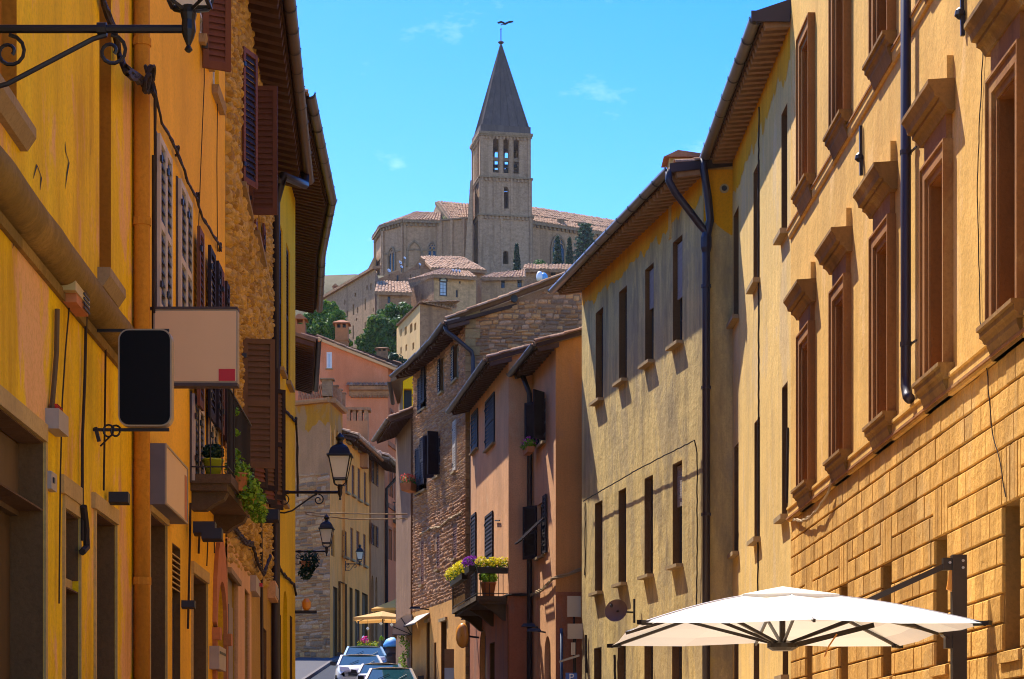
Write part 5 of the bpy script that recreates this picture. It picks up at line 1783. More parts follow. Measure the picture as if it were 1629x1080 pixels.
for k, op in enumerate(eo[:2]):
    window(WEs, op, hEh, .14, 'frame_dark', 'pane', (1, 3))
    sill(WEs, op[0], op[1], op[2], hEh)
    ww = .5
    p = WEs.P(op[1] + .02, 0, .03)
    shutter(hEh, (p.x, p.y), WEs.d * .8 + WEs.n * .6, ww, op[2], op[3], 'shutter_dark', 'shutter_dark', indiv=False)
    p = WEs.P(op[0] - .02, 0, .03)
    if k == 0:
        shutter(hEh, (p.x, p.y), -WEs.d * .55 + WEs.n * .5, ww, op[2], op[3] + .05, 'shutter_dark', 'shutter_dark', indiv=False)
    else:
        wall_shutter(WEs, op[0] - ww, op[0] - .02, op[2], op[3] + .1, hEh, 'shutter_dark', 'shutter_dark', indiv=True, pitch=.1)
        zc = WEs.z(860, 845)                           # lower half propped out
        c0 = WEs.P(op[0] - .3, zc + .25, .05); c1 = WEs.P(op[1] - .1, zc + .25, .05)
        out = WEs.P(0, 0, .55) - WEs.P(0, 0, 0) - Vector((0, 0, .55))
        m = MB()
        nrm = Vector((0, 0, .03))
        def bar(a, b): m.beam(a, b, .06, .03)
        bar(c0, c0 + out); bar(c1, c1 + out); bar(c0, c1); bar(c0 + out, c1 + out); bar(c0 + out * .5, c1 + out * .5)
        fl = part(m, 'flap', M['shutter_dark'], hEh)
        sm = MB().beam(c0, c1, .015, .06); me = mesh_of(sm, 'slat', M['shutter_dark'], c0)
        for q in range(1, 9): inst(me, 'slat', fl, c0 + out * (q / 9))
door(WEs, eo[2], hEh, 'door_brown', .14, 2)
m = MB().tube([WEs.P(WEs.L - .12, zgE, .3), WEs.P(WEs.L - .12, zgE - .5, .1), WEs.P(WEs.L - .12, 1, .1)], .07, 8)
part(m, 'downpipe', M['pipe_dark'], hEh, smooth=True)
m = MB().tube([WEr.P(WEr.u(893), 1, .06), WEr.P(WEr.u(893), Zh(1000, 52), .06)], .04, 8)
part(m, 'low_pipe', M['blue_pipe'], hEh, smooth=True)

hDh = root('pink_balcony_house', 'dusty pink house with a flowered balcony and rust red base', 'house', (*d0, gz(d0.x, d0.y)))
end_wall(hDh, WDr, 0, 0, zgD_ + .25, zgD_ + .55, 'rust', 'pink', Zh(946, 55.5))
do = [WDs.rect(773.5, 787.5, 632, 710, 780), WDs.rect(751.5, 761, 655, 716, 756), WDs.rect(772, 785, 818, 942, 778), WDs.rect(750, 758, 818, 950, 754)]
da = WDs.rect(764, 775, 1000, 1110, 770); do.append((da[0], da[1], 1.0, da[3], .5))
db = WDs.rect(780, 788, 1022, 1110, 784); do.append((db[0], db[1], 1.0, db[3]))
gable_block(hDh, WDs, 0, WDs.L, -1, zgD_ + .3, 8, 'pink', do, .16)
ovD2 = .58
eave(hDh, WDs, -.3, WDs.L + .1, zgD_ + .3, zgD_, ovD2, 5, .3, 'soffit', 'rafter', .4, 'pipe_dark', .08)
A = WDs.P(-.25, zgD_ + .12, ovD2 + .05); B = WDs.P(-.25, zgD_ + .12 + .3 * 1.9, -1.4)
verge(hDh, A, B)
part(MB().hexa([A + Vector((0, 0, -.14)), A + Vector((0, .06, -.14)), B + Vector((0, .06, -.14)), B + Vector((0, 0, -.14)), A, A + Vector((0, .06, 0)), B + Vector((0, .06, 0)), B]), 'verge_board', M['sill'], hDh)
for op in do[:2]:
    part(MB().wbox(WDs, op[0], op[1], op[2], op[3], -.1, -.06), 'window', M['frame_dark'], hDh)
    wall_shutter(WDs, op[0] - .02, op[1] + .02, op[2], op[3], hDh, 'shutter_dark', 'shutter_dark', o=.01, indiv=True, pitch=.11)
    sill(WDs, op[0], op[1], op[2] - .02, hDh, h=.05)
for op in do[2:4]:
    window(WDs, op, hDh, .14, 'frame_dark', 'pane', (1, 4))
    wall_shutter(WDs, op[0] - .02, op[1] - .15, op[2], op[3], hDh, 'shutter_dark', 'shutter_dark', o=.01, indiv=True, pitch=.11)
part(MB().beam(WDs.P(WDs.u(790), WDs.z(790, 828), .04), WDs.P(WDs.u(797), WDs.z(797, 828), .04), .03, .03), 'shutter_stay', M['iron'], hDh)
for op in do[4:]: door(WDs, op, hDh, 'door_brown', .14, 2)
m = wall_sheet(MB(), WDs.shift(.02), 0, WDs.L, 0, Zh(952, 57), do[4:], .03)
part(m, 'street_base', M['rust'], hDh)
# its balcony
zb = WDs.z(797, 941, .4)
bo = .86
u0, u1 = .15, 5.3
s = MB().wbox(WDs, u0, u1, zb - .12, zb, 0, bo)
s.wbox(WDs, u0 + .05, u1 - .05, zb - .2, zb - .12, 0, bo - .08)
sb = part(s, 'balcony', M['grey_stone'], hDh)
for uu in (u0 + .2, 2.6, u1 - .4):
    part(MB().profile(WDs, [(0, zb - .65), (.1, zb - .62), (.35, zb - .4), (.7, zb - .2), (0, zb - .2)], uu, uu + .16), 'bracket', M['grey_stone'], sb)
rt = zb + .82
m = MB()
for z, w in ((rt, .03), (zb + .07, .02), (rt - .12, .015)):
    m.beam(WDs.P(u0, z, 0), WDs.P(u0, z, bo - .03), w, w); m.beam(WDs.P(u0, z, bo - .03), WDs.P(u1, z, bo - .03), w, w)
m.tube([WDs.P(u0, zb, bo - .03), WDs.P(u0, rt + .05, bo - .03)], .02, 6); m.tube([WDs.P(u1, zb, bo - .03), WDs.P(u1, rt + .05, bo - .03)], .02, 6)
part(m, 'handrail', M['iron'], sb)
q0 = WDs.P(u0, zb, bo - .03)
bm = mesh_of(MB().tube([q0, q0 + Vector((0, 0, rt - zb))], .009, 5), 'baluster', M['iron'], q0)
for i in range(1, 7): inst(bm, 'baluster', sb, WDs.P(u0, zb, bo * i / 7))
for i in range(1, int((u1 - u0) / .16)): inst(bm, 'baluster', sb, WDs.P(u0 + .16 * i, zb, bo - .03))
def flower_box(name, label, c, size, petal, pot_mat, nleaf=260, npet=420, along=Vector((1, 0, 0)), potform='box', sp=1.0, leaf='leaf_bright'):
    c = Vector(c)
    t = root(name, label, 'flowers', c)
    L, h, w = size
    al = Vector(along).normalized(); sd = Vector((al.y, -al.x, 0))
    if potform == 'box':
        m = MB()
        a = al * L / 2; b = sd * w / 2; up_ = Vector((0, 0, h))
        m.hexa([c - a * .94 - b * .85, c + a * .94 - b * .85, c + a * .94 + b * .85, c - a * .94 + b * .85, c - a - b + up_, c + a - b + up_, c + a + b + up_, c - a + b + up_])
        part(m, 'planter', M[pot_mat], t)
    else:
        part(pot_mb(c, L * .36, L * .5, h), 'pot', M[pot_mat], t, smooth=True)
    f = MB(); g = MB()
    n = max(1, int(L / .22))
    for i in range(n):
        q = c + al * (L * ((i + .5) / n - .5)) + Vector((0, 0, h + .08 * sp))
        leaves(f, q, .17 * sp, nleaf // n, .075, .8, .2)
        leaves(g, q + Vector((0, 0, .07 * sp)), .19 * sp, npet // n, .06, .75, .5)
    part(f, 'foliage', M[leaf], t)
    if npet: part(g, 'blossom', M[petal], t)
    return t
flower_box('flower_planter', 'yellow flowers on the near side rail of the pink house balcony', WDs.P(u0 - .06, rt - .22, .42), (.86, .16, .18), 'petal_yellow', 'iron', 200, 600, WDs.n.to_3d())
flower_box('potted_shrub', 'green shrub in a terracotta pot on the pink house balcony', WDs.P(u0 + .2, zb, .5), (.42, .38, .4), 'petal_yellow', 'terracotta', 620, 0, potform='pot', sp=1.5, leaf='leaf_lime')
flower_box('flower_planter', 'purple flowers on the front rail of the pink house balcony', WDs.P(u0 + .8, rt - .14, bo + .06), (1.0, .16, .18), 'petal_purple', 'iron', 160, 520, WDs.d.to_3d())
flower_box('flower_planter', 'yellow flowers at the far end of the pink house balcony', WDs.P(u0 + 3.0, rt - .22, bo + .08), (2.7, .16, .18), 'petal_yellow', 'iron', 500, 1500, WDs.d.to_3d(), sp=1.35)
flower_box('window_flowers', 'pink and lime flower box on the orange end house sill', WEs.P(WEs.u(856), WEs.z(856, 722), .25), (.75, .14, .2), 'petal_pink', 'terracotta', 420, 110, WEs.d.to_3d(), leaf='leaf_lime')
slung('cable_bundle', 'pale twisted cables looping round the orange end house', [WEs.P(WEs.L - .05, Zh(945, 55), .08), WEs.P(1.4, Zh(938, 53.5), .08), WEs.P(0, Zh(920, 52), .08), WEr.P(.4, Zh(914, 52), .1), WEr.P(.05, Zh(905, 52), .1)], .022, 'cable_pale', 3, .03)
slung('cable_run', 'black cable along the ledge of the pink balcony house', [WDr.P(.05, Zh(948, 55.5), .09), WDr.P(WDr.L, Zh(946, 55.5), .09), WDs.P(.6, Zh(950, 56), .09)], .025, 'cable', 2, .02)
# street lights and signs in front of the pink houses
def gooseneck(W, u, z, o, name, label):
    t = root(name, label, 'light', W.P(u, z, 0))
    a = W.P(u, z, 0); b = W.P(u, z + .05, o)
    part(MB().beam(a, b, .03, .04), 'arm', M['iron'], t)
    part(MB().hexa([b + Vector(v) for v in ((-.20, -.07, -.03), (.2, -.07, -.03), (.2, .07, -.03), (-.2, .07, -.03), (-.14, -.04, .05), (.14, -.04, .05), (.14, .04, .05), (-.14, .04, .05))]), 'head', M['black'], t)
gooseneck(WEs, WEs.u(856), WEs.z(856, 998), .25, 'wall_lamp', 'upper flat black lamp beside the arched orange end house doorway')
gooseneck(WEs, WEs.u(868), WEs.z(868, 1006), .3, 'wall_lamp', 'lower flat black lamp beside the arched orange end house doorway')
gooseneck(WDs, WDs.u(757), WDs.z(757, 987), .25, 'wall_lamp', 'flat black lamp under the pink house balcony')
Ysn = 50.2
def plate_sign(name, label, x0, x1, y0, y1, Y, pole_to):
    c = at((x0 + x1) / 2, y1, Y)
    t = root(name, label, 'sign', (c.x, c.y, gz(c.x, c.y)))
    part(MB().box(X(x0, Y), X(x1, Y), Y, Y + .03, Zh(y1, Y), Zh(y0, Y)), 'plate', M['plate_grey'], t)
    part(MB().tube([(c.x, Y + .06, gz(c.x, Y)), (c.x, Y + .06, Zh(y0, Y))], .03, 8), 'pole', M['iron'], t)
    return t
plate_sign('road_sign', 'upper blank grey plate against the rust red end wall', 902.5, 924, 948, 981, 51.4, 0)
plate_sign('road_sign', 'lower blank beige plate against the rust red end wall', 903, 927, 992, 1016, 51.0, 0)
c = at(909, 1078, 50.5)
t = root('parking_sign', 'small blue parking sign at the foot of the stained cream house', 'sign', (c.x, c.y, gz(c.x, c.y)))
part(MB().box(c.x - .14, c.x + .14, c.y, c.y + .02, c.z - .2, c.z + .12), 'plate', M['blue_sign'], t)
part(MB().tube([(c.x, c.y + .05, gz(c.x, c.y)), (c.x, c.y + .05, c.z + .12)], .025, 6), 'pole', M['plastic_grey'], t)
txt = bpy.data.curves.new('letter', 'FONT'); txt.body = 'P'; txt.size = .26; txt.align_x = 'CENTER'; txt.extrude = .003
tm = bpy.data.meshes.new_from_object(bpy.data.objects.new('tmp', txt))
tm.materials.append(M['sign_white'])
o = inst(tm, 'letter', t, (c.x, c.y - .006, c.z - .08), (R(90), 0, 0))
c = at(912, 1045, 50.6)
t = root('pole_clamp', 'pale clamp arm on the thin pole before the rust red end wall', 'bracket', c)
part(MB().beam(c + Vector((-.35, 0, -.12)), c + Vector((.15, 0, .04)), .04, .05), 'arm', M['plate_grey'], t)
part(MB().box(c.x - .05, c.x + .05, c.y - .05, c.y + .05, c.z + .05, c.z + .35), 'clamp', M['plate_grey'], t)
# traffic mirror seen from behind
c = at(736, 1011, 57)
t = root('traffic_mirror', 'orange backed convex traffic mirror under the balcony', 'mirror', c)
ax = Vector((-.45, -.9, 0)).normalized(); a_ = Vector((ax.y, -ax.x, 0)); b_ = Vector((0, 0, 1))
m = MB()
for r_, h in ((.2, 0), (.19, .05), (.12, .09), (.02, .11)):
    for k in range(18):
        q = 2 * math.pi * k / 18
        m.v.append(tuple(c + (a_ * math.cos(q) * 1.0 + b_ * math.sin(q) * 1.75) * r_ + ax * h))
for i in range(3):
    for k in range(18): m.f.append((i * 18 + k, i * 18 + (k + 1) % 18, (i + 1) * 18 + (k + 1) % 18, (i + 1) * 18 + k))
m.f.append(tuple(54 + k for k in range(18))); m.f.append(tuple(reversed(range(18))))
part(m, 'shell', M['amber'], t, smooth=True)
part(MB().beam(c + ax * .1, c + Vector((.45, .1, -.05)), .04, .05), 'arm', M['iron'], t)
# ------------------------------------------------------------------ brick and rubble house with the curved front
f0 = Vector((X(742, 63.2), 63.2))
WFe = Wall(f0, Vector((X(935, 63.2), 63.2)))
hF = root('rubble_stone_house', 'old brown rubble and brick house with curved front and gable', 'house', (*f0, gz(*f0)))
fz = lambda u: lerp(Zh(504, 63.2), Zh(434, 63.2), u / WFe.L)
m = MB().quad(WFe.P(0, 0), WFe.P(WFe.L, 0), WFe.P(WFe.L, fz(WFe.L)), WFe.P(0, fz(0)))
ew = part(m, 'gable_wall', M['mortar_brown'], hF)
zcut = lambda u: Zh(lerp(700, 560, u / WFe.L), 63.2)
rubble(ew, WFe, 0.03, WFe.L, zcut, lambda u: fz(u) - .05, .21, .115, .05, 'brown_stone', 'brown_stones', limit=300)
A = WFe.P(-.62, Zh(508, 63) + .06, .18); B = WFe.P(WFe.L + .2, fz(WFe.L + .2) + .22, .18)
verge(hF, A + Vector((0, -.03, -.06)), B + Vector((0, -.03, -.06)), w=.26)
m = MB().hexa([A + Vector((0, 0.08, -.13)), A + Vector((0, .35, -.13)), B + Vector((0, .35, -.13)), B + Vector((0, 0.08, -.13)), A, A + Vector((0, .35, 0)), B + Vector((0, .35, 0)), B])
part(m, 'verge_slab', M['soffit_brown'], hF)
m = MB(); q = WFe.P(WFe.u(818), Zh(476, 63.2), .03)
part(MB().tube([q, q + Vector((0, -.12, 0))], .11, 10), 'flue_hole', M['black'], hF)
qs = [(.18, .30), (.30, .16)]
z = Zh(760, 63.2); k = 0
qm = {}
zl = 1.2
while zl < Zh(505, 63.2):
    h = random.uniform(.2, .3); w = (.42, .28)[k % 2]
    mm = MB().wbox(WFe, -.03, w, zl + .01, zl + h - .01, -.2, .055)
    part(mm, 'quoin', M['quoin'], hF)
    zl += h; k += 1
# curved street front as four short walls
fpts = [f0]
dirs = [(-.20, 2.4), (-.235, 2.1), (-.265, 2.0), (-.30, 1.9)]
for k_, L_ in dirs: fpts.append(fpts[-1] + Vector((k_, 1)).normalized() * L_)
FW = [Wall(a, b) for a, b in zip(fpts, fpts[1:])]
def fw_for(px):
    for W in FW:
        if -.001 <= W.u(px) <= W.L + .001: return W
    return FW[-1]
zgF = Zh(512, 62.6) - .05
fop = {id(W): [] for W in FW}
wl = []
for x0, x1, yt, yb, kind in ((722, 729.5, 548, 604, 'narrow'), (699.5, 706, 570, 624, 'narrow'), (668, 686, 592, 648, 'pair'), (716, 726, 672, 752, 'grey'), (692, 704.5, 690, 756, 'dark'),
                             (664, 682, 705, 780, 'wide'), (717, 727, 838, 890, 'grey2'), (695, 702, 850, 905, 'brown'), (670, 674, 860, 930, 'brown'),
                             (703, 712, 988, 1100, 'door'), (678, 685, 990, 1100, 'door'), (692, 695.5, 1022, 1100, 'slit')):
    xc = (x0 + x1) / 2
    W = fw_for(xc)
    op = W.rect(x0, x1, yt, yb, xc)
    op = (max(.05, op[0]), min(W.L - .05, op[1]), op[2], op[3])
    fop[id(W)].append(op)
    wl.append((W, op, kind))
for i, W in enumerate(FW):
    ops_ = fop[id(W)]
    gable_block(hF, W, 0, W.L, -1, zgF + .3, 7, 'mortar_brown', ops_, .18, sides=(i == 3))
    zlow = lambda u, W=W: W.z(700, 955) if True else 0
    zbr = Zh(955, 66)
    # bricks laid between rubble bands
    rubble(hF, W, 0, W.L, lambda u: zbr, lambda u: Zh(800, 66), .22, .11, .05, 'brown_stone', 'brown_stones', limit=0, holes=ops_)
    rubble(hF, W, 0, W.L, lambda u: Zh(800, 66), lambda u: Zh(640, 66), .25, .06, .035, 'bricks', 'bricks', limit=0, holes=ops_, gap=.012, name='brick')
    rubble(hF, W, 0, W.L, lambda u: Zh(640, 66), lambda u: zgF + .2, .20, .09, .045, 'brown_stone', 'brown_stones', limit=0, holes=ops_)
    m = wall_sheet(MB(), W.shift(.03), 0, W.L, -1, zbr, [o for o in ops_ if o[2] < zbr - .5], .04)
    part(m, 'plaster_base', M['beige'], hF)
    eave(hF, W, -.3 if i == 0 else -.02, W.L + .02, zgF + .25, zgF, .66, 4, .3, 'soffit', 'rafter', .4, 'pipe_dark', .09)
for W, op, kind in wl:
    if kind == 'door':
        door(W, (op[0], op[1], 1.5, op[3]), hF, 'door_dark', .14, 2)
        part(MB().wbox(W, op[0] - .1, op[1] + .1, op[3], op[3] + .1, .03, .10), 'lintel', M['sill'], hF)
        continue
    window(W, op, hF, .14, 'frame_white' if kind in ('grey', 'grey2', 'narrow') else 'frame_dark', 'pane', (1, 2))
    if kind != 'slit': sill(W, op[0], op[1], op[2], hF)
    wd = (op[1] - op[0])
    if kind == 'grey': wall_shutter(W, op[0], op[1], op[2], op[3], hF, 'shutter_grey', 'shutter_grey', o=.0, indiv=False)
    if kind == 'dark':
        for a, s in ((op[0], 1), (op[1], -1)):
            p = W.P(a, 0, .05); shutter(hF, (p.x, p.y), W.n * .8 + W.d * (.6 if s < 0 else -.15), .38, op[2], op[3] + .05, 'shutter_dark', 'shutter_dark', indiv=False)
    if kind in ('wide', 'pair'):
        mid = (op[0] + op[1]) / 2
        for a, b, dz in ((op[0], mid - .01, .18), (mid + .01, op[1], -.1)):
            p = W.P(a, 0, .06)
            sh_w = b - a
            wall_shutter(W, a, b, op[2] + dz, op[3] + dz, hF, 'shutter_dark', 'shutter_dark', o=.06, indiv=False)
    if kind == 'narrow': wall_shutter(W, op[1] - wd * .35, op[1] + .1, op[2], op[3], hF, 'shutter_dark', 'shutter_grey', o=.05, indiv=False)
    if kind in ('brown', 'grey2'): wall_shutter(W, op[0], op[1], op[2], op[3], hF, 'shutter_brown', 'shutter_brown', o=-.03, indiv=False)
g = FW[0].P(-.2, zgF, .7)
m = MB().tube([g, g + Vector((.05, 0, -.18)), g + Vector((.35, -.1, -.42)), WFe.P(.16, zgF - .75, .12), WFe.P(.2, zgF - .95, .12), WFe.P(.2, 3, .12)], .065, 8)
part(m, 'downpipe', M['pipe_dark'], hF, smooth=True)
slung('cable_run', 'pale cables draped across the rubble house front', [onw(FW[0], 735, 815), onw(FW[1], 715, 825), onw(FW[1], 700, 838), onw(FW[2], 685, 840), onw(FW[3], 668, 850)], .025, 'cable_pale', 2, .02)
flower_box('window_flowers', 'red and pink flowers hanging at the far edge of the rubble house', at(652, 782, 70.5), (.9, .25, .4), 'petal_red', 'terracotta', 200, 260, (0.3, 1, 0), sp=1.2)
# shop awning and lamp at its foot
W = fw_for(672)
gooseneck(fw_for(684), fw_for(684).u(684), fw_for(684).z(684, 970), .5, 'wall_lamp', 'flat black lamp above the rubble house shop door')
c = at(716, 1065, 63)
t = root('shop_poster', 'pale blue poster board beside the rubble house shop door', 'poster', (c.x - .2, c.y, gz(c.x, c.y)))
part(MB().box(c.x - .17, c.x + .12, c.y, c.y + .05, c.z - 1, c.z + .05), 'board', M['poster'], t)
part(MB().box(c.x - .17, c.x + .12, c.y, c.y + .06, c.z + .05, c.z + .62), 'header', M['sill'], t)

# ------------------------------------------------------------------ small houses beyond it on the right
s0 = fpts[-1] + Vector((-.1, .3))
WG = Wall(s0, s0 + Vector((-.75, 4.2)))
hG = root('ashen_small_house', 'narrow ashen house with jutting old roof past the rubble house', 'house', (*s0, gz(*s0)))
go = [WG.rect(654, 657, 740, 790, 655.5)]
zgG = Zh(690, 74)
gable_block(hG, WG, 0, WG.L, 0, zgG + .3, 6, 'ashen_shaded', [], .15)
eave(hG, WG, -.4, WG.L, zgG + .3, zgG, .75, 4, .4, 'soffit_brown', 'rafter', .35, 'copper', .08)
A = WG.P(-.4, zgG + .1, .8); B = WG.P(-.4, zgG + 1.0, -1.4)
verge(hG, A, B)
part(MB().hexa([A + Vector((0, 0, -.15)), A + Vector((0, .1, -.15)), B + Vector((0, .1, -.15)), B + Vector((0, 0, -.15)), A, A + Vector((0, .1, 0)), B + Vector((0, .1, 0)), B]), 'verge_board', M['soffit_brown'], hG)
Yy = 82
WY = Wall((X(641, Yy), Yy), (X(700, Yy), Yy))
hY = root('yellow_attic_house', 'yellow attic house with a dark opening behind the rubble house', 'house', (X(660, Yy), Yy, gz(-4, Yy)))
zt0, zt1 = Zh(606, Yy), Zh(588, Yy)
yo = (WY.u(642), WY.u(655), Zh(655, Yy), Zh(618, Yy))
part(wall_sheet(MB(), WY.shift(.02), 0, WY.L, 3, Zh(662, Yy)), 'lower_wall', M['ashen_shaded'], hY)
m = wall_sheet(MB(), WY, 0, WY.L, Zh(670, Yy), Zh(614, Yy), [yo], .4)
m.poly([WY.P(0, Zh(614, Yy)), WY.P(WY.L, Zh(614, Yy)), WY.P(WY.L, Zh(575, Yy)), WY.P(0, zt0)])
part(m, 'wall', M['yellow'], hY)
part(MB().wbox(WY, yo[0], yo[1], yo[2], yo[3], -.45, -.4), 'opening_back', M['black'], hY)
A = Vector((X(622, Yy), Yy - .3, Zh(610, Yy))); B = Vector((X(700, Yy), Yy - .3, Zh(570, Yy)))
m = MB().hexa([A, A + Vector((0, 5, 0)), B + Vector((0, 5, 0)), B, A + Vector((0, 0, .16)), A + Vector((0, 5, .16)), B + Vector((0, 5, .16)), B + Vector((0, 0, .16))])
rf = part(m, 'roof', M['soffit_brown'], hY)
verge(rf, A + Vector((0, .05, .18)), B + Vector((0, .05, .18)))
m = gutter_mb(MB(), [A + Vector((-.05, -.1, .05)), A + Vector((-.12, 2.5, .05)), A + Vector((-.2, 5, .05))], .09)
part(m, 'gutter', M['pipe_dark'], hY)
WYs = Wall((X(641, Yy), Yy), (X(641, Yy) - .5, Yy + 6))
part(wall_sheet(MB(), WYs, 0, WYs.L, 3, zt0), 'side_wall', M['ashen_shaded'], hY)

# ------------------------------------------------------------------ left side beyond the bend
YG = 100.0
g0 = Vector((X(525, YG), YG))
WGf = Wall(Vector((X(466, YG), YG + 1.0)), g0)
WGs = Wall(g0, g0 + Vector((.1, 1)) * 3.3)
hK = root('balustrade_house', 'worn grey and yellow house with brick balustrade terrace', 'house', (*g0, gz(*g0)))
zc = Zh(640, YG)
part(wall_sheet(MB(), WGf, 0, WGf.L, 0, zc), 'front_wall', M['greyplaster'], hK)
rubble(hK, WGf, 0, WGf.L, lambda u: Zh(1050, YG), lambda u: Zh(750, YG), .40, .17, .06, 'brown_stone', 'brown_stones', limit=300)
limewash(WGf, .02, WGf.L - .02, zc, 1.1, hK, 'limedull')
ko = [WGs.rect(527.5, 531.5, 670, 712, 530), WGs.rect(534, 537.5, 676, 716, 536), WGs.rect(540, 543.5, 684, 722, 542), WGs.rect(527, 532, 850, 885, 530), (WGs.u(530), WGs.u(537), 5, Zh(930, YG))]
gable_block(hK, WGs, 0, WGs.L, 0, zc, 6, 'straw', ko, .2, sides=False)
for op in ko[:4]: window(WGs, op, hK, .15, 'frame_dark', 'pane', (1, 2))
door(WGs, ko[4], hK, 'door_brown', .15, 2)
limewash(WGs, .02, WGs.L, zc, 1.2, hK, 'limedull')
m = MB()
for W in (WGf, WGs): m.profile(W, [(-.1, zc), (.22, zc), (.28, zc + .1), (.28, zc + .2), (-.1, zc + .28)], 0, W.L)
cn = part(m, 'cornice', M['greyplaster'], hK)
zz = zc + .28; zt = Zh(604, YG)
def baluster_post(p, h, w=.28):
    m = MB().box(p.x - w / 2, p.x + w / 2, p.y - w / 2, p.y + w / 2, zz, zz + h * .92)
    m.box(p.x - w * .68, p.x + w * .68, p.y - w * .68, p.y + w * .68, zz + h * .92, zz + h)
    part(m, 'post', M['village3'], cn)
H_ = zt - zz
baluster_post(WGf.P(WGf.L - .15, 0, 0), H_ * 1.05, .5)
for u in (1.1, 2.1, 3.1): baluster_post(WGs.P(u, 0, .05), H_ * .9, .26)
m = MB()                                              # lattice of crossed bricks
n = 9
for i in range(n):
    a = lerp(.2, WGf.L - .5, i / n); b = lerp(.2, WGf.L - .5, (i + 1) / n)
    m.beam(WGf.P(a, zz, 0), WGf.P(b, zz + H_ * .7, 0), .08, .06); m.beam(WGf.P(b, zz, .02), WGf.P(a, zz + H_ * .7, .02), .08, .06)
m.beam(WGf.P(0, zz + H_ * .72, 0), WGf.P(WGf.L - .3, zz + H_ * .72, 0), .12, .08)
part(m, 'lattice', M['tile_red'], cn)
# straw house with the small attic windows
g1 = WGs.p1 + Vector((.12, .02))
WH = Wall(g1, g1 + Vector((.1, 1)) * 7.2)
hH = root('straw_house', 'straw yellow house with four little attic windows and tall shutters', 'house', (*g1, gz(*g1)))
ho = []
for x0, x1, yt, yb in ((550.5, 554.5, 690, 703), (561, 565, 697, 711), (570, 574, 704, 718), (580, 583.5, 711, 724),
                       (549.5, 553.5, 762, 783), (559.5, 564, 740, 788), (569, 573.5, 745, 795), (579, 583, 751, 800),
                       (547.5, 552, 845, 886), (557.5, 562, 840, 890), (567, 572, 845, 895), (578, 582, 850, 900)):
    xc = (x0 + x1) / 2
    ho.append(WH.rect(x0, x1, yt, yb, xc))
hd = []
for x0, x1, yt in ((542, 552, 927), (556, 561, 935), (565, 572, 938), (576, 585, 944)):
    r_ = WH.rect(x0, x1, yt, 1080, (x0 + x1) / 2); hd.append((r_[0], r_[1], 5, r_[3]))
zgH = (WH.z(546, 668, .6) + WH.z(604, 742, .6)) / 2
gable_block(hH, WH, 0, WH.L, 3, zgH + .3, 8, 'straw', ho + hd, .2)
for i, op in enumerate(ho):
    window(WH, op, hH, .15, 'frame_dark', 'pane', (1, 1))
    sill(WH, op[0], op[1], op[2], hH, out=.14, h=.1)
    if 4 <= i: wall_shutter(WH, op[0], op[1], op[2], op[3], hH, 'shutter_brown', 'shutter_brown', o=-.08, indiv=False, pitch=.12)
for op in hd: door(WH, op, hH, 'door_brown', .15, 2)
eave(hH, WH, -.2, WH.L + .1, zgH + .3, zgH, .62, 5, .3, 'soffit', 'rafter', .5, 'tile_red', .09)
rm = MB(); P = WH.P
tile_roof(rm, P(-.2, zgH + .2, .66), P(WH.L + .1, zgH + .2, .66), P(WH.L + .1, zgH + 1.7, -4), P(-.2, zgH + 1.7, -4))
part(rm, 'roof_tiles', M['tiles'], hH, kind='stuff')
c = at(569, 668, 108)
cb = part(MB().box(c.x - .55, c.x + .55, c.y - .4, c.y + .4, c.z - 2.5, c.z - .1), 'chimney', M['greyplaster'], hH)
m = MB()
for k in (-.45, -.15, .15, .45): m.box(c.x + k - .09, c.x + k + .09, c.y - .4, c.y + .4, c.z - .1, c.z + .45)
m.box(c.x - .68, c.x + .68, c.y - .5, c.y + .5, c.z + .45, c.z + .58)
part(m, 'chimney_cap', M['village3'], cb)
# ashen house with shuttered windows
g2 = WH.p1 + Vector((.1, .02))
WI = Wall(g2, g2 + Vector((.1, 1)) * 4.4)
hI = root('ashen_shutter_house', 'narrow ashen plastered house with brown shutters and arched doors', 'house', (*g2, gz(*g2)))
io = [WI.rect(592, 598, 730, 770, 595), WI.rect(592, 598, 835, 868, 595)]
ia = WI.rect(590.5, 594.5, 915, 1010, 592); ib = WI.rect(597, 600.5, 918, 1010, 599)
ia = (ia[0], ia[1], 6, ia[3], .6); ib = (ib[0], ib[1], 6, ib[3], .6)
zgI = zgH - .1
gable_block(hI, WI, 0, WI.L, 3, zgI + .3, 8, 'ashen', io + [ia, ib], .2)
for op in io:
    window(WI, op, hI, .15, 'frame_dark', 'pane', (1, 2))
    for a, b in ((op[0] - .5, op[0]), (op[1], op[1] + .5)): wall_shutter(WI, a, b, op[2], op[3], hI, 'shutter_brown', 'shutter_dark', indiv=False, pitch=.12)
for op in (ia, ib): door(WI, op, hI, 'door_dark', .15, 2)
eave(hI, WI, -.1, WI.L + .2, zgI + .3, zgI + .1, .9, 5, .3, 'soffit_brown', 'rafter', .5, 'copper', .09)
rm = MB(); P = WI.P
tile_roof(rm, P(-.1, zgI + .35, .92), P(WI.L + .2, zgI + .35, .92), P(WI.L + .2, zgI + 2, -4), P(-.1, zgI + 2, -4))
part(rm, 'roof_tiles', M['tiles'], hI, kind='stuff')
m = MB().tube([WI.P(WI.L, zgI + .1, .9), WI.P(WI.L, zgI - .4, .5), WI.P(WI.L, zgI - .8, .12), WI.P(WI.L, 8, .12)], .09, 8)
part(m, 'downpipe', M['pipe_dark'], hI, smooth=True)

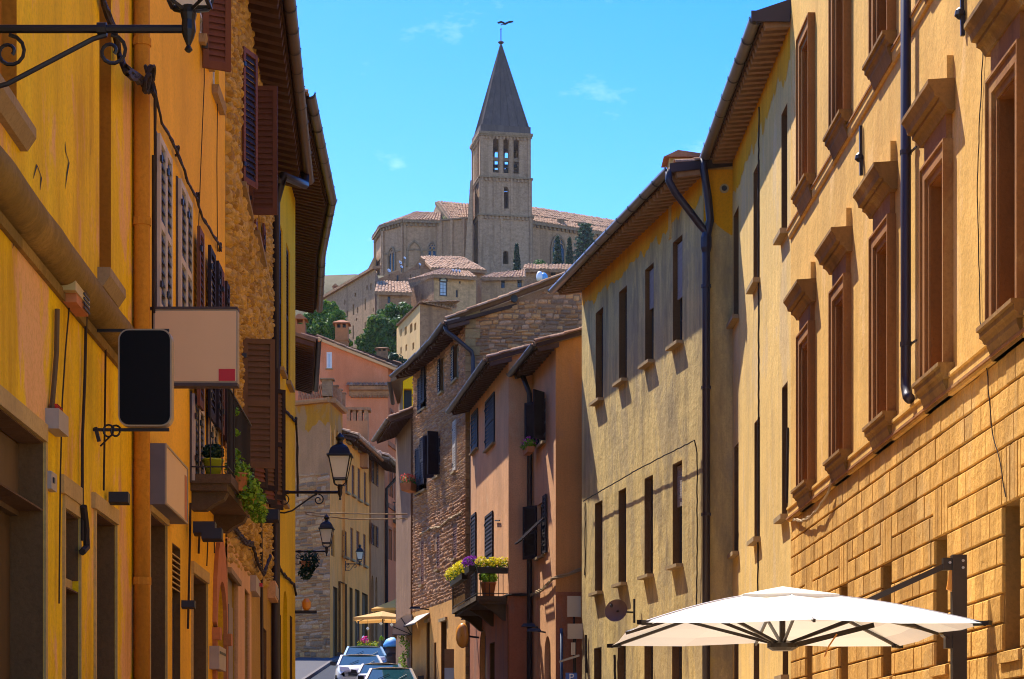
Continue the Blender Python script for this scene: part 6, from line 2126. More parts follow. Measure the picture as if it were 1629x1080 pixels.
# --- salmon house
YS = 117.5
WJf = Wall((X(470, YS), YS), (X(617, YS), YS))
WJs = Wall((X(617, YS), YS), (X(617, YS) + 1.15, YS + 8.5))
hJ = root('salmon_house', 'salmon pink house with a sloping gable and terracotta chimneys', 'house', (X(560, YS), YS, gz(-8, YS)))
jw = (WJf.u(519.5), WJf.u(528), Zh(584, YS), Zh(560, YS))
zr0, zr1 = Zh(540, YS), Zh(581, YS)
ul, ur_ = WJf.u(505), WJf.u(619)
mm = MB()
mm = wall_sheet(mm, WJf, 0, WJf.L, 4, Zh(586, YS), [])
# gable face above, with the little window cut out
zb_ = Zh(586, YS)
def zgab(u): return lerp(zr0, zr1, (u - ul) / (ur_ - ul))
mm.poly([WJf.P(0, zb_), WJf.P(jw[0], zb_), WJf.P(jw[0], zgab(jw[0])), WJf.P(ul, zr0), WJf.P(0, zgab(0) - 2 * (zgab(0) - zr0))])
mm.poly([WJf.P(jw[0], jw[3]), WJf.P(jw[1], jw[3]), WJf.P(jw[1], zgab(jw[1])), WJf.P(jw[0], zgab(jw[0]))])
mm.poly([WJf.P(jw[1], zb_), WJf.P(WJf.L, zb_), WJf.P(WJf.L, zgab(WJf.L)), WJf.P(jw[1], zgab(jw[1]))])
part(mm, 'gable_wall', M['salmon'], hJ)
window(WJf, (jw[0], jw[1], zb_, jw[3]), hJ, .06, 'frame_white', 'pane_blue', (0, 0), .09)
sill(WJf, jw[0], jw[1], zb_, hJ, out=.08)
jo = []
for x0, x1, yt, yb in ((620.5, 624, 655, 690), (629, 632.5, 662, 708), (637, 640, 668, 715), (644.5, 647, 676, 722),
                       (619, 624, 742, 790), (628, 632, 748, 797), (637, 640.5, 754, 800), (644.5, 647, 760, 805),
                       (617.5, 622, 842, 890), (627, 631, 845, 893), (636, 640, 850, 895)):
    jo.append(WJs.rect(x0, x1, yt, yb, (x0 + x1) / 2))
zgJ = WJs.z(619, 583)
gable_block(hJ, WJs, 0, WJs.L, 4, zgJ, 9, 'rosy', jo, .2)
for op in jo:
    window(WJs, op, hJ, .16, 'frame_dark', 'pane', (1, 2))
    m = MB()
    for a, b, c, d in ((op[0] - .15, op[0], op[2], op[3] + .15), (op[1], op[1] + .15, op[2], op[3] + .15), (op[0], op[1], op[3], op[3] + .15)): m.wbox(WJs, a, b, c, d, 0, .05)
    part(m, 'surround', M['rust'], hJ)
for zj in (WJs.z(630, 718), WJs.z(630, 815)): part(MB().wbox(WJs, 0, WJs.L, zj, zj + .25, 0, .08), 'string_course', M['rust'], hJ)
eave(hJ, WJs, -.1, WJs.L, zgJ + .2, zgJ, .7, 5, .35, 'soffit', 'rafter', .5, 'pipe_dark', .09)
A = WJf.P(WJf.u(632), Zh(587, YS), .25); B = WJf.P(ul, zr0 + .1, .25)
vs = part(MB().hexa([A + Vector((0, 0, -.16)), A + Vector((0, .3, -.16)), B + Vector((0, .3, -.16)), B + Vector((0, 0, -.16)), A, A + Vector((0, .3, 0)), B + Vector((0, .3, 0)), B]), 'verge_slab', M['white'], hJ)
verge(vs, A + Vector((0, .1, .05)), B + Vector((0, .1, .05)), w=.3)
rm = MB(); tile_roof(rm, A + Vector((0, 7, 0)), A + Vector((0, .2, 0)), B + Vector((0, .2, 0)), B + Vector((0, 7, 0)))
part(rm, 'roof_tiles', M['tiles'], hJ, kind='stuff')
# tiled cornice strip across the gable
ua, ub = WJf.u(546), WJf.u(622)
zc = Zh(630, YS)
m = MB().profile(WJf, [(0, zc), (.18, zc), (.22, zc + .25), (.42, zc + .3), (.45, zc + .5), (0, zc + .75)], ua + .35, ub)
cs = part(m, 'cornice', M['village3'], hJ)
for i in range(14):
    q = WJf.P(lerp(ua + .2, ub, (i + .5) / 14), zc + .48, .5)
    inst(half_tile_mesh(), 'tile', cs, q, (.42, 0, math.atan2(WJf.n.x, -WJf.n.y)), (.22, .75, .22))
for i in range(15):
    uu = lerp(ua + .45, ub - .1, i / 14)
    part(MB().wbox(WJf, uu, uu + .1, zc - .1, zc + .06, 0, .16), 'corbel', M['village3'], cs)
def gable_chimney(parent, px, ytop, ybase, wpx, Y, mat='terracotta', capmat='tile_red'):
    c = at(px, ybase, Y); w = wpx * Y / F / 2; z1 = Zh(ytop, Y); H = z1 - c.z
    st = part(MB().box(c.x - w, c.x + w, Y - w, Y + w, c.z - 1.5, c.z + H * .62).box(c.x - w * 1.12, c.x + w * 1.12, Y - w * 1.12, Y + w * 1.12, c.z + H * .12, c.z + H * .17), 'chimney', M[mat], parent)
    m = MB()
    for k in (-.85, 0, .85): m.box(c.x + k * w - w * .15, c.x + k * w + w * .15, Y - w, Y + w, c.z + H * .62, c.z + H * .78)
    part(m, 'chimney_pier', M[mat], st)
    part(MB().box(c.x - w * .9, c.x + w * .9, Y - w * .5, Y + w * .5, c.z + H * .62, c.z + H * .77), 'flue_dark', M['black'], st)
    w2 = w * 1.35; zb = c.z + H * .78
    m = MB().hexa([(c.x - w2, Y - w2, zb), (c.x + w2, Y - w2, zb), (c.x + w2, Y + w2, zb), (c.x - w2, Y + w2, zb), (c.x - w2, Y - w2, zb + H * .05), (c.x + w2, Y - w2, zb + H * .05), (c.x + w2, Y + w2, zb + H * .05), (c.x - w2, Y + w2, zb + H * .05)])
    m.hexa([(c.x - w2, Y - w2, zb + H * .05), (c.x + w2, Y - w2, zb + H * .05), (c.x + w2, Y + w2, zb + H * .05), (c.x - w2, Y + w2, zb + H * .05), (c.x - w * .2, Y - w * .2, zb + H * .19), (c.x + w * .2, Y - w * .2, zb + H * .19), (c.x + w * .2, Y + w * .2, zb + H * .19), (c.x - w * .2, Y + w * .2, zb + H * .19)])
    part(m, 'chimney_cap', M[capmat], st)
gable_chimney(hJ, 544, 508, 548, 20, YS + 1.5)
gable_chimney(hJ, 608, 552, 572, 17, YS + 3, 'village3', 'village3')

zb = WJs.z(636, 832); ua, ub = WJs.u(625), WJs.u(648)
ua, ub = min(ua, ub), max(ua, ub)
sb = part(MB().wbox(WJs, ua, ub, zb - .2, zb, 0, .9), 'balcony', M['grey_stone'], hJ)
part(MB().beam(WJs.P(ua, zb + .95, .87), WJs.P(ub, zb + .95, .87), .05, .05).beam(WJs.P(ua, zb + .95, 0), WJs.P(ua, zb + .95, .87), .05, .05), 'handrail', M['iron'], sb)
q0 = WJs.P(ua, zb, .87); bm = mesh_of(MB().tube([q0, q0 + Vector((0, 0, .95))], .018, 4), 'baluster', M['iron'], q0)
for i in range(30): inst(bm, 'baluster', sb, WJs.P(lerp(ua, ub, i / 29), zb, .87))
for i in range(5): inst(bm, 'baluster', sb, WJs.P(ua, zb, .1 + i * .17))

# ------------------------------------------------------------------ street lamps
def lantern_thing(name, label, foot, tip_x, z, s, glass='lamp_glass', brace=True, gb=.22, sc=.13):
    """four-sided lantern on a scrolled iron arm: foot is the point on the wall, the arm runs level to tip_x"""
    foot = Vector(foot)
    t = root(name, label, 'street lamp', foot)
    d = Vector((tip_x - foot.x, 0, 0)); L = d.length
    tip = foot + d
    m = MB().tube([foot, foot + d * .5, tip], .026 * s, 8)
    m.tube([foot + Vector((.12 * s, 0, 0)), foot + Vector((.22 * s, 0, 0))], .036 * s, 8)
    m.tube([foot + Vector((.60 * L, 0, .0)), foot + Vector((.64 * L, 0, .0))], .04 * s, 8)
    m.box(foot.x - .02, foot.x + .03, foot.y - .06 * s, foot.y + .06 * s, foot.z - .35 * s, foot.z + .15 * s)
    part(m, 'arm', M['iron'], t)
    m = MB()
    def spiral(c, r0, turns, start, sgn, r):
        n = 18
        return [Vector((c[0] + r0 * (1 - .78 * i / n) * math.cos(start + sgn * turns * 6.283 * i / n), foot.y, c[1] + r0 * (1 - .78 * i / n) * math.sin(start + sgn * turns * 6.283 * i / n))) for i in range(n + 1)]
    if brace:
        m.tube([foot + Vector((.0, 0, -.36 * s)), foot + Vector((.14 * s, 0, -.37 * s)), foot + Vector((.28 * s, 0, -.33 * s)), foot + Vector((L * .58, 0, -.06 * s)), foot + Vector((L * .64, 0, -.035 * s))], .015 * s, 6)
        m.tube(spiral((foot.x + L * .66, foot.z - .135 * s), .10 * s, 1.35, math.pi / 2, -1, 0), .012 * s, 6)
        m.tube(spiral((foot.x + sc * s, foot.z - .14 * s), .105 * s, 1.35, math.pi / 2, -1, 0), .012 * s, 6)
        part(m, 'scroll', M['iron'], t)
    # lantern
    b = tip + Vector((0, 0, .02 * s))
    m = MB().lathe(b, [(.012 * s, -.16 * s), (.026 * s, -.145 * s), (.012 * s, -.12 * s), (.034 * s, -.07 * s), (.045 * s, -.03 * s), (.04 * s, .03 * s), (.05 * s, .07 * s), (.035 * s, .12 * s)], 10)
    z0, z1 = b.z + gb * s, b.z + (gb + .4) * s
    w0, w1 = .115 * s, .19 * s
    for sx in (-1, 1):
        for sy in (-1, 1):
            m.tube([(b.x + sx * .02 * s, b.y + sy * .02 * s, b.z + .09 * s), (b.x + sx * .10 * s, b.y + sy * .10 * s, b.z + .13 * s), (b.x + sx * w0, b.y + sy * w0, z0)], .011 * s, 6)
            m.tube([(b.x + sx * w0, b.y + sy * w0, z0), (b.x + sx * w1, b.y + sy * w1, z1)], .012 * s, 6)
    for w, z in ((w0, z0), (w1, z1)):
        for a, c in (((-1, -1), (1, -1)), ((1, -1), (1, 1)), ((1, 1), (-1, 1)), ((-1, 1), (-1, -1))):
            m.beam((b.x + a[0] * w, b.y + a[1] * w, z), (b.x + c[0] * w, b.y + c[1] * w, z), .024 * s, .022 * s)
    part(m, 'lantern_frame', M['iron'], t)
    k = .97
    m = MB()
    for a, c in (((-1, -1), (1, -1)), ((1, -1), (1, 1)), ((1, 1), (-1, 1)), ((-1, 1), (-1, -1))):
        m.quad((b.x + a[0] * w0 * k, b.y + a[1] * w0 * k, z0), (b.x + c[0] * w0 * k, b.y + c[1] * w0 * k, z0), (b.x + c[0] * w1 * k, b.y + c[1] * w1 * k, z1), (b.x + a[0] * w1 * k, b.y + a[1] * w1 * k, z1))
    part(m, 'glass', M[glass], t)
    m = MB()
    prof = [(1.18, 0), (1.18, .03), (1.0, .045), (.95, .1), (.82, .18), (.6, .24), (.4, .27), (.28, .29), (.22, .33), (.24, .36), (.36, .39), (.38, .43), (.25, .47), (.1, .52), (.02, .54)]
    n = 16
    for q, (r_, h) in enumerate(prof):
        for j in range(n):
            a = 2 * math.pi * j / n + math.pi / 4
            ca, sa = math.cos(a), math.sin(a)
            sq = 1 / max(abs(ca), abs(sa)) if h < .2 else lerp(1 / max(abs(ca), abs(sa)), 1.15, min(1, (h - .2) / .08))
            m.v.append((b.x + w1 * r_ * ca * sq, b.y + w1 * r_ * sa * sq, z1 + h * s * .8))
    for q in range(len(prof) - 1):
        for j in range(n): m.f.append((q * n + j, q * n + (j + 1) % n, (q + 1) * n + (j + 1) % n, (q + 1) * n + j))
    m.f.append(tuple(reversed(range(n)))); m.f.append(tuple((len(prof) - 1) * n + j for j in range(n)))
    part(m, 'lantern_cap', M['black'], t)
    return t
u = WA.u(-62); p = WA.P(u, 0, 0); Y0 = p.y
lantern_thing('street_lamp', 'scrolled iron street lamp cut off at the top left corner', (p.x, Y0, Zh(46, Y0)), X(300, Y0), 0, 1.02, gb=.15, sc=.29)
p = WD.P(WD.u(440), 0, 0); 
lantern_thing('street_lamp', 'nearest whole street lamp on the left, on the yellow house', (p.x, p.y, Zh(783, p.y)), X(541, p.y), 0, 1.08)
p = WE.P(.3, 0, .0)
lantern_thing('street_lamp', 'second street lamp, lower and farther than the one on the yellow house', (p.x, p.y, Zh(877, p.y)), X(519.5, p.y), 0, .98)
p = WH.P(.1, 0, 0)
lantern_thing('street_lamp', 'small farthest street lamp on the straw yellow house', (p.x, p.y, Zh(897, p.y)), X(572.5, p.y), 0, .92)
slung('span_wire', 'upper pale wire strung across the street before the straw house', [at(486, 815, 64), at(560, 817, 66), at(648, 818, 69)], .02, 'cable_pale', 1)
slung('span_wire', 'lower pale wire strung across the street before the straw house', [at(486, 818, 64.5), at(560, 826, 66.5), at(648, 825, 69.5)], .02, 'cable_pale', 1)
# ------------------------------------------------------------------ church on the hill
def panel(W, u0, u1, z0, z1, ops, mb, pointed=()):
    return wall_sheet(mb, W, u0, u1, z0, z1, ops, .5)

YT = 280.0
tl = Vector((X(763, YT), YT)); th_ = R(11)
fw = 85 * YT / F * 1.0
dF = Vector((math.cos(th_), math.sin(th_))); dS = Vector((-math.sin(th_), math.cos(th_)))
def tower_walls(inset):
    a = tl + dF * inset + dS * inset
    w = fw - 2 * inset
    b = a + dF * w; c = b + dS * w; d = a + dS * w
    return [Wall(a, b), Wall(d, a), Wall(b, c, True), Wall(c, d, True)], (a, b, c, d), w
hT = root('church', 'great stone church with bell tower and spire crowning the hill', 'church', (tl.x, tl.y, gz(tl.x, tl.y)))
stages = [(gz(0, 280) - 6, Zh(340, YT), 0.0), (Zh(340, YT), Zh(279, YT), .12), (Zh(279, YT), Zh(212, YT), .24)]
def zz_(y): return Zh(y, YT)
for si, (z0, z1, ins) in enumerate(stages):
    walls, cs_, w = tower_walls(ins)
    for k, W in enumerate(walls):
        ops = []
        mid = W.L / 2
        if si == 2:
            for j in (-1, 0, 1):
                c = mid + j * W.L * .21 + (.1 if k == 0 else 0)
                ops.append((c - .40, c + .40, zz_(272), zz_(216), .4))
        elif si == 1:
            ops.append((mid - .42, mid + .42, zz_(329), zz_(294), .42))
        elif k == 0:
            ops.append((mid - .38, mid + .38, zz_(418), zz_(397), .38))
        part(wall_sheet(MB(), W, 0, W.L, z0, z1, ops, .9), 'tower_wall', M['tower'], hT)
        # flat pilaster strips
        n = 5 if si < 2 else 4
        for j in range(n):
            if si == 2:
                c = (0.02, .30, .51, .99)[j] * W.L if False else (0.0, .395, .605, 1.0)[j] * W.L
                if j in (1, 2): c = mid + (-.105 if j == 1 else .105) * W.L + (.1 if k == 0 else 0)
            else:
                c = (0.0, .28, .44, .62, 1.0)[j] * W.L if si == 1 else (0, .3, .42, .62, 1.0)[j] * W.L
            hw = .32 if j in (0, n - 1) else .17
            a, b = max(0, c - hw), min(W.L, c + hw)
            part(MB().wbox(W, a, b, z0, z1, 0, .14 if j in (0, n - 1) else .10), 'pilaster', M['tower'], hT)
        if si == 2:                                    # dividing bars of the belfry lights
            for j, o in enumerate(ops):
                zb = zz_(252)
                part(MB().wbox(W, o[0], o[1], zb, zb + .45, -.7, -.3), 'belfry_bar', M['church_trim'], hT)
        # string course with corbels
        part(MB().wbox(W, -.15, W.L + .15, z1 - .22, z1, 0, .28), 'string_course', M['church_trim'], hT)
        if k < 2:
            n = 14
            cm = MB().wbox(W, 0, .22, z1 - .62, z1 - .22, 0, .2)
            me = mesh_of(cm, 'corbel', M['tower'], W.P(0, 0, 0))
            for j in range(n): inst(me, 'corbel', hT, W.P(W.L * (j + .3) / n, 0, 0))
_, cc, w = tower_walls(.24)
# floors so that no light leaks, bells frame
fl = MB()
for z in (zz_(279) + .1, zz_(340)): fl.poly([Vector((*p, z)) for p in cc])
part(fl, 'tower_floor', M['church_trim'], hT)
bx_ = MB(); cen = (cc[0] + cc[2]) / 2
bx_.beam((cen.x - 2.2, cen.y, zz_(250)), (cen.x + 2.2, cen.y, zz_(250)), .4, .4)
bx_.lathe((cen.x + .9, cen.y, zz_(268)), [(.75, 0), (.6, .3), (.45, .9), (.3, 1.2), (.05, 1.3)], 12)
bx_.lathe((cen.x - 1.2, cen.y, zz_(266)), [(.6, 0), (.5, .25), (.35, .7), (.2, 1.0), (.05, 1.1)], 12)
part(bx_, 'bell', M['black'], hT)
# main cornice and spire
zc = zz_(212)
_, c2, w2 = tower_walls(-.12)
m = MB(); lo = [Vector((*p, zc + .0)) for p in c2]; hi = [Vector((*p, zc + .35)) for p in c2]
m.hexa(lo + hi)
part(m, 'cornice', M['church_trim'], hT)
_, c3, w3 = tower_walls(.15)
m = MB(); m.hexa([Vector((*p, zc + .35)) for p in c3] + [Vector((*p, zc + 1.3)) for p in c3])
part(m, 'spire_base', M['lead'], hT)
_, c4, w4 = tower_walls(.45)
apex = Vector((cen.x, cen.y, Zh(68, cen.y)))
bq = [Vector((*p, zc + 1.3)) for p in c4]
m = MB()
for k in range(4): m.poly([bq[k], bq[(k + 1) % 4], apex])
spire = part(m, 'spire', M['lead'], hT)
for k in range(4):                                     # standing seams
    a, b = bq[k], bq[(k + 1) % 4]
    nrm = (b - a).cross(apex - a).normalized()
    if nrm.dot(a - cen.to_3d()) < 0: nrm = -nrm
    for j in range(6):
        s = a.lerp(b, j / 5.0)
        part(MB().tube([s + nrm * .03, s.lerp(apex, .97) + nrm * .03], [.13 if j in (0, 5) else .09, .04], 5), 'seam', M['lead'], spire)
m = MB().lathe(apex + Vector((0, 0, -.25)), [(.1, 0), (.42, .25), (.42, .35), (.1, .5), (.06, .7)], 10)
m.tube([apex, apex + Vector((0, 0, 2.0))], .07, 6)
m.lathe(apex + Vector((0, 0, 1.75)), [(.03, 0), (.14, .12), (.03, .25)], 8)
part(m, 'finial', M['black'], spire)
# buttress on the tower's left
W = tower_walls(0)[0][0]
m = MB()
y0, y1 = YT + .5, YT + 4
m.hexa([(X(736, 282), y0, zz_(470)), (X(752, 282), y0, zz_(470)), (X(752, 282), y1, zz_(470)), (X(736, 282), y1, zz_(470)), (X(748.5, 282), y0, zz_(285)), (X(752, 282), y0, zz_(285)), (X(752, 282), y1, zz_(285)), (X(748.5, 282), y1, zz_(285))])
part(m, 'buttress', M['tower'], hT)

def pointed_window(W, c, hw, z0, z1, parent, blind=False):
    """tall gothic window: recessed pointed opening in its moulded frame"""
    rise = hw * 1.7
    m = MB()
    n = 14
    for k0, k1, o0, o1 in ((1.0, 1.28, 0, .22), (.88, 1.0, 0, .10)):
        pi = arc_pts(c - hw * k0, c + hw * k0, z1 + (k0 - 1) * hw, rise * k0, n, True)
        po = arc_pts(c - hw * k1, c + hw * k1, z1 + (k1 - 1) * hw, rise * k1, n, True)
        for i in range(n):
            a, b = pi[i], pi[i + 1]; d, e = po[i], po[i + 1]
            m.hexa([W.P(*a, o0), W.P(*b, o0), W.P(*e, o0), W.P(*d, o0), W.P(*a, o1), W.P(*b, o1), W.P(*e, o1), W.P(*d, o1)])
        m.wbox(W, c - hw * k1, c - hw * k0, z0, pi[0][1], o0, o1); m.wbox(W, c + hw * k0, c + hw * k1, z0, pi[0][1], o0, o1)
    fr = part(m, 'window', M['church_trim'], parent)
    pts = arc_pts(c - hw * .88, c + hw * .88, z1 - .12 * hw, rise * .88, n, True)
    g = MB().poly([W.P(c - hw * .88, z0, .02)] + [W.P(*p, .02) for p in pts] + [W.P(c + hw * .88, z0, .02)])
    part(g, 'pane', M['church'] if blind else M['pane'], fr)
    t = MB().wbox(W, c - .12, c + .12, z0, z1 - hw * .9, .02, .12)
    if not blind:
        for s in (-.5, .5): 
            pp_ = arc_pts(c + s * hw * .86 - hw * .38, c + s * hw * .86 + hw * .38, z1 - hw * 1.0, hw * .6, 8)
            t.tube([W.P(*p, .06) for p in pp_], .07, 5)
        q = [W.P(c + hw * .36 * math.cos(a), z1 - hw * .75 + hw * .36 * math.sin(a), .07) for a in [i * 2 * math.pi / 12 for i in range(13)]]
        t.tube(q, .08, 5)
    part(t, 'tracery', M['church'], fr)
    return fr

def corbels(W, u0, u1, z, parent, n, mat='church_trim'):
    me = mesh_of(MB().wbox(W, 0, .3, z - .5, z, 0, .3), 'corbel', M[mat], W.P(0, 0, 0))
    for j in range(n): inst(me, 'corbel', parent, W.P(lerp(u0, u1, (j + .5) / n), 0, 0))

# choir and apse, left of the tower
def cpt(px, Y): return Vector((X(px, Y), Y))
pA, pB, pC_, pD, pE = cpt(597, 292), cpt(609, 285.5), cpt(642, 282.5), cpt(699, 283), cpt(753, 281.5)
zb0 = gz(-8, 282) - 12
ztA = Zh(355, 283)
for k, (p, q, yy) in enumerate(((pA, pB, 0), (pB, pC_, 0), (pC_, pD, 0))):
    W = Wall(p, q)
    part(wall_sheet(MB(), W, 0, W.L, zb0, ztA), 'apse_wall', M['church'], hT)
    corbels(W, 0, W.L, ztA, hT, max(2, int(W.L / .55)))
    part(MB().wbox(W, -.1, W.L + .1, ztA, ztA + .22, 0, .4), 'cornice', M['church_trim'], hT)
    for u in (0, W.L):
        part(MB().wbox(W, max(0, u - .3), min(W.L, u + .3), zb0, ztA - .5, 0, .25), 'pilaster', M['church'], hT)
    zs = Zh(398, 283)
    part(MB().wbox(W, 0, W.L, zs - .15, zs + .1, 0, .12), 'string_course', M['church_trim'], hT)
    if k == 1: pointed_window(W, W.u(624), .62, Zh(428, 283), Zh(391, 283), hT)
    if k == 2: pointed_window(W, W.u(659.5), .95, Zh(425, 283), Zh(386, 283), hT, True)
W = Wall(pD, pE)
ztE = Zh(349, 282)
part(wall_sheet(MB(), W, 0, W.L, zb0, ztE), 'choir_wall', M['church'], hT)
for x in (702, 719, 738): part(MB().wbox(W, max(0, W.u(x) - .18), min(W.L, W.u(x) + .18), zb0, ztE, 0, .3), 'pilaster', M['church'], hT)
pointed_window(Wall(pC_, pD), Wall(pC_, pD).L - 1.0, .55, Zh(412, 283), Zh(386, 283), hT)
part(MB().wbox(W, 0, W.L, ztE, ztE + .2, 0, .35), 'cornice', M['church_trim'], hT)
# apse roof: three slopes meeting at a point
pk = at(664, 337.5, 287.5)
pk2 = at(702, 338.5, 287.5)
rm = MB()
def eav(p, q, out=.5):
    W = Wall(p, q)
    return W.P(-.15, ztA + .2, out), W.P(W.L + .15, ztA + .2, out)
for p, q, a, b in ((pA, pB, pk, pk), (pB, pC_, pk, pk), (pC_, pD, pk2, pk)):
    e0_, e1_ = eav(p, q)
    tile_roof(rm, e0_, e1_, a, b, .42, .8, .04, .14)
sl_ = MB()
for p, q, a, b in ((pA, pB, pk, pk), (pB, pC_, pk, pk), (pC_, pD, pk2, pk)): slab_mb(*eav(p, q), a, b, .3, sl_)
part(sl_, 'apse_roof', M['church_trim'], hT)
part(rm, 'apse_roof_tiles', M['tiles_far'], hT, kind='stuff')
# transept roof behind: gable end and tiled slope
ga, gb, gp = at(684, 350, 287), at(717, 351, 285), at(695.5, 322, 289)
m = MB().poly([ga, gb, gp]); m.poly([ga + Vector((0, 0, -4)), gb + Vector((0, 0, -4)), gb, ga])
part(m, 'transept_gable', M['church_trim'], hT)
rm = MB()
tile_roof(rm, gb + Vector((0, -.3, 0)), at(752, 350, 285), at(756, 325.5, 290), gp + Vector((0, -.2, .1)), .42, .8, .04, .14)
part(slab_mb(gb + Vector((-.3, -.3, 0)), at(752, 350, 285), at(756, 325.5, 290), gp + Vector((-.3, -.2, .1)), .5), 'transept_roof', M['church_trim'], hT)
part(rm, 'transept_roof_tiles', M['tiles_far'], hT, kind='stuff')
# nave to the right
na, nb = cpt(843, 288), cpt(1010, 297)
W = Wall(na, nb)
zn = Zh(355, 288)
part(wall_sheet(MB(), W, 0, W.L, zb0, zn), 'nave_wall', M['church'], hT)
corbels(W, 0, W.L, zn, hT, 26)
part(MB().wbox(W, 0, W.L, zn, zn + .2, 0, .4), 'cornice', M['church_trim'], hT)
pointed_window(W, W.u(888), 1.05, Zh(424, 289), Zh(371, 289), hT)
rm = MB()
e0_, e1_ = W.P(-.3, zn + .2, .5), W.P(W.L, zn + .2, .5)
up1 = W.P(-.3, zn + 1.75, -2.3), W.P(W.L, zn + 1.75, -2.3)
tile_roof(rm, e0_, e1_, up1[1], up1[0], .42, .8, .04, .14)
tile_roof(rm, W.P(-.3, zn + 1.8, -2.2), W.P(W.L, zn + 1.8, -2.2), W.P(W.L, zn + 3.9, -5.2), W.P(-.3, zn + 3.9, -5.2), .42, .8, .04, .14)
part(slab_mb(e0_, e1_, up1[1], up1[0], .4), 'nave_roof', M['church_trim'], hT)
part(rm, 'nave_roof_tiles', M['tiles_far'], hT, kind='stuff')
part(MB().wbox(W, -.3, W.L, zn + 1.55, zn + 1.88, -2.5, -2.15), 'clerestory', M['church_trim'], hT)
for x in (898, 930): 
    q = W.P(W.u(x), zn + .9, -1.0); part(MB().box(q.x - .5, q.x + .5, q.y - .8, q.y + .3, q.z - .3, q.z + .5), 'roof_vent', M['church_trim'], hT)
# sloping flank at far left
m = MB()
m.hexa([(X(578, 288), 288, zb0), (X(598, 288), 288, zb0), (X(598, 294), 294, zb0), (X(578, 294), 294, zb0), (X(580, 288), 288, Zh(438, 288)), (X(598, 288), 288, Zh(402, 288)), (X(598, 294), 294, Zh(402, 288)), (X(580, 294), 294, Zh(438, 288))])
part(m, 'flank_wall', M['village2'], hT)

# ------------------------------------------------------------------ houses on the hill
def far_house(name, label, faces, zt, zb, mat, wins, roof=None, rmat='tiles_far', extras=None, roofs=None):
    """faces: list of plan points along the visible walls; wins: (face, x0, x1, yt, yb, kind)"""
    pts = [Vector(p) for p in faces]
    t = root(name, label, 'house', (pts[0].x, pts[0].y, gz(pts[0].x, pts[0].y)))
    Ws = [Wall(a, b) for a, b in zip(pts, pts[1:])]
    for i, W in enumerate(Ws):
        ops = [W.rect(x0, x1, yt, yb, (x0 + x1) / 2) for f, x0, x1, yt, yb, k in wins if f == i]
        ops = [(max(.02, o[0]), min(W.L - .02, o[1]), o[2], o[3]) for o in ops]
        mt = mat[i] if isinstance(mat, (list, tuple)) else mat
        part(wall_sheet(MB(), W, 0, W.L, zb, zt, ops, .3), 'wall', M[mt], t)
        kinds = [k for f, *_, k in wins if f == i]
        for o, k in zip(ops, kinds):
            if k == 'white':
                window(W, o, t, .12, 'frame_dark', 'pane_blue', (1, 3), .14)
            else:
                window(W, o, t, .22, 'frame_dark', 'pane', (1, 1), .08)
    if roofs:
        rm = MB()
        sl_ = MB()
        for A, B, C, D in roofs:
            tile_roof(rm, A, B, C, D, .36, .6, .04, .12)
            slab_mb(A, B, C, D, .3, sl_)
        part(sl_, 'roof', M['village3'], t)
        part(rm, 'roof_tiles', M[rmat], t, kind='stuff')
    return t, Ws
# long stone building climbing to the left
jn, jf = cpt(597, 236), cpt(506, 253)
zt = Zh(428, 236)
t, Ws = far_house('long_stone_building', 'long stone building with small scattered windows below the church apse', [jf, jn], zt, 40, 'village',
    [(0, 528, 530, 482, 486, 'd'), (0, 547.5, 549.5, 477, 484, 'd'), (0, 561, 563.5, 484, 501, 'd'), (0, 568, 570, 488, 498, 'd'), (0, 580, 582, 475, 493, 'd'), (0, 551.5, 553.5, 494, 505, 'd'), (0, 564, 566.5, 466, 472, 'd'),
     (0, 583, 585, 454, 461, 'd'), (0, 580, 582, 512, 522, 'd'), (0, 566, 568, 506, 510, 'd'), (0, 589, 591, 450, 461, 'd'), (0, 561, 563, 518, 540, 'd'), (0, 593, 594.5, 490, 496, 'd')])
W = Ws[0]
rf = part(MB().hexa([W.P(-.3, zt, .35), W.P(W.L, zt, .35), W.P(W.L, zt + .2, -.8), W.P(-.3, zt + .2, -.8), W.P(-.3, zt + .3, .35), W.P(W.L, zt + .3, .35), W.P(W.L, zt + .5, -.8), W.P(-.3, zt + .5, -.8)]), 'roof', M['village3'], t)
W_ = Wall(jn, cpt(606, 244), False)
part(wall_sheet(MB(), W_, 0, W_.L, 40, zt), 'side_wall', M['village'], t)
part(MB().hexa([(X(551, 256), 256, 55), (X(600, 240), 240, 55), (X(600, 246), 246, 55), (X(551, 262), 262, 55), (X(551, 256), 256, Zh(452, 256)), (X(600, 240), 240, Zh(424, 240)), (X(600, 246), 246, Zh(424, 240)), (X(551, 262), 262, Zh(452, 256))]), 'upper_storey', M['village2'], t)
c = at(534, 462, 250)
cc_ = part(MB().box(c.x - .35, c.x + .35, c.y - .3, c.y + .3, c.z - 1.2, c.z), 'chimney', M['village3'], t)
m = MB().box(c.x - .32, c.x - .18, c.y - .3, c.y + .3, c.z, c.z + .4).box(c.x + .18, c.x + .32, c.y - .3, c.y + .3, c.z, c.z + .4)
m.hexa([(c.x - .4, c.y - .4, c.z + .4), (c.x + .4, c.y - .4, c.z + .4), (c.x + .4, c.y + .4, c.z + .4), (c.x - .4, c.y + .4, c.z + .4), (c.x - .05, c.y - .4, c.z + .75), (c.x + .05, c.y - .4, c.z + .75), (c.x + .05, c.y + .4, c.z + .75), (c.x - .05, c.y + .4, c.z + .75)])
part(m, 'chimney_cap', M['village3'], cc_)
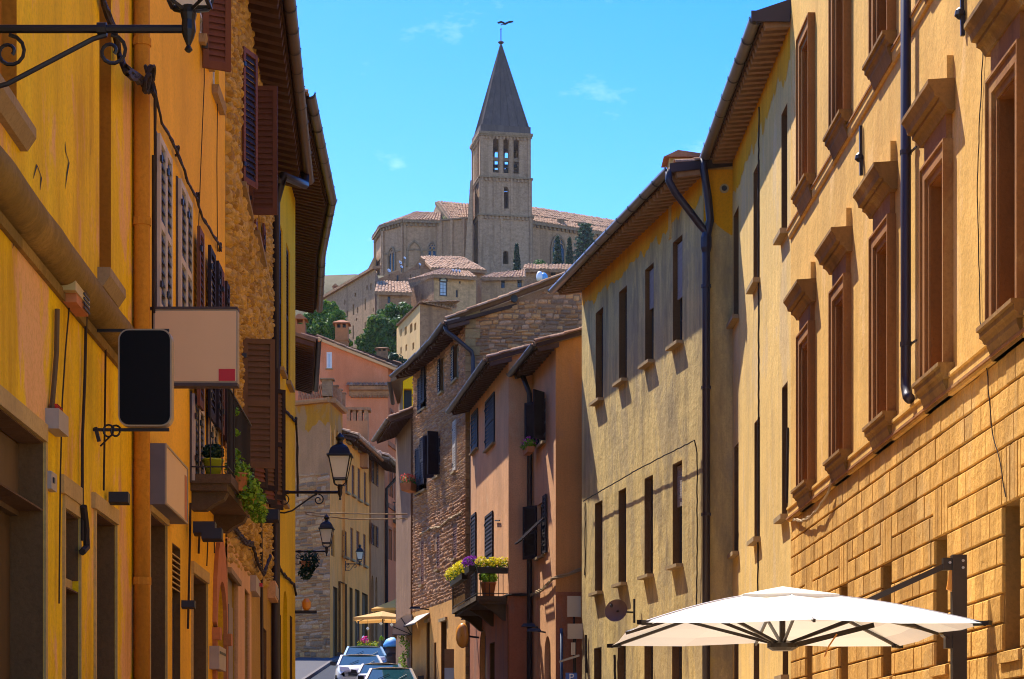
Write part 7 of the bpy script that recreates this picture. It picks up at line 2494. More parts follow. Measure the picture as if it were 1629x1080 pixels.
# low lean-to with its lit tile roof
Yk = 233
zk = Zh(463, Yk)
far_house('lean_to_house', 'low lean-to house with a bright tiled roof beside the long stone building', [cpt(599, Yk), cpt(603, Yk - .3), cpt(654, Yk)], zk, 42, ['village', 'village3'],
    [(1, 616.5, 621, 471, 482, 'd')], roofs=[(at(596, 464, Yk - .6), at(656, 466, Yk - .6), at(650, 449, Yk + 3.5), at(600, 447, Yk + 3.5))])
# corner house with the arched white window
Ym = 232
zm = Zh(438, Ym)
t, Ws = far_house('arched_window_house', 'corner house with a white arched window and tiled roof under the church', [cpt(651, Ym + 7), cpt(690, Ym), cpt(757, Ym + 2)], zm, 42, ['village3', 'village2'],
    [(1, 699, 711.5, 447, 471, 'white'), (1, 725, 729, 461, 473, 'd'), (1, 730, 733, 447, 451, 'd'), (0, 670, 672, 468, 481, 'd')],
    roofs=[(at(649, 446, Ym + 6.3), at(691, 437, Ym - .6), at(708, 428, Ym + 5), at(700, 429, Ym + 5)), (at(690, 437, Ym - .6), at(759, 441, Ym + 1.4), at(745, 432, Ym + 5), at(706, 428, Ym + 5))])
W = Ws[1]
a, b, z_, _ = W.rect(699, 711.5, 440, 447, 705)
pts = arc_pts(a, b, W.z(705, 441), W.z(705, 441) - W.z(705, 447.2), 10)
fan = part(MB().poly([W.P(*p, .03) for p in pts]), 'fanlight', M['pane_blue'], t)
part(MB().tube([W.P(*p, .05) for p in pts], .12, 5), 'fanlight_frame', M['frame_dark'], fan)
part(wall_sheet(MB(), Wall(cpt(757, Ym + 2), cpt(768, Ym + 9)), 0, 7, 42, zm), 'side_wall', M['village3'], t)
# house whose tiled roof stands before the apse
Yp = 246
far_house('ridge_roof_house', 'rubble house with a broad bright tiled roof right below the apse', [cpt(636, Yp + 3), cpt(668, Yp), cpt(772, Yp + 2)], Zh(427, Yp), 44, ['village3', 'village3'],
    [(0, 652, 654, 436, 446, 'd')], roofs=[(at(686, 426, Yp - .5), at(775, 430, Yp + 1.2), at(738, 409, Yp + 6), at(669, 408, Yp + 5))])
rb = root('ruined_wall', 'dark ruined rubble wall stepping down in front of the apse', 'wall', (*cpt(610, 250), gz(-15, 250)))
m = MB(); Yr = 249
pts = [(600, 444), (634, 430), (638, 436), (660, 423), (669, 409), (700, 426), (700, 470), (600, 470)]
m.poly([at(x, y, Yr) for x, y in pts]); m.poly([at(x, y, Yr) + Vector((0, 1, 0)) for x, y in pts])
n = len(pts)
for i in range(n):
    a, b = at(*pts[i], Yr), at(*pts[(i + 1) % n], Yr)
    m.quad(a, b, b + Vector((0, 1, 0)), a + Vector((0, 1, 0)))
part(m, 'masonry', M['village3'], rb)
part(MB().box(X(631, Yr), X(634, Yr), Yr - .05, Yr, Zh(448, Yr), Zh(438, Yr)), 'opening', M['black'], rb)
# row of small houses to the right
Yn = 236
far_house('small_rubble_house', 'small rubble house with striped tile roof left of the cypress foot', [cpt(766, Yn), cpt(833, Yn)], Zh(442, Yn), 42, 'village',
    [(0, 797, 803, 445, 458, 'd'), (0, 823, 830, 445, 457, 'd')], roofs=[(at(764, 442, Yn - .5), at(836, 441, Yn - .5), at(836, 430, Yn + 4), at(785, 435, Yn + 4))])
Yo = 244
far_house('low_rubble_house', 'low rubble house with small door behind the rubble gable ridge', [cpt(833, Yo), cpt(873, Yo)], Zh(430, Yo), 44, 'village3',
    [(0, 854, 862, 432, 446, 'd')], roofs=[(at(831, 429, Yo - .5), at(874, 428, Yo - .5), at(872, 421, Yo + 4), at(834, 421, Yo + 4))])
far_house('farther_tiled_house', 'tiled house farthest right in the row under the nave', [cpt(872, Yo + 1), cpt(915, Yo + 1)], Zh(430, Yo + 1), 44, 'village3',
    [(0, 876, 884, 432, 438, 'd')], roofs=[(at(872, 429, Yo), at(915, 429, Yo), at(915, 421, Yo + 5), at(874, 421, Yo + 5))])
# pale house lower down the hill
Yq = 165
t, Ws = far_house('pale_hill_house', 'pale cream hillside house with dark windows behind the rubble house roof', [cpt(631, Yq + 1), cpt(634, Yq), cpt(668, Yq - 8), cpt(720, Yq - 6)], Zh(519, Yq), 10, ['pale', 'pale', 'village3'],
    [(1, 637, 639, 524, 535, 'd'), (1, 643.5, 647, 520, 533, 'd'), (1, 652, 656, 515, 529, 'd'), (1, 659, 662, 514, 525, 'd'), (1, 637, 639, 552, 563, 'd'), (1, 645, 647.5, 548, 558, 'd'), (1, 656, 659, 545, 556, 'd')])
P0, P1, P2 = Vector((*cpt(630, Yq), Zh(519, Yq))), Vector((*cpt(668, Yq - 8.6), Zh(519, Yq))), Vector((*cpt(725, Yq - 6), Zh(519, Yq)))
rm = MB()
tile_roof(rm, P0, P1, P1 + Vector((3, 4, 1.0)), P0 + Vector((3, 4, 1.0)), .3, .5)
tile_roof(rm, P1, P2, P2 + Vector((0, 5, 1.3)), P1 + Vector((0, 5, 1.3)), .3, .5)
part(rm, 'roof_tiles', M['village3'], t, kind='stuff')

def far_dish(px, py, Y, r, label):
    r *= .5
    c = at(px, py, Y); t = root('satellite_dish', label, 'satellite dish', c, None)
    ax = Vector((.6, -.7, .35)).normalized(); a_ = ax.orthogonal().normalized(); b_ = ax.cross(a_)
    m = MB()
    for rr_, h in ((1, 0), (.6, -.18), (.1, -.25)):
        for k in range(12):
            q = 2 * math.pi * k / 12
            m.v.append(tuple(c + (a_ * math.cos(q) + b_ * math.sin(q)) * r * rr_ + ax * h * r))
    for i in range(2):
        for k in range(12): m.f.append((i * 12 + k, i * 12 + (k + 1) % 12, (i + 1) * 12 + (k + 1) % 12, (i + 1) * 12 + k))
    m.f.append(tuple(24 + k for k in range(12)))
    part(m, 'reflector', M['sign_white'], t)
    part(MB().tube([c - ax * .2 * r, c - Vector((0, 0, 1.2 * r + .4))], .05, 5), 'mast', M['iron'], t)
far_dish(619, 430, 248, .5, 'white dish lying at the left end of the ruined wall')
far_dish(637, 417, 248, .45, 'white dish high before the blind apse window')
far_dish(644, 410, 248, .35, 'topmost small white dish beside the apse buttress')
far_dish(639, 424, 248, .4, 'white dish lowest of the three before the apse')
far_dish(668, 420, 244, .35, 'white dish at the gable of the ridge roof house')
for i, x in enumerate((721, 726, 731)): far_dish(x, 429.5 + i * .5, 234, .32, ('leftmost', 'middle', 'rightmost')[i] + ' of three white dishes on the arched window house roof')
far_dish(685, 505, 163, .45, 'white dish on the roof of the pale hill house')
c = at(865, 437, 200)
t = root('roof_tank', 'blue and white tank peeping over the rubble house roof', 'tank', c)
part(MB().lathe(c + Vector((0, 0, -.6)), [(.35, 0), (.4, .3), (.36, .55), (.2, .75), (.05, .8)], 14), 'tank', M['blue_cover'], t, smooth=True)
part(MB().lathe(c + Vector((-.4, -.2, -.6)), [(.28, 0), (.33, .3), (.3, .6), (.16, .85), (.05, .9)], 14), 'cover', M['sign_white'], t, smooth=True)

# ------------------------------------------------------------------ trees on the hill
def broad_tree(name, label, lumps, base, nleaf, size, mat, trunk_r=.3, seed=1):
    rnd_ = random.Random(seed)
    t = root(name, label, 'tree', base, 'trees on the hillside')
    top = Vector(lumps[0][0])
    b = Vector(base)
    m = MB().tube([b - Vector((0, 0, .5)), b.lerp(top, .5) + Vector((.1, 0, 0)), top], [trunk_r, trunk_r * .7, trunk_r * .3], 8)
    for c, r_ in lumps:
        m.tube([b.lerp(top, .35), Vector(c) - Vector((0, 0, r_ * .3)), Vector(c)], [trunk_r * .5, trunk_r * .3, .05], 6)
    part(m, 'trunk', M['bark'], t)
    f = MB()
    tot = sum(r_ ** 2 for _, r_ in lumps)
    for c, r_ in lumps:
        sub = max(10, int(22 * r_))
        for k in range(sub):
            v = Vector((rnd_.gauss(0, 1), rnd_.gauss(0, 1), rnd_.gauss(0, 1))).normalized() * r_ * rnd_.uniform(.55, 1.0)
            leaves(f, Vector(c) + v, r_ * rnd_.uniform(.28, .46), int(nleaf * r_ ** 2 / tot / sub), size, .85, .25, rnd_)
    part(f, 'crown', M[mat], t)
    return t
Yb = 198
L = []
for x, y, rpx in ((632, 505, 24), (605, 528, 26), (645, 525, 24), (622, 535, 30), (590, 550, 20), (610, 556, 26), (640, 556, 26), (650, 545, 20), (618, 500, 16), (580, 560, 14)):
    L.append((at(x, y, Yb + random.uniform(-1, 1.5)), rpx * Yb / F))
broad_tree('round_tree', 'big dark green rounded tree below the lean-to house', L, (X(622, Yb), Yb, gz(X(622, Yb), Yb)), 26000, .36, 'leaf_mid', .3, 3)
Yb2 = 206
L = []
for x, y, rpx in ((515, 500, 20), (532, 512, 18), (522, 522, 22), (500, 515, 22), (540, 530, 14), (505, 540, 24), (530, 545, 20), (552, 548, 9)):
    L.append((at(x, y, Yb2 + random.uniform(-1, 1.5)), rpx * Yb2 / F))
broad_tree('leafy_tree', 'bright sunlit leafy tree behind the salmon house at the left', L, (X(520, Yb2), Yb2, gz(X(520, Yb2), Yb2)), 17000, .40, 'leaf_bright', .3, 5)
L = [(at(516, 472, 262), 1.0), (at(509, 474, 262), 1.1)]
broad_tree('distant_tree', 'small tree top peeping over the end of the long stone building', L, (X(512, 262), 262, 50), 1500, .4, 'leaf_mid', .2, 6)
L = [(at(605, 580, 150), 1.1), (at(590, 578, 150), .9), (at(622, 585, 150), 1.2), (at(632, 596, 150), 1.0)]
broad_tree('shaded_shrub', 'shaded shrub between the salmon roof and the pale hill house', L, (X(610, 150), 150, gz(-9, 150)), 4000, .3, 'leaf_dark', .2, 7)
def cypress(label, px, ytop, ybot, wpx, Y, seed):
    rnd_ = random.Random(seed)
    b = at(px, ybot, Y); H = Zh(ytop, Y) - b.z; w = wpx * Y / F / 2
    t = root('cypress_tree', label, 'tree', b, 'cypresses by the church')
    part(MB().tube([b - Vector((0, 0, 2)), b + Vector((0, 0, H * .8))], [.2, .05], 6), 'trunk', M['bark'], t)
    f = MB()
    n = 60
    for i in range(n):
        h = i / n
        r_ = w * min(1, h * 6 + .5) * (1 - h) ** .6
        a = rnd_.uniform(0, 6.3)
        leaves(f, b + Vector((math.cos(a) * r_ * .5, math.sin(a) * r_ * .5, H * h)), max(.16, r_ * .62), 48, .32, 1.7, .2, rnd_)
    part(f, 'crown', M['leaf_dark'], t)
cypress('dark cypress standing against the foot of the church tower', 822, 389, 433, 13, 262, 1)
cypress('tallest cypress in front of the pointed nave window', 887, 377, 424, 16, 264, 2)
cypress('smaller cypress between the nave window and the cedar', 906, 380, 420, 12, 266, 3)
def cedar(px, ytop, ybot, wpx, Y):
    rnd_ = random.Random(9)
    b = at(px, ybot, Y); H = Zh(ytop, Y) - b.z; w = wpx * Y / F / 2
    t = root('cedar_tree', 'spreading cedar with tiered branches right of the cypresses', 'tree', b, 'trees by the church')
    br = MB().tube([b - Vector((0, 0, 2)), b + Vector((0, 0, H))], [.28, .05], 6)
    f = MB()
    for i in range(13):
        h = .12 + .85 * i / 13
        for k in range(5):
            a = k * 1.257 + i * .7
            r_ = w * (1.05 - h) * rnd_.uniform(.7, 1.15) + .3
            tip = b + Vector((math.cos(a) * r_, math.sin(a) * r_, H * h - r_ * .12 + .2))
            br.tube([b + Vector((0, 0, H * h)), tip], [.07, .02], 5)
            for q in range(5):
                leaves(f, (b + Vector((0, 0, H * h))).lerp(tip, .35 + .16 * q), .42, 14, .26, .35, .1, rnd_)
    part(br, 'trunk', M['bark'], t)
    part(f, 'crown', M['leaf_cedar'], t)
cedar(931, 353, 425, 44, 268)
m = MB(); leaves(m, at(858, 419, 262), .8, 200, .25, .6)
t = root('round_shrub', 'small round shrub between the tower and the nave window', 'shrub', at(858, 421, 262))
part(m, 'foliage', M['leaf_mid'], t)
m = MB(); leaves(m, at(707, 348, 283), .35, 60, .2)
t = root('wall_plant', 'small green plant growing from the apse roof edge', 'plant', at(707, 349, 283)); part(m, 'foliage', M['leaf_bright'], t)

# ------------------------------------------------------------------ bird over the spire
c = at(804, 37, 270)
m = MB()
bd = [(Vector((-.45, 0, -.12)), .03), (Vector((-.3, 0, -.06)), .10), (Vector((0, 0, .0)), .16), (Vector((.22, 0, .06)), .12), (Vector((.36, 0, .1)), .08), (Vector((.48, 0, .09)), .02)]
m.tube([c + v * .8 + Vector((0, 0, -.05)) for v, _ in bd], [r_ for _, r_ in bd], 8)
for s, tipz in ((-1, .12), (1, .3)):
    ax = Vector((s, .1, 0))
    w0, w1, w2 = c + Vector((.12 * s, -.2, .05)), c + Vector((.55 * s, -.15, .22)), c + Vector((1.05 * s, .05, tipz))
    v0, v1, v2 = c + Vector((.1 * s, .25, .0)), c + Vector((.5 * s, .3, .12)), c + Vector((.95 * s, .25, tipz - .1))
    for a, b, e, d in ((w0, w1, v1, v0), (w1, w2, v2, v1)):
        m.hexa([a, b, e, d] + [p + Vector((0, 0, .05)) for p in (a, b, e, d)])
m.hexa([c + Vector(v) for v in ((-.3, -.1, -.1), (-.3, .1, -.1), (-.6, .22, -.25), (-.6, -.22, -.25), (-.3, -.1, -.06), (-.3, .1, -.06), (-.6, .22, -.22), (-.6, -.22, -.22))])
single(m, 'bird', M['bird'], 'dark bird gliding just above the church spire', 'bird', c, smooth=False)

# ------------------------------------------------------------------ parked cars
def make_car(name, label, loc, yaw, paint, s=1.0, hgt=1.0):
    """compact car facing -Y before turning"""
    t = root(name, label, 'car', loc, 'cars parked along the right kerb')
    WL[t.name] = Vector((0, 0, 0))                    # parts are laid out in the car's own space
    st = [(-2.0, .45, .62, .60), (-1.92, .35, .78, .74), (-1.6, .30, .92, .82), (-1.1, .28, 1.00, .86), (-.95, .28, 1.02, .87), (0, .27, 1.02, .88), (.9, .28, 1.02, .88), (1.6, .30, 1.02, .86), (1.9, .35, .98, .80), (2.0, .5, .85, .68)]
    m = MB(); m.smooth = True
    for y, zb, zt, hw in st:
        for x, z in ((-hw * .92, zb), (-hw, zb + .2), (-hw, zt - .16), (-hw * .9, zt - .02), (0, zt + .015), (hw * .9, zt - .02), (hw, zt - .16), (hw, zb + .2), (hw * .92, zb)):
            m.v.append((x, y, z))
    n = 9
    for i in range(len(st) - 1):
        for j in range(n): m.f.append((i * n + j, i * n + (j + 1) % n, (i + 1) * n + (j + 1) % n, (i + 1) * n + j))
    m.f.append(tuple(reversed(range(n)))); m.f.append(tuple((len(st) - 1) * n + j for j in range(n)))
    part(m, 'body', M[paint], t)
    hr = 1.50 * hgt
    cab = [(-1.02, 1.0, .80), (-.30, hr - .05, .62), (.1, hr, .63), (.9, hr - .01, .62), (1.35, hr - .10, .58), (1.85, 1.05, .74)]
    lo = 1.0
    # roof panel with pillars
    m = MB(); m.smooth = True
    rows = [(-.32, hr - .055, .625), (-.1, hr - .01, .64), (.35, hr + .02, .645), (.95, hr, .63), (1.38, hr - .09, .60)]
    for y, z, hw in rows:
        for x, dz in ((-hw, -.05), (-hw * .93, -.01), (-hw * .5, .025), (0, .035), (hw * .5, .025), (hw * .93, -.01), (hw, -.05)): m.v.append((x, y, z + dz))
    for i in range(len(rows) - 1):
        for j in range(6): m.f.append((i * 7 + j, i * 7 + j + 1, (i + 1) * 7 + j + 1, (i + 1) * 7 + j))
    part(m, 'roof', M[paint], t)
    for sx in (-1, 1):
        m = MB()
        m.beam((sx * .79, -1.02, 1.0), (sx * .635, -.30, hr - .06), .075, .06)
        m.beam((sx * .80, .35, 1.0), (sx * .645, .35, hr - .04), .08, .05)
        m.beam((sx * .77, 1.80, 1.02), (sx * .60, 1.38, hr - .12), .14, .07)
        m.beam((sx * .635, -.32, hr - .055), (sx * .60, 1.38, hr - .12), .05, .05)
        part(m, 'pillar', M[paint], t)
    m = MB().quad((-.765, -1.0, 1.01), (.765, -1.0, 1.01), (.61, -.31, hr - .07), (-.61, -.31, hr - .07))
    part(m, 'windscreen', M['car_glass'], t)
    m = MB().quad((-.73, 1.82, 1.03), (.73, 1.82, 1.03), (.57, 1.40, hr - .13), (-.57, 1.40, hr - .13))
    part(m, 'rear_window', M['car_glass'], t)
    for sx in (-1, 1):
        part(MB().quad((sx * .79, -.95, 1.0), (sx * .80, 1.75, 1.0), (sx * .60, 1.36, hr - .14), (sx * .63, -.30, hr - .08)), 'side_window', M['car_glass'], t)
        mi = part(MB().hexa([(sx * .86, -.80, 1.02), (sx * 1.06, -.78, 1.04), (sx * 1.06, -.68, 1.04), (sx * .86, -.70, 1.02), (sx * .86, -.80, 1.14), (sx * 1.05, -.78, 1.17), (sx * 1.05, -.68, 1.17), (sx * .86, -.70, 1.14)]), 'mirror', M['black'], t)
        part(MB().hexa([(sx * .38, -2.005, .68), (sx * .74, -1.93, .70), (sx * .76, -1.7, .72), (sx * .40, -1.85, .72), (sx * .42, -1.97, .80), (sx * .74, -1.88, .84), (sx * .76, -1.65, .88), (sx * .44, -1.8, .86)]), 'headlight', M['headlight'], t)
        for yy in (-1.25, 1.25):
            w = MB().tube([(sx * .70, yy, .31), (sx * .90, yy, .31)], .31, 18)
            wh = part(w, 'wheel', M['tyre'], t)
            part(MB().tube([(sx * .89, yy, .31), (sx * .91, yy, .31)], .19, 14), 'rim', M['rim'], wh)
    part(MB().box(-.45, .45, -2.03, -1.97, .50, .62), 'grille', M['black'], t)
    m = MB()
    for a, b in (((-.4, -1.02, 1.03), (-.05, -.72, 1.22)), ((.25, -1.02, 1.03), (.5, -.75, 1.2))): m.tube([a, b], .012, 4)
    part(m, 'wiper', M['black'], t)
    t.location = loc
    t.rotation_euler = (-0.085, 0, yaw)
    t.scale = (s, s, s)
    return t
def car_at(px, Y, **k): return (X(px, Y), Y, gz(X(px, Y), Y) + .01)
make_car('parked_car', 'white car with a teal windscreen, leftmost of the parked cars', car_at(572, 74), R(6), 'car_white', 1.0)
make_car('parked_car', 'silver car whose blue roof shows above the white car', car_at(580, 81), R(5), 'car_blue', 1.0)
make_car('parked_car', 'pale car mostly hidden between the white car and the nearest one', car_at(606, 70), R(4), 'car_silver', .95, .98)
make_car('parked_car', 'beige car at the bottom edge, nearest of the parked cars', car_at(622, 65.5), R(3), 'car_beige', .98, 1.0)

# ------------------------------------------------------------------ cafe terrace up the street
def small_parasol(name, label, px, ytop, x0, x1, yrim, Y, mat):
    c = at(px, ytop, Y); g = gz(c.x, Y)
    t = root(name, label, 'parasol', (c.x, Y, g))
    w = (x1 - x0) * Y / F / 2; zr_ = Zh(yrim, Y)
    m = MB(); up_ = []
    cor = [(-1, -1), (0, -1.0), (1, -1), (1.0, 0), (1, 1), (0, 1.0), (-1, 1), (-1.0, 0)]
    rim = [Vector((c.x + a * w, Y + b * w, zr_ + (.05 if a * b == 0 else 0))) for a, b in cor]
    for i in range(8):
        m.add([rim[i], rim[(i + 1) % 8], c], [(0, 1, 2)])
        a, b = rim[i], rim[(i + 1) % 8]
        m.quad(a, b, b - Vector((0, 0, .12)), a - Vector((0, 0, .12)))
    part(m, 'canopy', M[mat], t)
    for i in range(8): part(MB().tube([c - Vector((0, 0, .06)), rim[i] - Vector((0, 0, .03))], .015, 4), 'rib', M['iron'], t)
    part(MB().tube([(c.x, Y, g), (c.x, Y, c.z)], .035, 8), 'pole', M['iron'], t)
    part(MB().lathe((c.x, Y, g), [(.35, 0), (.35, .08), (.08, .14)], 12), 'base', M['black'], t)
small_parasol('cafe_parasol', 'tan parasol at the front of the cafe terrace', 609, 972, 565, 652, 985, 92, 'canvas_tan')
small_parasol('cafe_parasol', 'second tan parasol rising behind the front one on the terrace', 630, 953, 590, 664, 971, 95.5, 'canvas_orange')
# folding grey awning
Wa = FW[3]
c0 = at(657, 980, 71.5); 
t = root('shop_awning', 'rounded grey shop awning at the foot of the rubble house', 'awning', (c0.x, c0.y, gz(c0.x, c0.y)))
m = MB(); n = 8
rr_ = 30 * 71 / F
for i in range(n + 1):
    a = R(90) * i / n
    for y in (70.3, 73.2): m.v.append((X(657, 71) - rr_ * 1.05 * math.sin(a), y, Zh(1012, 71) + rr_ * 1.1 * math.cos(a)))
for i in range(n): m.f.append((2 * i, 2 * i + 1, 2 * i + 3, 2 * i + 2))
part(m, 'canvas', M['canvas_grey'], t)
for i in (0, 3, 6, 8):
    a = R(90) * i / n
    part(MB().tube([(X(657, 71), 70.3, Zh(1012, 71)), (X(657, 71) - rr_ * 1.05 * math.sin(a), 70.3, Zh(1012, 71) + rr_ * 1.1 * math.cos(a))], .02, 4), 'hoop', M['iron'], t)
m = MB().poly([(X(657, 71), 70.31, Zh(1012, 71))] + [(X(657, 71) - rr_ * 1.05 * math.sin(R(90) * i / n), 70.31, Zh(1012, 71) + rr_ * 1.1 * math.cos(R(90) * i / n)) for i in range(n + 1)])
part(m, 'side_flap', M['canvas_grey'], t)
W = fw_for(672)
c1 = W.P(W.u(676), W.z(676, 978), 0)
t = root('shop_canopy', 'small beige sloping canopy over the rubble house shop door', 'awning', c1)
m = MB(); a, b = W.u(686), W.u(664)
a, b = min(a, b), max(a, b)
m.hexa([W.P(a, c1.z, .03), W.P(b, c1.z, .03), W.P(b, c1.z - .35, .55), W.P(a, c1.z - .35, .55), W.P(a, c1.z + .03, .03), W.P(b, c1.z + .03, .03), W.P(b, c1.z - .32, .55), W.P(a, c1.z - .32, .55)])
part(m, 'canvas', M['canvas_grey'], t)
part(MB().beam(W.P(a, c1.z - .36, .55), W.P(b, c1.z - .36, .55), .03, .03), 'front_bar', M['iron'], t)
# terrace railing, planters, barrel
Yf = 88
fx0, fx1 = X(570, Yf), X(622, Yf)
gb_ = gz(fx0, Yf)
t = root('terrace_railing', 'black iron railing round the cafe terrace', 'railing', (fx0, Yf, gb_))
m = MB()
for z in (1.15, .15): m.beam((fx0, Yf, gb_ + z), (fx1, Yf, gb_ + z), .03, .03)
part(m, 'rail', M['iron'], t)
bm = mesh_of(MB().tube([(0, 0, 0), (0, 0, 1.15)], .014, 4), 'baluster', M['iron'])
for i in range(14): inst(bm, 'baluster', t, (lerp(fx0, fx1, i / 13), Yf, gb_))
part(MB().tube([(fx0, Yf, gb_), (fx0, Yf, Zh(988, Yf))], .04, 6), 'post', M['iron'], t)
part(MB().box(fx0, fx1, Yf + .3, Yf + .34, gb_, gb_ + 1.0), 'screen', M['canvas_tan'], t)
flower_box('terrace_planter', 'yellow and green planter on the cafe terrace railing', (X(586, Yf), Yf - .15, gb_ + .95), (.85, .22, .25), 'petal_yellow', 'terracotta', 300, 120, (1, 0, 0), leaf='leaf_lime')
c = at(580, 1018, Yf); t = root('rosette', 'bright rainbow pinwheel on the terrace planter', 'ornament', c)
part(leaves(MB(), c, .16, 70, .12), 'petals', M['bunting'], t)
part(MB().tube([c - Vector((0, 0, .45)), c], .012, 4), 'stick', M['iron'], t)
c = at(607, 1015, Yf); t = root('rosette', 'green pinwheel beside the parasol pole', 'ornament', c)
part(leaves(MB(), c, .1, 40, .1), 'petals', M['leaf_lime'], t)
part(MB().tube([c - Vector((0, 0, .45)), c], .012, 4), 'stick', M['iron'], t)
c = at(626, 1060, 84); g = gz(c.x, 84)
t = root('wine_barrel', 'dark wooden barrel with a blue cover on the terrace', 'barrel', (c.x, 84, g))
part(MB().lathe((c.x, 84, g), [(.30, 0), (.38, .4), (.40, .7), (.38, 1.0), (.31, 1.35)], 16), 'staves', M['barrel'], t, smooth=True)
m = MB()
for z, r_ in ((.3, .372), (1.05, .375)): m.lathe((c.x, 84, g + z), [(r_ + .01, 0), (r_ + .01, .06)], 16)
part(m, 'hoop', M['iron'], t)
part(MB().lathe((c.x, 84, g + 1.36), [(.42, 0), (.42, .1), (.3, .3), (.12, .38)], 16), 'cover', M['blue_cover'], t, smooth=True)
c = at(645, 1015, 72)
t = root('climbing_plant', 'yellow green climber spilling from a pot under the awning', 'plant', (c.x, c.y, c.z - .1))
m = MB()
for i in range(10): leaves(m, c + Vector((random.uniform(-.2, .15), random.uniform(-.1, .1), .25 - i * .14)), .15, 45, .08)
part(m, 'foliage', M['leaf_lime'], t)
part(pot_mb(c + Vector((.2, 0, .1)), .12, .16, .2), 'pot', M['terracotta'], t)
for x, y, nm in ((585, 1000, 'left'), (606, 992, 'middle'), (623, 994, 'right')):
    c = at(x, y, 91); t = root('hanging_bulb', f'pale globe lamp hanging at the {nm} under the front terrace parasol', 'lamp', c)
    part(MB().lathe(c, [(.02, -.07), (.08, 0), (.02, .08)], 10), 'globe', M['lamp_glass'], t)
    part(MB().tube([c + Vector((0, 0, .08)), c + Vector((0, 0, .4))], .008, 4), 'cord', M['iron'], t)
m = MB(); c = at(492, 893, 57); leaves(m, c, .28, 320, .1, 1.1, .2); leaves(m, c + Vector((-.1, 0, -.3)), .2, 160, .1)
t = root('hanging_plant', 'dark hanging plant below the second street lamp arm', 'plant', c); part(m, 'foliage', M['leaf_dark'], t)
part(pot_mb(c - Vector((.1, 0, .2)), .1, .14, .2), 'pot', M['terracotta'], t)

# ------------------------------------------------------------------ white cantilever parasol
zr = 2.86
def cor_at(px, py):
    """point where the sight line through a pixel meets the level of the canopy rim"""
    Y = (zr - CAMZ) * F / (HY - py)
    return Vector((X(px, Y), Y, zr))
NLc, NRc, FRc, FLc = cor_at(1022, 990), cor_at(1568, 991), cor_at(1438, 1026), cor_at(955, 1029)
# square it up: keep the near edge and make a true rectangle in plan
e = (NRc - NLc); Lw = e.length; ed = e.normalized(); sd = Vector((-ed.y, ed.x, 0))
dep = ((FRc - NRc).dot(sd) + (FLc - NLc).dot(sd)) / 2
FRc, FLc = NRc + sd * dep, NLc + sd * dep
cen = (NLc + FRc) / 2
apex = Vector((cen.x, cen.y, Zh(940, cen.y)))
t = root('cantilever_parasol', 'large white cantilever parasol with dark metal arm by the palazzo', 'parasol', (X(1525, cen.y), cen.y, 0))
corn = [NLc, NRc, FRc, FLc]
ring = []
for i in range(4):
    a, b = corn[i], corn[(i + 1) % 4]
    ring += [a, (a + b) / 2 + Vector((0, 0, .03))]
m = MB(); k = len(ring); nn = 6
def canopy_pt(i, s, lift=0):
    a = ring[i % k]
    p = apex.lerp(a, s)
    p.z += math.sin(math.pi * s) * .045 + lift
    return p
for i in range(k):
    a, b = ring[i], ring[(i + 1) % k]
    for j in range(nn):
        s0, s1 = .18 + .82 * j / nn, .18 + .82 * (j + 1) / nn
        p = [canopy_pt(i, s0), canopy_pt(i + 1, s0), canopy_pt(i + 1, s1), canopy_pt(i, s1)]
        mid0 = (p[0] + p[1]) / 2 - Vector((0, 0, .02)); mid1 = (p[2] + p[3]) / 2 - Vector((0, 0, .02))
        m.quad(p[0], mid0, mid1, p[3]); m.quad(mid0, p[1], p[2], mid1)
cp = part(m, 'canopy', M['canvas'], t)
m = MB()
for i in range(k):
    a, b = canopy_pt(i, .30, .02), canopy_pt(i + 1, .30, .02)
    q0, q1 = canopy_pt(i, .10, .035), canopy_pt(i + 1, .10, .035)
    m.quad(a, b, q1, q0); m.add([q0, q1, apex + Vector((0, 0, .045))], [(0, 1, 2)])
    m.quad(a, b, b - Vector((0, 0, .03)), a - Vector((0, 0, .03)))
part(m, 'vent_flap', M['canvas'], t)
for i in range(k): part(MB().tube([canopy_pt(i, .3 + .1 * q, .004) for q in range(8)], .006, 4), 'seam', M['sign_white'], cp)
hub = Vector((cen.x, cen.y, zr - .10))
for i in range(k):
    r0, r1 = canopy_pt(i, .1) - Vector((0, 0, .02)), ring[i] - Vector((0, 0, .012))
    mid = canopy_pt(i, .5) - Vector((0, 0, .03))
    rb = part(MB().beam(r0, mid, .022, .03).beam(mid, r1, .022, .03), 'rib', M['parasol_metal'], t)
    part(MB().beam(hub, canopy_pt(i, .55) - Vector((0, 0, .03)), .022, .03), 'strut', M['parasol_metal'], rb)
part(MB().lathe(hub - Vector((0, 0, .05)), [(.10, 0), (.15, .03), (.15, .07), (.05, .10)], 16).tube([hub, apex], .03, 8), 'hub', M['parasol_metal'], t)
for c in corn:
    dv = (c - cen).normalized()
    part(MB().beam(c - dv * .12, c + dv * .05, .05, .04), 'end_cap', M['black'], t)
pxp = Vector((X(1525, cen.y + .35), cen.y + .35, 0))
ptop = Zh(883, pxp.y)
post = part(MB().box(pxp.x - .07, pxp.x + .07, pxp.y - .06, pxp.y + .06, 0, ptop), 'post', M['parasol_metal'], t)
m = MB()
for dx, dz in ((-.1, -.08), (.03, -.06), (.03, -.13)): m.tube([(pxp.x + dx, pxp.y - .075, ptop + dz), (pxp.x + dx, pxp.y - .06, ptop + dz)], .014, 8)
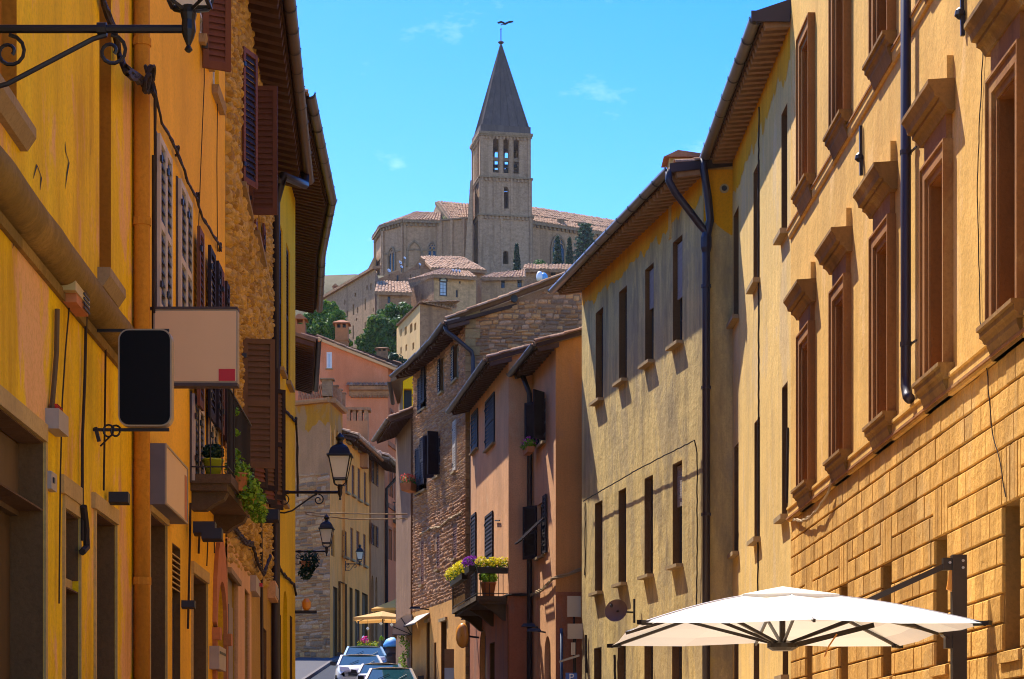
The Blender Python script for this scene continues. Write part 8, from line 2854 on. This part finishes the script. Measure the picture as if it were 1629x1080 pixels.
part(m, 'bolt', M['rim'], post)
ja = Vector((pxp.x - .10, pxp.y, ptop - .09))
jb = at(1372, 960, pxp.y)
part(MB().beam(ja, jb, .06, .055), 'upper_arm', M['parasol_metal'], t)
part(MB().box(ja.x - .06, ja.x + .06, ja.y - .04, ja.y + .04, ja.z - .06, ja.z + .06), 'elbow', M['parasol_metal'], t)
jc = Vector((pxp.x - .12, pxp.y, Zh(1006, pxp.y)))
part(MB().beam(jc, canopy_pt(2, .35) - Vector((0, 0, .12)), .05, .06), 'lower_arm', M['parasol_metal'], t)
part(MB().tube([jc + Vector((0, -.07, 0)), jc + Vector((0, .07, 0))], .055, 12).box(jc.x - .02, jc.x + .06, jc.y - .05, jc.y + .05, jc.z - .16, jc.z + .06), 'joint', M['parasol_metal'], t)
part(MB().beam(hub + Vector((.1, 0, 0)), jc.lerp(hub, .45) + Vector((0, 0, .13)), .04, .05), 'stay', M['parasol_metal'], t)
part(MB().box(pxp.x - .4, pxp.x + .4, pxp.y - .4, pxp.y + .4, gz(0, pxp.y), gz(0, pxp.y) + .1), 'base', M['black'], t)
part(MB().tube([hub + Vector((.5, -.2, .1)), hub + Vector((.42, -.2, -.02)), hub + Vector((.38, -.2, -.12))], .008, 5), 'cord', M['amber'], t)
part(MB().hexa([ja + Vector(v) for v in ((-.02, -.02, -.25), (.05, -.02, -.28), (.05, .02, -.28), (-.02, .02, -.25), (.01, -.01, -.05), (.04, -.01, -.05), (.04, .01, -.05), (.01, .01, -.05))]), 'tie', M['amber'], t)

# ------------------------------------------------------------------ the air
t = NT('thin_haze')
t.n.remove(t.b)
v = t.n.new('ShaderNodeVolumePrincipled')
v.inputs['Color'].default_value = (0.93, 0.96, 1.0, 1)
v.inputs['Density'].default_value = 0.00006
v.inputs['Anisotropy'].default_value = 0.3
t.link(v.outputs[0], t.out.inputs['Volume'])
single(MB().box(-760, 760, -260, 760, -190, 116), 'haze', t.m, 'thin pale summer haze over the hill', 'haze', (0, 0, 0), kind='stuff')
